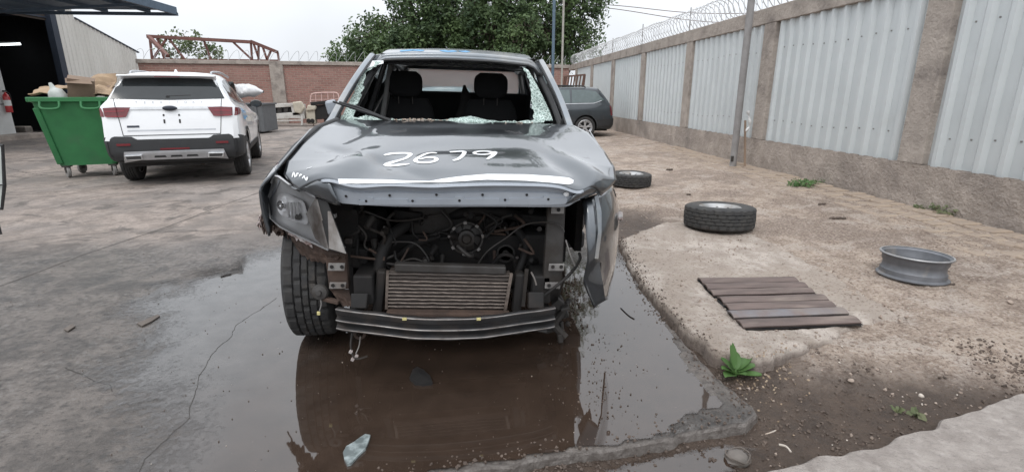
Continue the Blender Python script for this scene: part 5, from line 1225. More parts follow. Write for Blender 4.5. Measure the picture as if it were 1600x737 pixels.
for k_ in range(90):
    px = rg.uniform(545, 850); py = rg.uniform(328, 412); Y = rg.uniform(2.62, 2.92)
    if rg.random() < .5: hose('cable', [(px, py, Y), (px + rg.uniform(-25, 25), py + rg.uniform(5, 25), Y - .03), (px + rg.uniform(-40, 40), py + rg.uniform(10, 45), Y)], rg.uniform(.004, .011), rg.choice(['bay_black', 'bay_grey', 'bay_rust']), 6, 4)
    else: MB().lathe([(0, .01), (rg.uniform(.004, .014), .01), (.016, -.03), (.018, -.05), (0, -.05)], 10, TR(T(px, py, Y)) @ rotm(90 + rg.uniform(-50, 50), rg.uniform(-60, 60), 0) @ Matrix.Diagonal((rg.uniform(.6, 1.6),) * 3 + (1,))).build('fitting', rg.choice(['bay_grey', 'bay_metal', 'bay_black', 'bay_black']), truck, smooth=40)

# ---- bumper beam
def beam_c(u):
    x0 = T(527, 496, 2.37); x1 = T(866, 494, 2.37); p = x0.lerp(x1, u); b_ = math.sin(math.pi * u) ** .8
    return p + Vector((0, -.10 * b_, -.012 * sstep(.15, .4, u) * (1 - sstep(.62, .88, u))))
prof = [(.0, .052), (-.012, .058), (-.022, .050), (-.018, .030), (-.004, .022), (-.004, .008), (-.020, .004), (-.024, -.006), (-.012, -.012), (-.006, -.030), (-.022, -.036), (-.026, -.048), (-.014, -.058), (.01, -.055), (.03, -.045), (.03, .045)]
secs = [[beam_c(i / 40) + Vector((0, a_ * 1.1, b_ * .98 * (1 + .04 * math.sin(i)))) for a_, b_ in prof] for i in range(41)]
bm_ = MB().loft(secs).build('bumper_beam', 'beam_steel', truck, smooth=45)
mat('beam_ridge', (.26, .245, .235), (.12, .10, .09), sc=14, rough=.4, metal=.5)
for (a_, b_) in ((-.0225, .054), (-.0265, -.001), (-.0275, -.043)):
    MB().tube([beam_c(i / 40) + Vector((0, a_, b_)) for i in range(41)], .0028, 5).build('ridge', 'beam_ridge', bm_, smooth=60)
for px in (632, 748):
    MB().box(T(px, 498, 2.255), (.02, .006, .012)).build('tape_mark', 'yellow_plug', bm_)
MB().lathe([(.022 + .007 * math.cos(a_), .007 * math.sin(a_)) for a_ in [i * math.pi / 4 for i in range(8)]], 20, TR(T(562, 522, 2.42)) @ Matrix.Rotation(R(90), 4, 'X') @ Matrix.Diagonal((1.1, 1, 1, 1)), closed=True).build('tow_eye', 'bay_rust', truck, smooth=70)
hose('loose_wire', [(563, 525, 2.4), (561, 540, 2.38), (556, 552, 2.36)], .003, 'plate_steel', 5); hose('loose_wire', [(550, 520, 2.4), (548, 540, 2.38), (552, 556, 2.37), (560, 560, 2.36), (574, 556, 2.37)], .005, 'bay_grey', 5)
for px, py in ((548, 549), (551, 561), (557, 556)): MB().box(T(px, py, 2.37), (.014, .012, .014), rotm(20, 30, 10)).build('connector', 'torn_edge', truck)
MB().box((0, .0, .345), (.5, .5, .03)).build('skid_plate', 'bay_black', truck)
# ================================================================== OTHER VEHICLES
mat('paint_white', (.80, .81, .82), (.77, .78, .79), sc=3, rough=.35, coat=.8, crough=.04)
mat('paint_slate', (.032, .04, .047), (.027, .034, .04), sc=3, rough=.4, metal=.3, coat=.9, dirt=(.16, .15, .14), dsc=2, dfac=(.6, .95))
mat('paint_teal', (.30, .42, .45), rough=.35, coat=.8)
mat('cladding', (.028, .029, .031), rough=.65, bump=.001, bsc=120)
mat('silver_trim', (.50, .51, .53), rough=.35, metal=.5)
mat('tail_red', (.16, .012, .018), rough=.12, coat=.8); mat('tail_red_bright', (.30, .02, .035), rough=.15, coat=.6); mat('badge_dark', (.05, .055, .07), rough=.3, metal=.5)
def car_shell(root, m, Lg, rear, front, st, cap=8):
    """st: list of (u, ws, wm, wbelt, wr, zb, zbelt, zr); rear/front: tables z -> y"""
    secs = []
    for (u, ws, wm, wb_, wr, zb, zbelt, zr) in st:
        half = [(ws * .82, zb), (ws * .97, zb + .05), (ws, zb + .16), (wm, zb + .36), (wm, (zb + .36 + zbelt) / 2), (wm * .992, zbelt - .10), (wb_, zbelt), (wb_ + (wr - wb_) * .5 + .012, zbelt + (zr - .08 - zbelt) * .5), (wr, zr - .08), (wr - .05, zr - .025), (wr - .16, zr), (wr * .4, zr + .018)]
        s_ = []
        for x, z in half + [(-x, z) for x, z in reversed(half)]:
            y0, y1 = interp(rear, z), Lg - interp(front, z); s_.append(Vector((x, y0 + (y1 - y0) * u, z)))
        secs.append(s_)
    mb = MB(); n = len(secs[0]); h = n // 2
    mb.loft(secs, cap=False)
    for sc_ in (secs[0], secs[-1]):
        P = [[sc_[i].lerp(sc_[n - 1 - i], j / cap) for j in range(cap + 1)] for i in range(h)]; mb.sheet(P)
    bm = bmesh.new(); vv = [bm.verts.new(v) for v in mb.v]
    for f in mb.f:
        try: bm.faces.new([vv[i] for i in f])
        except ValueError: pass
    bmesh.ops.remove_doubles(bm, verts=bm.verts, dist=.0005); bmesh.ops.recalc_face_normals(bm, faces=bm.faces)
    me = bpy.data.meshes.new('body'); bm.to_mesh(me); bm.free(); me.materials.append(M[m]); o = bpy.data.objects.new('body', me); link(o, root)
    bv = bvh(o)
    me.shade_smooth(); me.set_sharp_from_angle(angle=R(35)); return o, bv
def arch_cut(o, ys, zc, r, halfw, m='cladding'):
    cs = []
    for y in ys:
        for sg in (-1, 1):
            c = MB().lathe([(0, -.2), (r, -.2), (r, .2), (0, .2)], 32, TR((sg * halfw, y, zc)) @ AX_RIGHT).build('cutter', m); cs.append(c)
    for c in cs: c.data.materials.clear(); c.data.materials.append(M[m])
    bpy.context.view_layer.update()
    # cutters live in the body's own frame
    par = o.parent; o.parent = None; mw = o.matrix_world.copy(); o.matrix_world = Matrix(); bpy.context.view_layer.update(); boolean_cut(o, cs); o.parent = par
    o.data.shade_smooth(); o.data.set_sharp_from_angle(angle=R(35))
def drape(bv, axis, lift):
    def f(p):
        if axis == 'rear': o_, d = Vector((p.x, -3, p.y)), Vector((0, 1, 0))
        elif axis == 'left': o_, d = Vector((-4, p.x, p.y)), Vector((1, 0, 0))
        elif axis == 'right': o_, d = Vector((4, p.x, p.y)), Vector((-1, 0, 0))
        h = bv.ray_cast(o_, d)
        if h[0] is None: return {'rear': Vector((p.x, .1, p.y)), 'left': Vector((-.7, p.x, p.y)), 'right': Vector((.7, p.x, p.y))}[axis]
        return h[0] - d * lift
    return f
def patch(bv, nm, axis, top, bot, m, parent, lift=.006, n=16, mm=6, smooth=60, thick=0.):
    o_ = MB().strip([(x, z, 0) for x, z in top], [(x, z, 0) for x, z in bot], n, mm, drape(bv, axis, lift), ).build(nm, m, parent, smooth=smooth)
    return o_
def arch_lip(root, bv, axis, y, zc, r, w_, m='cladding'):
    top = [(y + (r + w_) * math.cos(R(a_)), zc + (r + w_) * math.sin(R(a_))) for a_ in range(-12, 193, 6)]; bot = [(y + (r - .005) * math.cos(R(a_)), zc + (r - .005) * math.sin(R(a_))) for a_ in range(-12, 193, 6)]
    patch(bv, 'arch_trim', axis, top, bot, m, root, .014, 34, 2)
def car_wheels(root, half, ys, Ro, wd, ri, rim='alloy', tm='tyre', dz=0.):
    for y in ys:
        for sg in (-1, 1):
            t = thing('wheel', None, None, (sg * half, y, Ro + dz)); t.parent = root; wheel_parts(t, Ro, wd, ri, tm, rim, AX_LEFT if sg < 0 else AX_RIGHT, 'alloy', n=56)

# ---- white SUV seen from behind
hd = R(17.2)
suv = thing('suv', 'white SUV seen from behind, parked beside the green bin', 'car', (-4.69, 8.60, .085), (0, 0, hd))
rear = [(.28, .12), (.36, .03), (.50, .0), (.66, .02), (.72, .07), (.95, .09), (1.1, .10), (1.22, .14), (1.30, .19), (1.56, .38), (1.64, .40), (1.7, .45)]
front = [(.28, .15), (.5, .02), (.8, .05), (1.0, .6), (1.05, 1.35), (1.3, 1.75), (1.6, 2.25), (1.7, 2.4)]
st = [(0, .82, .85, .79, .63, .28, 1.25, 1.63), (.012, .90, .92, .82, .64, .28, 1.25, 1.645), (.04, .94, .955, .845, .645, .28, 1.22, 1.655), (.12, .95, .965, .86, .66, .28, 1.17, 1.665), (.3, .95, .965, .865, .67, .26, 1.12, 1.675), (.55, .95, .965, .87, .67, .26, 1.08, 1.67), (.78, .95, .965, .86, .65, .26, 1.04, 1.655), (.95, .92, .94, .84, .62, .26, .99, 1.6), (1, .8, .84, .75, .55, .28, .96, 1.55)]
body, bv = car_shell(suv, 'paint_white', 4.55, rear, front, st)
body.data.materials.append(M['cladding'])
arch_cut(body, (.93, 3.66), .32, .41, .93)
for p_ in body.data.polygons:
    if p_.center.z < .62 and p_.center.y < .8: p_.material_index = 1
car_wheels(suv, .835, (.93, 3.66), .365, .235, .235, dz=-.085)
for y in (.93, 3.66):
    for ax in ('left', 'right'): arch_lip(suv, bv, ax, y, .32, .41, .06)
rw = patch(bv, 'rear_window', 'rear', [(-.65, 1.565), (-.3, 1.585), (.3, 1.585), (.65, 1.565)], [(-.775, 1.265), (0, 1.245), (.775, 1.265)], 'glass_dark', suv, .006, 30, 8)
MB().bar((-.02, .195, 1.30), (.30, .205, 1.315), .02, .02).build('wiper', 'black_plastic', rw, bevel=.005)
MB().lathe([(0, .0), (.025, .0), (.03, -.02)], 12, TR((-.02, .17, 1.285)) @ Matrix.Rotation(R(90), 4, 'X')).build('wiper_cap', 'black_plastic', rw)
sp = MB().loft([[Vector((x, y, z - .02 * abs(x) ** 2)) for y, z in ((.45, 1.63), (.26, 1.628), (.245, 1.615), (.27, 1.60), (.45, 1.57))] for x in [-.66 + 1.32 * i / 16 for i in range(17)]]).build('spoiler', 'paint_white', suv, smooth=40)
MB().box((0, .262, 1.597), (.34, .01, .014)).build('brake_light', 'tail_red', sp)
for sg in (-1, 1):
    tl = patch(bv, 'tail_light', 'rear', [(sg * .52, 1.135), (sg * .70, 1.14), (sg * .875, 1.13)], [(sg * .59, .995), (sg * .72, .99), (sg * .865, 1.0)], 'tail_red', suv, .02, 12, 6)
    MB().strip([(sg * .60, 1.09, 0), (sg * .85, 1.085, 0)], [(sg * .605, 1.075, 0), (sg * .85, 1.07, 0)], 10, 1, drape(bv, 'rear', .026)).build('light_bar', 'tail_red_bright', tl)
    MB().strip([(sg * .62, 1.01, 0), (sg * .85, 1.012, 0)], [(sg * .63, .995, 0), (sg * .85, .998, 0)], 10, 1, drape(bv, 'rear', .026)).build('light_bar', 'tail_red_bright', tl)
    patch(bv, 'tail_light', 'left' if sg < 0 else 'right', [(.06, 1.135), (.42, 1.10)], [(.06, .99), (.30, 1.02)], 'tail_red', suv, .012, 8, 5)
    patch(bv, 'reflector', 'rear', [(sg * .58, .60), (sg * .76, .60)], [(sg * .58, .565), (sg * .76, .565)], 'tail_red', suv, .03, 6, 2)
    rl = MB().tube(cr([(sg * .57, .62, 1.645), (sg * .57, .78, 1.69), (sg * .59, 1.6, 1.71), (sg * .57, 2.5, 1.69), (sg * .59, 2.7, 1.66)], 6), .018, 8).build('roof_rail', 'silver_trim', suv, smooth=60)
    # side windows and mirrors
    ax = 'left' if sg < 0 else 'right'
    patch(bv, 'side_window', ax, [(.62, 1.47), (.9, 1.56), (1.3, 1.585)], [(.55, 1.30), (.9, 1.23), (1.32, 1.20)], 'glass_dark', suv, .008, 12, 6)
    patch(bv, 'side_window', ax, [(1.40, 1.59), (2.05, 1.59)], [(1.40, 1.195), (2.08, 1.16)], 'glass_dark', suv, .008, 12, 6)
    patch(bv, 'side_window', ax, [(2.14, 1.585), (2.5, 1.56), (2.75, 1.45)], [(2.15, 1.155), (2.6, 1.14), (2.98, 1.13)], 'glass_dark', suv, .008, 12, 6)
    for yy in (1.36, 2.11): patch(bv, 'door_seam', ax, [(yy, 1.14), (yy + .012, 1.14)], [(yy - (.06 if yy < 1.5 else 0), .5), (yy + .012 - (.06 if yy < 1.5 else 0), .5)], 'cladding', suv, .004, 1, 10)
    mm_ = MB().lathe([(0, -.06), (.06, -.05), (.1, -.02), (.105, .03), (.09, .05), (0, .05)], 16, TR((sg * 1.04, 2.78, 1.14)) @ Matrix.Rotation(R(90), 4, 'X') @ Matrix.Diagonal((1.1, .75, 1, 1))).build('mirror', 'glass_dark', suv, smooth=50)
    MB().bar((sg * .88, 2.82, 1.10), (sg * 1.0, 2.80, 1.11), .05, .05).build('mirror_arm', 'black_plastic', mm_)
    patch(bv, 'sill_cladding', ax, [(1.38, .44), (3.22, .44)], [(1.36, .27), (3.24, .27)], 'cladding', suv, .012, 16, 3)
    patch(bv, 'chrome_window_trim', ax, [(.55, 1.295), (1.3, 1.195), (2.98, 1.125)], [(.55, 1.275), (1.3, 1.175), (2.98, 1.105)], 'silver_trim', suv, .011, 20, 1)
# rear bumper
cl_ = patch(bv, 'bumper_cladding', 'rear', [(-.84, .66), (-.80, .71), (-.55, .70), (-.5, .655), (.5, .655), (.55, .70), (.80, .71), (.84, .66)], [(-.84, .34), (-.6, .33), (.6, .33), (.84, .34)], 'cladding', suv, .015, 40, 8)
for sg in (-1, 1): patch(bv, 'bumper_cladding', 'left' if sg < 0 else 'right', [(.03, .70), (.30, .66), (.52, .60)], [(.06, .30), (.3, .28), (.5, .29)], 'cladding', suv, .014, 12, 6)
sk = patch(bv, 'skid_plate', 'rear', [(-.68, .475), (.68, .475)], [(-.72, .30), (-.5, .335), (.5, .335), (.72, .30)], 'silver_trim', suv, .035, 30, 4)
patch(bv, 'reflector', 'rear', [(-.20, .515), (.20, .515)], [(-.20, .49), (.20, .49)], 'tail_red', suv, .03, 6, 2)
for sg in (-1, 1):
    c = Vector((sg * .56, -.06, .385)); ex_ = MB(); pl = [(-.115, -.035), (.115, -.035), (.1, .035), (-.13 if sg > 0 else -.1, .035)]
    MB().prism([(-.115, -.04), (.105, -.04), (.12, .035), (-.11, .04)], .05, TR(c) @ Matrix.Rotation(R(-90), 4, 'X') @ Matrix.Diagonal((sg, -1, 1, 1))).build('exhaust_tip', 'chrome', suv, bevel=.006)
    MB().prism([(-.095, -.024), (.085, -.024), (.10, .02), (-.09, .024)], .01, TR(c + Vector((0, -.008, 0))) @ Matrix.Rotation(R(-90), 4, 'X') @ Matrix.Diagonal((sg, -1, 1, 1))).build('exhaust_hole', 'rotor_dark', suv)
for x in (-.22, .0, .22): patch(bv, 'skid_slot', 'rear', [(x - .07, .40), (x + .07, .40)], [(x - .085, .37), (x + .085, .37)], 'cladding', sk, .039, 3, 1)
# tailgate seams, chrome bar, emblem and letters
patch(bv, 'tailgate_seam', 'rear', [(-.655, .72), (.655, .72)], [(-.655, .708), (.655, .708)], 'cladding', suv, .004, 20, 1)
for sg in (-1, 1): patch(bv, 'tailgate_seam', 'rear', [(sg * .735, 1.27), (sg * .725, 1.27)], [(sg * .665, .71), (sg * .655, .71)], 'cladding', suv, .004, 1, 12)
patch(bv, 'tailgate_crease', 'rear', [(-.6, .80), (.6, .80)], [(-.6, .775), (.6, .775)], 'silver_trim', suv, .003, 20, 1)
patch(bv, 'chrome_bar', 'rear', [(-.56, 1.14), (.56, 1.14)], [(-.57, 1.105), (.57, 1.105)], 'chrome', suv, .018, 30, 2)
MB().lathe([(0, .012), (.06, .010), (.078, .004), (.08, 0)], 24, TR((0, .078, 1.12)) @ Matrix.Rotation(R(90), 4, 'X') @ Matrix.Diagonal((1.25, .5, 1, 1))).build('emblem', 'badge_dark', suv, smooth=60)
def text_on(s_, size, x, z, m, parent, nm, bv_, spacing=1., lift=.006):
    cu = bpy.data.curves.new('t', 'FONT'); cu.body = s_; cu.size = size; cu.align_x = 'CENTER'; cu.space_character = spacing; cu.extrude = .002
    to = bpy.data.objects.new('t', cu); C.objects.link(to); bpy.context.view_layer.update(); me = bpy.data.meshes.new_from_object(to.evaluated_get(bpy.context.evaluated_depsgraph_get())); bpy.data.objects.remove(to)
    f = drape(bv_, 'rear', lift)
    for v in me.vertices: p = f(Vector((x + v.co.x, z + v.co.y, 0))); v.co = p + Vector((0, -v.co.z, 0))
    me.materials.clear(); me.materials.append(M[m]); o_ = bpy.data.objects.new(nm, me); link(o_, parent); return o_
for i, ch in enumerate('TERRITORY'): text_on(ch, .052, -.44 + .11 * i, 1.195, 'silver_trim', suv, 'letter', bv)
for x in (-.10, .11):
    patch(bv, 'plate_slot', 'rear', [(x - .012, 1.03), (x + .012, 1.03)], [(x - .012, 1.0), (x + .012, 1.0)], 'rotor_dark', suv, .005, 1, 1); patch(bv, 'plate_slot', 'rear', [(x - .012, .95), (x + .012, .95)], [(x - .012, .89), (x + .012, .89)], 'rotor_dark', suv, .005, 1, 2)
patch(bv, 'badge', 'rear', [(-.60, .865), (-.44, .865)], [(-.60, .835), (-.44, .835)], 'badge_dark', suv, .006, 4, 1)
mat('blue_chalk', (.16, .38, .62), rough=.7)
for pts in ([(.62, 1.05), (.70, .96), (.85, .92), (.98, .97), (1.0, 1.05), (.9, 1.08), (.84, 1.0), (.9, .92), (1.05, .93)], [(1.1, 1.1), (1.2, 1.05), (1.15, .96), (1.3, .93)]):
    q = cr([(x, z, 0) for x, z in pts], 5); f = drape(bv, 'right', .006); vs_ = []
    for p in q: vs_ += [f(p + Vector((0, .02, 0))), f(p - Vector((0, .02, 0)))]
    obj('paint_scribble', vs_, [(2 * i, 2 * i + 1, 2 * i + 3, 2 * i + 2) for i in range(len(q) - 1)], 'blue_chalk', suv)
MB().box((0, 2.2, .27), (1.5, 4.0, .1)).build('underbody', 'bay_black', suv); MB().tube([(.3, .3, .24), (.2, 1.2, .25)], .05, 8).build('exhaust_pipe', 'bay_rust', suv)
MB().lathe([(0, .05), (.012, .045), (.03, 0)], 10, TR((0, 1.0, 1.69))).build('antenna', 'paint_white', suv)

# ---- dark grey estate by the wall, and the pale car glimpsed through the cab
mat('glass_reflect_tone', (.10, .13, .13), rough=.06, spec=.6)  # grey-green base colour paints the reflections on the panes
def estate(nm, label, loc, rz, paint, group=None):
    t = thing(nm, label, 'car', loc, (0, 0, rz), group)
    rear = [(.25, .10), (.4, .02), (.55, .0), (.8, .06), (1.0, .10), (1.1, .14), (1.55, .46), (1.7, .54)]
    front = [(.25, .15), (.5, .02), (.8, .06), (1.0, .8), (1.06, 1.45), (1.3, 1.85), (1.6, 2.3), (1.7, 2.4)]
    st = [(0, .78, .80, .72, .52, .26, 1.08, 1.56), (.012, .90, .92, .82, .60, .26, 1.08, 1.575), (.05, .93, .95, .86, .66, .26, 1.07, 1.59), (.2, .94, .955, .88, .69, .26, 1.06, 1.605), (.5, .94, .955, .88, .69, .26, 1.03, 1.605), (.8, .94, .955, .87, .66, .26, 1.0, 1.59), (.95, .9, .93, .84, .62, .26, .97, 1.6), (1, .8, .84, .75, .55, .28, .95, 1.55)]
    body, bv = car_shell(t, paint, 4.75, rear, front, st); body.data.materials.append(M['cladding'])
    arch_cut(body, (1.0, 3.75), .35, .40, .93); car_wheels(t, .83, (1.0, 3.75), .345, .24, .24)
    for sg in (-1, 1):
        ax = 'left' if sg < 0 else 'right'
        for y in (1.0, 3.75): arch_lip(t, bv, ax, y, .35, .40, .03, paint)
        patch(bv, 'side_window', ax, [(.62, 1.47), (.9, 1.505), (1.42, 1.515)], [(.36, 1.20), (.6, 1.12), (1.45, 1.11)], 'glass_reflect_tone', t, .008, 14, 6)
        patch(bv, 'side_window', ax, [(1.50, 1.52), (1.82, 1.52)], [(1.50, 1.105), (1.82, 1.10)], 'glass_reflect_tone', t, .008, 10, 6)
        patch(bv, 'side_window', ax, [(1.86, 1.52), (2.42, 1.52)], [(1.86, 1.10), (2.42, 1.09)], 'glass_reflect_tone', t, .008, 10, 6)
        patch(bv, 'side_window', ax, [(2.52, 1.52), (2.8, 1.50), (3.05, 1.37)], [(2.52, 1.085), (2.9, 1.075), (3.3, 1.07)], 'glass_reflect_tone', t, .008, 12, 6)
        for yy, sl in ((1.48, -.2), (2.47, 0)): patch(bv, 'door_seam', ax, [(yy, 1.08), (yy + .012, 1.08)], [(yy + sl * .0, .45), (yy + .012, .45)], 'cladding', t, .004, 1, 10)
        patch(bv, 'door_handle', ax, [(1.58, .93), (1.80, .93)], [(1.58, .90), (1.80, .90)], 'silver_trim', t, .02, 4, 1); patch(bv, 'door_handle', ax, [(2.56, .93), (2.78, .93)], [(2.56, .90), (2.78, .90)], 'silver_trim', t, .02, 4, 1)
        patch(bv, 'tail_light', ax, [(.07, 1.03), (.20, 1.03)], [(.05, .72), (.16, .72)], 'tail_red', t, .012, 4, 6); patch(bv, 'tail_light', 'rear', [(sg * .66, 1.03), (sg * .84, 1.03)], [(sg * .66, .72), (sg * .84, .72)], 'tail_red', t, .012, 5, 6)
        patch(bv, 'bumper', ax, [(.01, .62), (.62, .58)], [(.08, .28), (.6, .28)], 'cladding', t, .012, 8, 5)
        MB().tube(cr([(sg * .64, .95, 1.595), (sg * .645, 1.1, 1.64), (sg * .655, 2.0, 1.65), (sg * .64, 2.7, 1.63), (sg * .63, 2.85, 1.59)], 6), .017, 8).build('roof_rail', 'cladding', t, smooth=60)
        patch(bv, 'window_trim', ax, [(.45, 1.20), (.7, 1.115), (3.3, 1.065)], [(.45, 1.175), (.7, 1.09), (3.3, 1.04)], 'silver_trim', t, .010, 20, 1)
    patch(bv, 'rear_window', 'rear', [(-.58, 1.50), (.58, 1.50)], [(-.72, 1.14), (.72, 1.14)], 'glass_reflect_tone', t, .007, 14, 6); patch(bv, 'bumper', 'rear', [(-.84, .62), (.84, .62)], [(-.8, .28), (.8, .28)], 'cladding', t, .012, 14, 5)
    MB().box((0, 2.3, .26), (1.5, 4.2, .08)).build('underbody', 'bay_black', t); return t
ry = R(94); P_ = Vector((3.62, 16.8, .03)) + Vector((0, .83, 0)); hdv = Vector((-math.sin(ry), math.cos(ry), 0))
estate('estate_car', 'dark grey estate car side-on beside the corrugated wall', (P_.x - hdv.x * 1.0, P_.y - hdv.y * 1.0, .03), ry, 'paint_slate')
estate('estate_car', 'pale teal car glimpsed through the cab windows of the wrecked truck', (-.75, 14.2, 0), R(-4), 'paint_teal')

# ================================================================== GREEN BIN AND ITS RUBBISH
mat('bin_green', (.026, .15, .05), (.022, .122, .043), sc=4, rough=.5, dirt=(.045, .11, .055), dsc=3, dfac=(.55, .85), spec=.4)
mat('cardboard', (.36, .26, .17), (.29, .205, .135), sc=5, rough=.9); mat('cardboard_dark', (.20, .14, .10), rough=.9); mat('bag_grey', (.50, .52, .50), (.4, .43, .4), sc=9, rough=.5); mat('caster', (.22, .21, .20), rough=.6)
BO = Vector((-6.84, 9.95, 0)); bin_ = thing('wheeled_bin', 'large green wheeled bin heaped with cardboard', 'bin', BO, (0, 0, R(16)))
def rect(hx, hy, z, cx=0, cy=0, r=.05, n=4):
    out = []
    for qx, qy, a0 in ((1, 1, 0), (-1, 1, 90), (-1, -1, 180), (1, -1, 270)):
        for i in range(n + 1):
            a_ = R(a0 + 90 * i / n); out.append(Vector((cx + qx * (hx - r) + r * math.cos(a_), cy + qy * (hy - r) + r * math.sin(a_), z)))
    return out
secs = [rect(.42, .38, .22), rect(.42, .38, .24), rect(.535, .50, 1.20), rect(.545, .51, 1.28), rect(.57, .57, 1.30), rect(.57, .57, 1.36), rect(.55, .54, 1.37), rect(.52, .49, 1.35), rect(.48, .46, .95)]
MB().loft(secs, cap=True).build('tub', 'bin_green', bin_, smooth=40)
for x in (-.28, .28):
    m2 = MB(); m2.tube(cr([(x - .13, -.56, 1.30), (x - .12, -.60, 1.20), (x, -.61, 1.18), (x + .12, -.60, 1.20), (x + .13, -.56, 1.30)], 4), .02, 8); m2.build('handle', 'bin_green', bin_, smooth=60)
for x in (-.50, .50): MB().bar((x * .78, -.385, .25), (x * 1.0, -.505, 1.2), .09, .04, (0, -1, 0)).build('rib', 'bin_green', bin_, bevel=.012)
for sg in (-1, 1): MB().bar((sg * .575, -.5, 1.33), (sg * .575, .5, 1.33), .09, .08).build('side_rail', 'bin_green', bin_, bevel=.015)
MB().bar((.47, -.1, .5), (.57, -.1, 1.3), .22, .04, (1, 0, 0)).build('side_panel', 'bin_green', bin_, bevel=.012)
for x in (-.34, .34):
    for y in (-.30, .30):
        t = thing('caster', None, None, (x, y, 0)); t.parent = bin_; a_ = random.uniform(-40, 40)
        MB().lathe([(0, -.025), (.09, -.025), (.1, -.015), (.1, .015), (.09, .025), (0, .025)], 20, TR((0, 0, .1)) @ Matrix.Rotation(R(a_), 4, 'Z') @ AX_RIGHT).build('wheel', 'caster', t, smooth=40)
        m2 = MB(); m2.box((0, 0, .205), (.12, .12, .03)); m2.build('plate', 'bay_metal', t); m2 = MB(); mm_ = Matrix.Rotation(R(a_), 4, 'Z')
        for s_ in (-.035, .035): m2.box(mm_ @ Vector((s_, 0, .15)), (.008, .07, .12), mm_)
        m2.build('fork', 'bay_metal', t)
def sheet_thing(nm, label, m, c, sx_, sy_, rot, cat, th=.012, bend=.04, grp='rubbish in the green bin', seed=1):
    P = [[Vector((sx_ * (i / 8 - .5) * (1 + .06 * nz3(i, j, seed)), sy_ * (j / 6 - .5), bend * nz3(i * .4, j * .4, seed * 3.1) * 2)) for j in range(7)] for i in range(9)]
    mtx = rotm(*rot); o_ = MB().sheet([[mtx @ p for p in r] for r in P], th).build(nm, m); o_.location = c; return tag(o_, label, cat, grp)
b2w = lambda x, y, z: BO + Matrix.Rotation(R(16), 3, 'Z') @ Vector((x * .8, y, z))
sheet_thing('cardboard_sheet', 'long flat cardboard sheet sticking out left over the green bin', 'cardboard', b2w(-.42, .05, 1.50), .75, .4, (12, -6, 8), 'cardboard', seed=2)
sheet_thing('cardboard_sheet', 'wide tan cardboard sheet standing at the back of the green bin', 'cardboard', b2w(.12, .25, 1.55), .8, .45, (50, -8, -5), 'cardboard', seed=4)
sheet_thing('cardboard_sheet', 'layered cardboard flap at the right end of the green bin', 'cardboard', b2w(.48, -.1, 1.46), .55, .4, (20, 12, 20), 'cardboard', seed=5)
sheet_thing('cardboard_sheet', 'crumpled cardboard on the right corner of the green bin', 'cardboard_dark', b2w(.62, .0, 1.42), .5, .5, (8, 6, -20), 'cardboard', seed=6, bend=.07)
m2 = MB(); m2.box((0, 0, .2), (.36, .26, .42), rotm(14, 8, 20)); m2.add([(-.16, -.1, .40), (.2, -.14, .38), (.3, -.3, .30), (-.1, -.26, .32)], [(0, 1, 2, 3)]); o_ = m2.build('cardboard_box', 'cardboard_dark'); o_.location = b2w(.10, -.22, 1.28); o_.rotation_euler = (0, 0, R(12)); tag(o_, 'dark brown open box on top of the green bin', 'box', 'rubbish in the green bin')
secs = []
for k_ in range(12):
    v_ = k_ / 11; r_ = (.19 * math.sin(math.pi * min(1, v_ * .8 + .15)) ** .6) * (1 if v_ < .8 else .5); secs.append([Vector((r_ * math.cos(a_) * (1 + .2 * nz3(math.cos(a_) * 2, math.sin(a_) * 2, k_ * .5)), r_ * .8 * math.sin(a_) * (1 + .2 * nz3(a_, k_ * .6, 1)), .62 * v_ + .03 * nz3(a_, k_, 2))) for a_ in [2 * math.pi * i / 18 for i in range(18)]])
o_ = MB().loft(secs).build('rubbish_bag', 'bag_grey', None, smooth=60); o_.scale = (.7, .7, .75); o_.location = b2w(-.24, -.25, 1.15); o_.rotation_euler = (R(8), R(-14), 0); tag(o_, 'knotted pale plastic bag sticking up from the green bin', 'bag', 'rubbish in the green bin')

# ================================================================== SCRAP ALONG THE BACK WALL
mat('scrap_white', (.58, .56, .53), (.48, .46, .43), sc=3, rough=.6, dirt=(.3, .26, .22), dsc=3, dfac=(.5, .8)); mat('scrap_cream', (.52, .47, .38), rough=.6); mat('pink_steel', (.62, .42, .38), rough=.6); mat('plastic_wrap', (.66, .66, .66), (.5, .5, .51), sc=7, rough=.35); mat('skip_grey', (.13, .135, .14), rough=.7)
Yw = 24.6
def flat(nm, pix, Y, th, m, parent, off, bevel=.02):
    P = [at(x, y, Y) for x, y in pix]; n = len(P); m2 = MB(); m2.add(P + [p + Vector((0, th, 0)) for p in P], [tuple(range(n)), tuple(range(2 * n - 1, n - 1, -1))] + [(i, (i + 1) % n, n + (i + 1) % n, n + i) for i in range(n)]); return m2.build(nm, m, parent, off=off, bevel=bevel)
wo_ = at(442, 195, Yw); wo_.z = 0; wk = thing('van_front_shell', 'white wrecked vehicle front shell lying against the brick wall', 'car wreck', wo_)
for pix in (((407, 164), (470, 160), (471, 166), (408, 170)), ((407, 179), (468, 175), (470, 184), (408, 188)), ((407, 170), (416, 168), (418, 180), (407, 181)), ((454, 165), (474, 163), (476, 186), (458, 185))): flat('shell_frame', pix, Yw, .35, 'scrap_white', wk, wo_)
flat('grille_panel', ((414, 167), (456, 164), (457, 178), (416, 181)), Yw + .12, .2, 'bay_black', wk, wo_)
for x in (424, 433, 443): flat('grille_block', ((x, 168), (x + 7, 167.5), (x + 7, 176), (x, 177)), Yw + .06, .1, 'bay_grey', wk, wo_)
for pix in (((408, 189), (472, 187), (472, 189), (408, 191)), ((411, 189), (413, 189), (413, 196), (411, 196)), ((470, 172), (473, 172), (473, 196), (470, 196))): flat('stand_tube', pix, Yw - .05, .08, 'scrap_white', wk, wo_, .01)
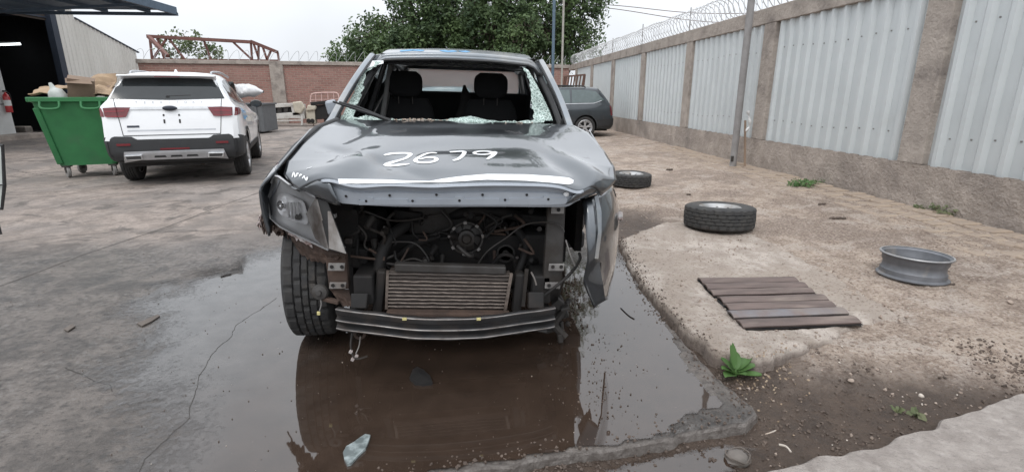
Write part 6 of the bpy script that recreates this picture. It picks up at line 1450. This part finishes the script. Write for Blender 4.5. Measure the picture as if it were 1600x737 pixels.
flat('crumpled_wing', ((456, 160), (470, 158), (476, 168), (470, 178), (460, 176)), Yw - .12, .15, 'scrap_cream', wk, wo_, .05)
eo = at(500, 195, Yw); eo.z = 0; ep = thing('engine_scrap', 'heap of cream and black engine parts beside the truck mirror', 'scrap', eo)
flat('black_bumper', ((484, 160), (512, 157), (512, 163), (486, 165)), Yw - .1, .3, 'bay_black', ep, eo); flat('radiator_box', ((492, 165), (512, 163), (512, 186), (493, 187)), Yw, .3, 'bay_black', ep, eo)
flat('housing', ((477, 170), (492, 168), (493, 194), (479, 194)), Yw, .35, 'scrap_cream', ep, eo, .06); flat('housing', ((480, 164), (494, 165), (493, 172), (478, 174)), Yw - .1, .35, 'scrap_cream', ep, eo, .06); flat('housing', ((505, 160), (530, 158), (530, 196), (506, 196)), Yw + .1, .4, 'bay_grey', ep, eo, .05)
for x in (482, 488): MB().lathe([(0, .02), (.09, .02), (.1, -.02), (0, -.02)], 16, TR(at(x, 189, Yw - .06) - eo) @ Matrix.Rotation(R(90), 4, 'X')).build('port', 'bay_black', ep)
bo = at(505, 195, Yw + .5); bo.z = 0; bf = thing('bed_frame', 'pinkish tubular bed frame propped on the brick wall', 'frame', bo); BY = Yw + .5
MB().tube(cr([at(485, 163, BY), at(486, 150, BY), at(492, 146, BY), at(515, 145, BY), at(528, 147, BY), at(530, 165, BY)], 4), .03, 8).build('hoop', 'pink_steel', bf, off=bo, smooth=60)
for x in (493, 502, 512, 521): MB().tube([at(x, 146, BY), at(x + 1, 165, BY)], .018, 6).build('bar', 'pink_steel', bf, off=bo)
MB().tube([at(486, 156, BY), at(530, 155, BY)], .016, 6).build('bar', 'pink_steel', bf, off=bo)
for x in (487, 528): p = at(x, 165, BY); MB().tube([p, (p.x, p.y, 0)], .022, 6).build('leg', 'pink_steel', bf, off=bo)
# grey skip behind the SUV with a bundle in white plastic
so_ = at(380, 192, 20); so_.z = 0; sk_ = thing('scrap_skip', 'dark grey steel skip behind the white SUV', 'skip', so_); x0, x1 = at(330, 160, 20).x - so_.x, at(408, 160, 20).x - so_.x
MB().box(((x0 + x1) / 2, .7, .55), (x1 - x0, 1.4, .98)).build('body', 'skip_grey', sk_, bevel=.03)
for i in range(4): MB().box((x0 + (x1 - x0) * (i + .5) / 4, -.03, .55), (.08, .06, .98)).build('rib', 'skip_grey', sk_)
MB().box(((x0 + x1) / 2, .7, 1.06), (x1 - x0 + .08, 1.48, .06)).build('rim', 'skip_grey', sk_)
c = at(374, 140, 20.5); P = []; n1, n2 = 28, 16
for i in range(n1 + 1):
    row = []
    for j in range(n2 + 1):
        a_ = 2 * math.pi * j / n2; v_ = i / n1; L_ = 1.55 * (v_ - .45); r_ = .38 * math.sin(math.pi * min(1, v_ * .93 + .04)) ** .5 * (1 - .45 * sstep(.72, 1, v_)); q = Vector((math.cos(a_) * r_, math.sin(a_) * r_)); k_ = 1 + .28 * nz3(v_ * 5, math.cos(a_) * 1.6, math.sin(a_) * 1.6) + .13 * nz3(v_ * 14, math.cos(a_) * 4, math.sin(a_) * 4)
        row.append(c + Vector((L_, q.x * k_, q.y * k_ * .62 - .10 * v_ + .02)))
    P.append(row)
o_ = MB().sheet(P).build('plastic_bundle', 'plastic_wrap', None, smooth=70); tag(o_, 'crumpled white plastic bundle above the white SUV mirror', 'bundle')
# ================================================================== LOOSE WHEELS, RIM, COVER, PLANTS, LITTER
def ground_z(x, y): return max(dirt_z(x, y), strip_top(x, y) if in_poly(x, y, STRIP) else -9)
def lying_wheel(label, px, py, dia, wd, tilt, style='steel'):
    p = gr(px, py, .03); x, y = p.x + p.x / p.y * dia * .45, p.y + dia * .47; z = ground_z(x, y)
    t = thing('loose_wheel', label, 'wheel', (x, y, z + wd / 2 + .005), tilt, 'loose wheels on the dirt'); wheel_parts(t, dia / 2, wd, dia * .285, 'tyre_dusty', 'rim_steel', style=style); return t
lying_wheel('loose wheel lying flat on the dirt close behind the truck, farther one', 985, 296, .63, .20, (R(1), R(1), .4))
lying_wheel('larger loose wheel lying tilted on the edge of the old concrete', 1121, 370, .72, .24, (R(-1), R(4), 1.1))
p = gr(1423, 449, .05); x, y = p.x + .2, p.y + .22; rt = thing('bare_wheel_rim', 'bare grey steel wheel rim lying on the dirt without a tyre', 'rim', (x, y, ground_z(x, y)), (R(-1), R(2), .3)); rt.scale = (.93, .93, .93)
MB().lathe([(.245, .0), (.252, .005), (.252, .012), (.242, .018), (.232, .024), (.230, .06), (.222, .07), (.218, .10), (.221, .125), (.229, .135), (.231, .165), (.240, .178), (.252, .186), (.253, .195), (.246, .197), (.238, .190), (.224, .178), (.221, .14), (.212, .12), (.210, .09), (.220, .06), (.222, .03), (.238, .006)], 56, closed=True).build('barrel', 'rim_grey', rt, smooth=35)
MB().lathe([(.205, .05), (.17, .055), (.14, .035), (.10, .03), (.09, .055), (.05, .055), (.045, .04)], 40).build('disc', 'rim_steel', rt, smooth=40)
MB().lathe([(.249, .197), (.240, .1985), (.250, .1995), (.254, .192)], 56, closed=True).build('worn_lip', 'rim_steel', rt, smooth=60)

# plank cover over the pit
mat('plank', (.15, .11, .097), (.085, .064, .057), sc=5, rough=.75, bump=.003, bsc=50, dirt=(.26, .21, .175), dsc=3.5, dfac=(.52, .78), stretch=(.5, 3, 1)); mat('plank_blue', (.155, .15, .16), (.15, .11, .097), sc=6, rough=.7, bump=.003, bsc=50, dirt=(.2, .165, .14), dsc=4, dfac=(.45, .7))
zc_ = .050; TL, TR_, BR, BL = (gr(*q, zc_) for q in ((1088, 435), (1238, 433), (1350, 506), (1166, 514))); CO = (TL + BR) / 2
cov = thing('plank_cover', 'rusty metal planks covering a pit in the old concrete', 'cover', (CO.x, CO.y, zc_)); CO = Vector((CO.x, CO.y, zc_))
rg = random.Random(3)
for k_ in range(7):
    a0, a1 = k_ / 7 + .010, (k_ + 1) / 7 - .016; jl, jr = rg.uniform(-.015, .02), rg.uniform(-.03, .01)
    def pt(u, v): 
        v_ = a0 + (a1 - a0) * v; l, r_ = TL.lerp(BL, v_), TR_.lerp(BR, v_); d = (r_ - l).normalized(); p_ = (l - d * jl).lerp(r_ + d * jr, u); arch_ = .012 * math.sin(math.pi * v) 
        return p_ + Vector((0, 0, arch_ + .004 * nz3(u * 3, k_ * 5, 1) + (k_ % 3 - 1) * .003))
    MB().sheet([[pt(i / 16, j / 4) for j in range(5)] for i in range(17)], -.012).build('plank', 'plank_blue' if k_ == 5 else 'plank', cov, smooth=30, off=CO)
m2 = MB(); m2.add([p_ + Vector((0, 0, -.006)) for p_ in (TL, TR_, BR, BL)], [(0, 1, 2, 3)]); m2.build('pit_shadow_plate', 'bay_black', cov, off=CO)  # black sheet standing in for the shade between the planks

# broad-leaved weed in the gutter corner
p = gr(1148, 588, -.05); wd_ = thing('broadleaf_weed', 'bright green broad-leaved weed growing at the slab corner', 'plant', (p.x, p.y, dirt_z(p.x, p.y)))
def big_leaf(az, el, L_, W_, droop, nm='leaf', base=(0, 0, 0), m='weed_leaf'):
    P = []
    for i in range(9):
        v_ = i / 8; r_ = L_ * v_; e_ = R(el) - R(droop) * v_; w_ = W_ * max(0., math.sin(math.pi * min(1, max(.0, (v_ - .14) / .88)))) ** .55 + .003
        c = Vector((math.cos(R(az)) * r_ * math.cos(e_), math.sin(R(az)) * r_ * math.cos(e_), r_ * math.sin(e_))); sd_ = Vector((-math.sin(R(az)), math.cos(R(az)), 0))
        P.append([c + sd_ * (w_ * q) + Vector((0, 0, .012 * abs(q) ** 2 * (L_ / .12))) + Vector(base) for q in (-1, -.5, 0, .5, 1)])
    return MB().sheet(P)
for az, el, L_, W_, dr in ((115, 82, .165, .024, 8), (30, 58, .15, .030, 30), (0, 50, .12, .027, 25), (190, 55, .10, .028, 25), (215, 35, .11, .028, 20), (285, 50, .08, .024, 20), (330, 22, .13, .024, 10), (150, 65, .11, .026, 20), (70, 70, .12, .027, 20)):
    big_leaf(az, el, L_, W_, dr).build('leaf', 'weed_leaf', wd_, smooth=180)
MB().tube([(0, 0, -.03), (0, 0, .03)], [.012, .006], 8).build('stem', 'weed_leaf', wd_)
def tuft(nm, label, px, py, wx, h_, n, m, z=.08, grp='weeds along the wall'):
    p = gr(px, py, z); t = thing(nm, label, 'plant', (p.x, p.y, dirt_z(p.x, p.y)), group=grp); rg = random.Random(px); ml = MB(); stm = MB()
    for k_ in range(n):
        b_ = Vector((rg.gauss(0, wx * .4), rg.gauss(0, .08), 0)); tip = b_ + Vector((rg.uniform(-.08, .08), rg.uniform(-.06, .06), h_ * rg.uniform(.4, 1.1))); stm.tube([b_, tip], [.003, .0015], 4); leaves(rg, ml, b_.lerp(tip, .6), h_ * .5, 12, .04, .8)
    ml.build('foliage', m, t); stm.build('stems', m, t); return t
tuft('low_weed', 'wide low green weed at the foot of the right wall', 1258, 292, .28, .10, 26, 'weed_leaf')
tuft('low_weed', 'small faded weed tuft at the wall foot near the right edge', 1466, 338, .06, .11, 9, 'weed_dry')
tuft('low_weed', 'tiny dry tuft left of the faded weed at the wall foot', 1434, 330, .05, .06, 5, 'weed_dry')
tuft('low_weed', 'sparse grass blades beside the apron slab', 1432, 642, .03, .03, 3, 'weed_dry', -.03)

# stones and crumbs lying on the dirt: too many to count
mat('pebble', (.36, .29, .24), (.22, .175, .145), sc=7, rough=.95); mat('pebble_dark', (.12, .09, .072), (.07, .053, .043), sc=7, rough=.85); mat('pebble_pale', (.52, .46, .40), rough=.95)
def scatter(nm, n, m, region, size, seed, zf, label, sink=.35, cat=None):
    rg = random.Random(seed); mb = MB(); c = 0; tries = 0
    while c < n and tries < n * 12:
        tries += 1; x, y = region(rg)
        z = zf(x, y)
        if z is None: continue
        s_ = size(rg, y); r_ = [s_ * rg.uniform(.6, 1.2) for _ in range(3)]; mt = TR((x, y, z + r_[2] * (1 - 2 * sink))) @ rotm(rg.uniform(0, 180), rg.uniform(0, 180), rg.uniform(0, 180))
        mb.add([(r_[0], 0, 0), (-r_[0], 0, 0), (0, r_[1], 0), (0, -r_[1], 0), (0, 0, r_[2]), (0, 0, -r_[2]), (r_[0] * .6, r_[1] * .6, r_[2] * .5), (-r_[0] * .6, r_[1] * .5, -r_[2] * .5)], [(0, 6, 4), (6, 2, 4), (2, 1, 4), (1, 3, 4), (3, 0, 4), (0, 2, 6), (0, 5, 2), (2, 7, 1), (2, 5, 7), (7, 5, 1), (1, 5, 3), (3, 5, 0)], mt); c += 1
    o_ = mb.build(nm, m); return tag(o_, label, cat, kind='stuff')
YD = [(q.x, q.y) for q in edge]
def zd(x, y):
    if in_poly(x, y, YD + [(-70, 33)]): return None
    if in_poly(x, y, [(q.x, q.y) for q in ap]): return None
    if in_poly(x, y, [(q.x, q.y) for q in (TL, TR_, BR, BL)]): return None
    return ground_z(x, y)
def reg_all(rg):
    while True:
        y = 1.6 + 10 * rg.random() ** 2.2; x = rg.uniform(1.2, 5.2)
        if nz3(x, y, 7, 1.7) + .6 * nz3(x, y, 2, 5) + .35 > rg.random(): return x, y
def reg_near(rg):
    while True:
        x, y = rg.uniform(-.1, 3.0), rg.uniform(1.5, 3.2)
        if nz3(x, y, 4, 2.1) + .7 * nz3(x, y, 1, 6) + .75 - 1.3 * max(0, y - 1.85) > rg.random() * 1.1 and not in_poly(x, y, STRIP): return x, y
scatter('pebbles', 4200, 'pebble', reg_all, lambda r, y: .0022 + .011 * r.random() ** 3, 1, zd, 'small brown stones scattered on the dirt', cat='stones')
scatter('pebbles', 260, 'pebble_pale', reg_all, lambda r, y: r.uniform(.003, .008), 2, zd, 'small pale stones scattered on the dirt', cat='stones')
scatter('soil_crumbs', 2400, 'pebble_dark', reg_near, lambda r, y: .002 + .010 * r.random() ** 3, 3, zd, 'dark wet crumbs of soil in the gutter', cat='soil')
def reg_edge(rg):
    t = rg.random(); a_, b_ = rg.choice([(e2[i], e2[i + 1]) for i in EI]); p_ = a_.lerp(b_, rg.random()); return p_.x + rg.gauss(.0, .05), p_.y + rg.gauss(-.0, .05)
EI = [i for i in range(len(e2) - 1) if e2[i].y < 5.2 and e2[i].x > -.4]
scatter('edge_rubble', 2600, 'pebble_dark', reg_edge, lambda r, y: .0015 + .008 * r.random() ** 3, 4, lambda x, y: .002 if in_poly(x, y, YD + [(-70, 33)]) else ground_z(x, y), 'dark grit along the broken slab edge', cat='grit')
def reg_slab(rg): return rg.uniform(-3.5, 1.3), 1.5 + 3.6 * rg.random() ** 1.3
scatter('slab_grit', 450, 'pebble_dark', reg_slab, lambda r, y: r.uniform(.0015, .0045), 6, lambda x, y: .005 if in_poly(x, y, YD + [(-70, 33)]) else None, 'dark grit and crumbs on the wet slab', cat='grit')
scatter('slab_grit', 90, 'pebble_pale', reg_slab, lambda r, y: r.uniform(.0015, .0035), 7, lambda x, y: .005 if in_poly(x, y, YD + [(-70, 33)]) else None, 'pale crumbs of glass on the wet slab', cat='grit')
def reg_right(rg):
    p_ = gr(rg.gauss(935, 28), rg.uniform(520, 660), 0); return p_.x, p_.y
scatter('wet_specks', 260, 'pebble_dark', reg_right, lambda r, y: .0012 + .005 * r.random() ** 2, 8, lambda x, y: .005 if in_poly(x, y, YD + [(-70, 33)]) else None, 'dark specks on the puddle right of the truck', cat='grit')
def reg_hub(rg):
    p_ = gr(rg.gauss(895, 12), rg.uniform(440, 520), 0); return p_.x, p_.y
scatter('hub_debris', 110, 'pebble_dark', reg_hub, lambda r, y: r.uniform(.003, .011), 9, lambda x, y: .006, 'broken bits of metal and mud under the bare hub', cat='debris')

# single bits of litter
rg = random.Random(15)
def stick(label, pix, r_, m, z=.006, cat='stick', nm='stick'):
    P = cr([gr(*q, z) for q in pix], 4); o_ = MB().tube(P, r_, 6).build(nm, m, None, smooth=60); return tag(o_, label, cat, 'small litter')
stick('dark bent twig on the wet slab right of the hanging fender', [(970, 481), (977, 488), (984, 494), (991, 498)], .004, 'bay_black', .006)
stick('short pale twig lying in the gutter below the weed', [(1156, 588), (1175, 594), (1197, 603)], .004, 'litter', -.055); stick('curved pale twig on the gutter bank', [(1190, 680), (1212, 672), (1226, 660)], .0035, 'litter', -.06)
stick('pale broken twig by the apron edge', [(1217, 694), (1228, 697), (1236, 706)], .005, 'pebble_pale', -.06); stick('small metal rod lying on the damp yard left of the truck', [(345, 432), (352, 430), (361, 428)], .007, 'bay_metal', .008, 'rod', 'metal_rod')
def shard(nm, label, pix, z, m, cat, th=.006, wav=.006):
    P = [gr(*q, z) for q in pix]; n = len(P); c = sum(P, Vector()) / n; m2 = MB(); top_ = [p_ + Vector((0, 0, wav * (1 + nz3(p_.x * 9, p_.y * 9, 3)))) for p_ in P]; m2.add(top_ + [c + Vector((0, 0, wav * 1.6))] + [p_ - Vector((0, 0, th * .3)) for p_ in P], [(i, (i + 1) % n, n) for i in range(n)] + [(i, n + 1 + i, n + 1 + (i + 1) % n, (i + 1) % n) for i in range(n)]); o_ = m2.build(nm, m); return tag(o_, label, cat, 'small litter')
mat('shard_grey', (.30, .34, .34), (.12, .14, .14), sc=16, rough=.35, coat=.5, fac=(.4, .55)); mat('leaf_dead', (.12, .10, .085), rough=.8)
shard('plastic_shard', 'pale grey broken plastic shard lying in the puddle', [(536, 708), (541, 698), (553, 691), (563, 683), (571, 678), (579, 680), (576, 690), (571, 702), (560, 712), (549, 725), (543, 727), (538, 718)], .009, 'shard_grey', 'shard', .012)
shard('mud_clump', 'dark clump of plastic in the puddle below the bumper', [(640, 592), (645, 580), (652, 576), (662, 580), (672, 590), (676, 600), (660, 602), (648, 600)], .008, 'bay_black', 'clump', .02, .014)
shard('dead_leaf', 'dark curled leaf on the damp yard left of the crack', [(214, 506), (228, 500), (246, 492), (250, 494), (238, 502), (222, 510)], .006, 'leaf_dead', 'leaf'); shard('dead_leaf', 'small dark leaf at the left of the damp yard', [(100, 515), (112, 508), (118, 510), (106, 518)], .006, 'leaf_dead', 'leaf')
def clod(label, px, py, s_, z, m='pebble_dark', n=5, nm='dirt_clod', cat='clod'):
    p = gr(px, py, z); t = thing(nm, label, cat, (p.x, p.y, ground_z(p.x, p.y)), group='clods on the dirt'); rg = random.Random(px)
    m2 = MB(); prof = []
    for k_ in range(n):
        c = Vector((s_ * 1.3 * (k_ - (n - 1) / 2) * .8, rg.uniform(-.3, .3) * s_, s_ * .3)); 
        m2.lathe([(0, -s_ * .5), (s_ * .6, -s_ * .25), (s_ * .7, s_ * .1), (s_ * .4, s_ * .4), (0, s_ * .5)], 9, TR(c) @ rotm(rg.uniform(-30, 30), rg.uniform(-30, 30), 0), rfun=lambda i, k, r: r * (1 + .3 * nz3(i * 2.1, k * 1.7, px)))
    o_ = m2.build('lump', m, t, smooth=50); o_['kind'] = 'stuff'
clod('row of dark dung lumps on the dirt below the wall weed', 1308, 341, .035, .06, n=5); clod('dark clod on the dirt left of the dung lumps', 1284, 322, .03, .06, n=3); clod('small dark clod between the truck and the loose wheel', 1076, 305, .03, .04, n=2); clod('small dark clod by the far loose wheel', 1046, 268, .04, .04, n=3)
clod('brown stone on the gutter bank below the bare rim', 1328, 598, .022, -.03, 'pebble', 1, 'stone', 'stone'); clod('pale stone near the apron slab', 1442, 610, .018, .0, 'pebble_pale', 1, 'stone', 'stone'); clod('flat grey stone on the dirt at the right edge', 1578, 475, .03, .05, 'pebble', 1, 'stone', 'stone'); clod('pebble beside the bare rim', 1487, 444, .02, .05, 'pebble_dark', 2, 'stone', 'stone')
p = gr(1152, 716, -.06); st_ = thing('gutter_stone', 'round muddy stone sitting in the gutter water', 'stone', (p.x, p.y, -.066))
MB().lathe([(0, -.02), (.045, -.01), (.05, .01), (.035, .028), (.012, .034), (0, .034)], 20, rfun=lambda i, k, r: r * (1 + .22 * nz3(k * .5, i * .7, 4))).build('lump', 'grime', st_, smooth=60)
for k_ in range(3): MB().tube(cr([(math.cos(a_) * .05 * (1 + .2 * nz3(a_, k_, 1)), math.sin(a_) * .045, .02 + .012 * math.sin(a_ * 2 + k_)) for a_ in [2 * math.pi * i / 9 for i in range(9)]], 3, True), .003, 5).build('strand', 'leaf_dead', st_)
p = gr(1470, 452, .05)
mat('leaf_dry', (.20, .14, .09), (.32, .25, .18), sc=30, rough=.9)
# dry leaves in the gutter
ml = MB(); rg = random.Random(8)
for k_ in range(170):
    q = gr(rg.gauss(1195, 38), rg.gauss(590, 16) if k_ < 110 else rg.uniform(560, 680), -.05); z = ground_z(q.x, q.y)
    if zd(q.x, q.y) is None: continue
    leaves(rg, ml, Vector((q.x, q.y, z + .004)), .004, 1, .015, .5)
o_ = ml.build('dry_leaves', 'leaf_dry'); tag(o_, 'dry leaf litter on the gutter bank by the weed', 'leaves', kind='stuff')
# black framed board just entering the left edge
Yb = 5.6; bo = gr(2, 330); bo = at(0, 320, Yb); bo = Vector((bo.x, Yb, 0)); bd = thing('framed_board', 'black framed board just showing at the left edge', 'board', bo)
e0, e1, e2_, e3 = at(4, 227, Yb), at(7, 290, Yb), at(3, 326, Yb), at(-60, 326, Yb)
MB().tube([at(-60, 226, Yb), e0, e1, e2_, e3], .016, 8).build('frame', 'black_plastic', bd, off=bo); MB().strip([at(-60, 228, Yb), e0], [at(-60, 324, Yb), at(3, 324, Yb)], 3, 4, thick=.008).build('pane', 'bag_grey', bd, off=bo)
MB().bar(at(-60, 290, Yb - .02), at(6, 289, Yb - .02), .012, .012).build('crossbar', 'black_plastic', bd, off=bo)
for px in (-10, -50): a_ = at(px, 326, Yb); MB().tube([a_, (a_.x, a_.y, 0)], .014, 8).build('leg', 'black_plastic', bd, off=bo)
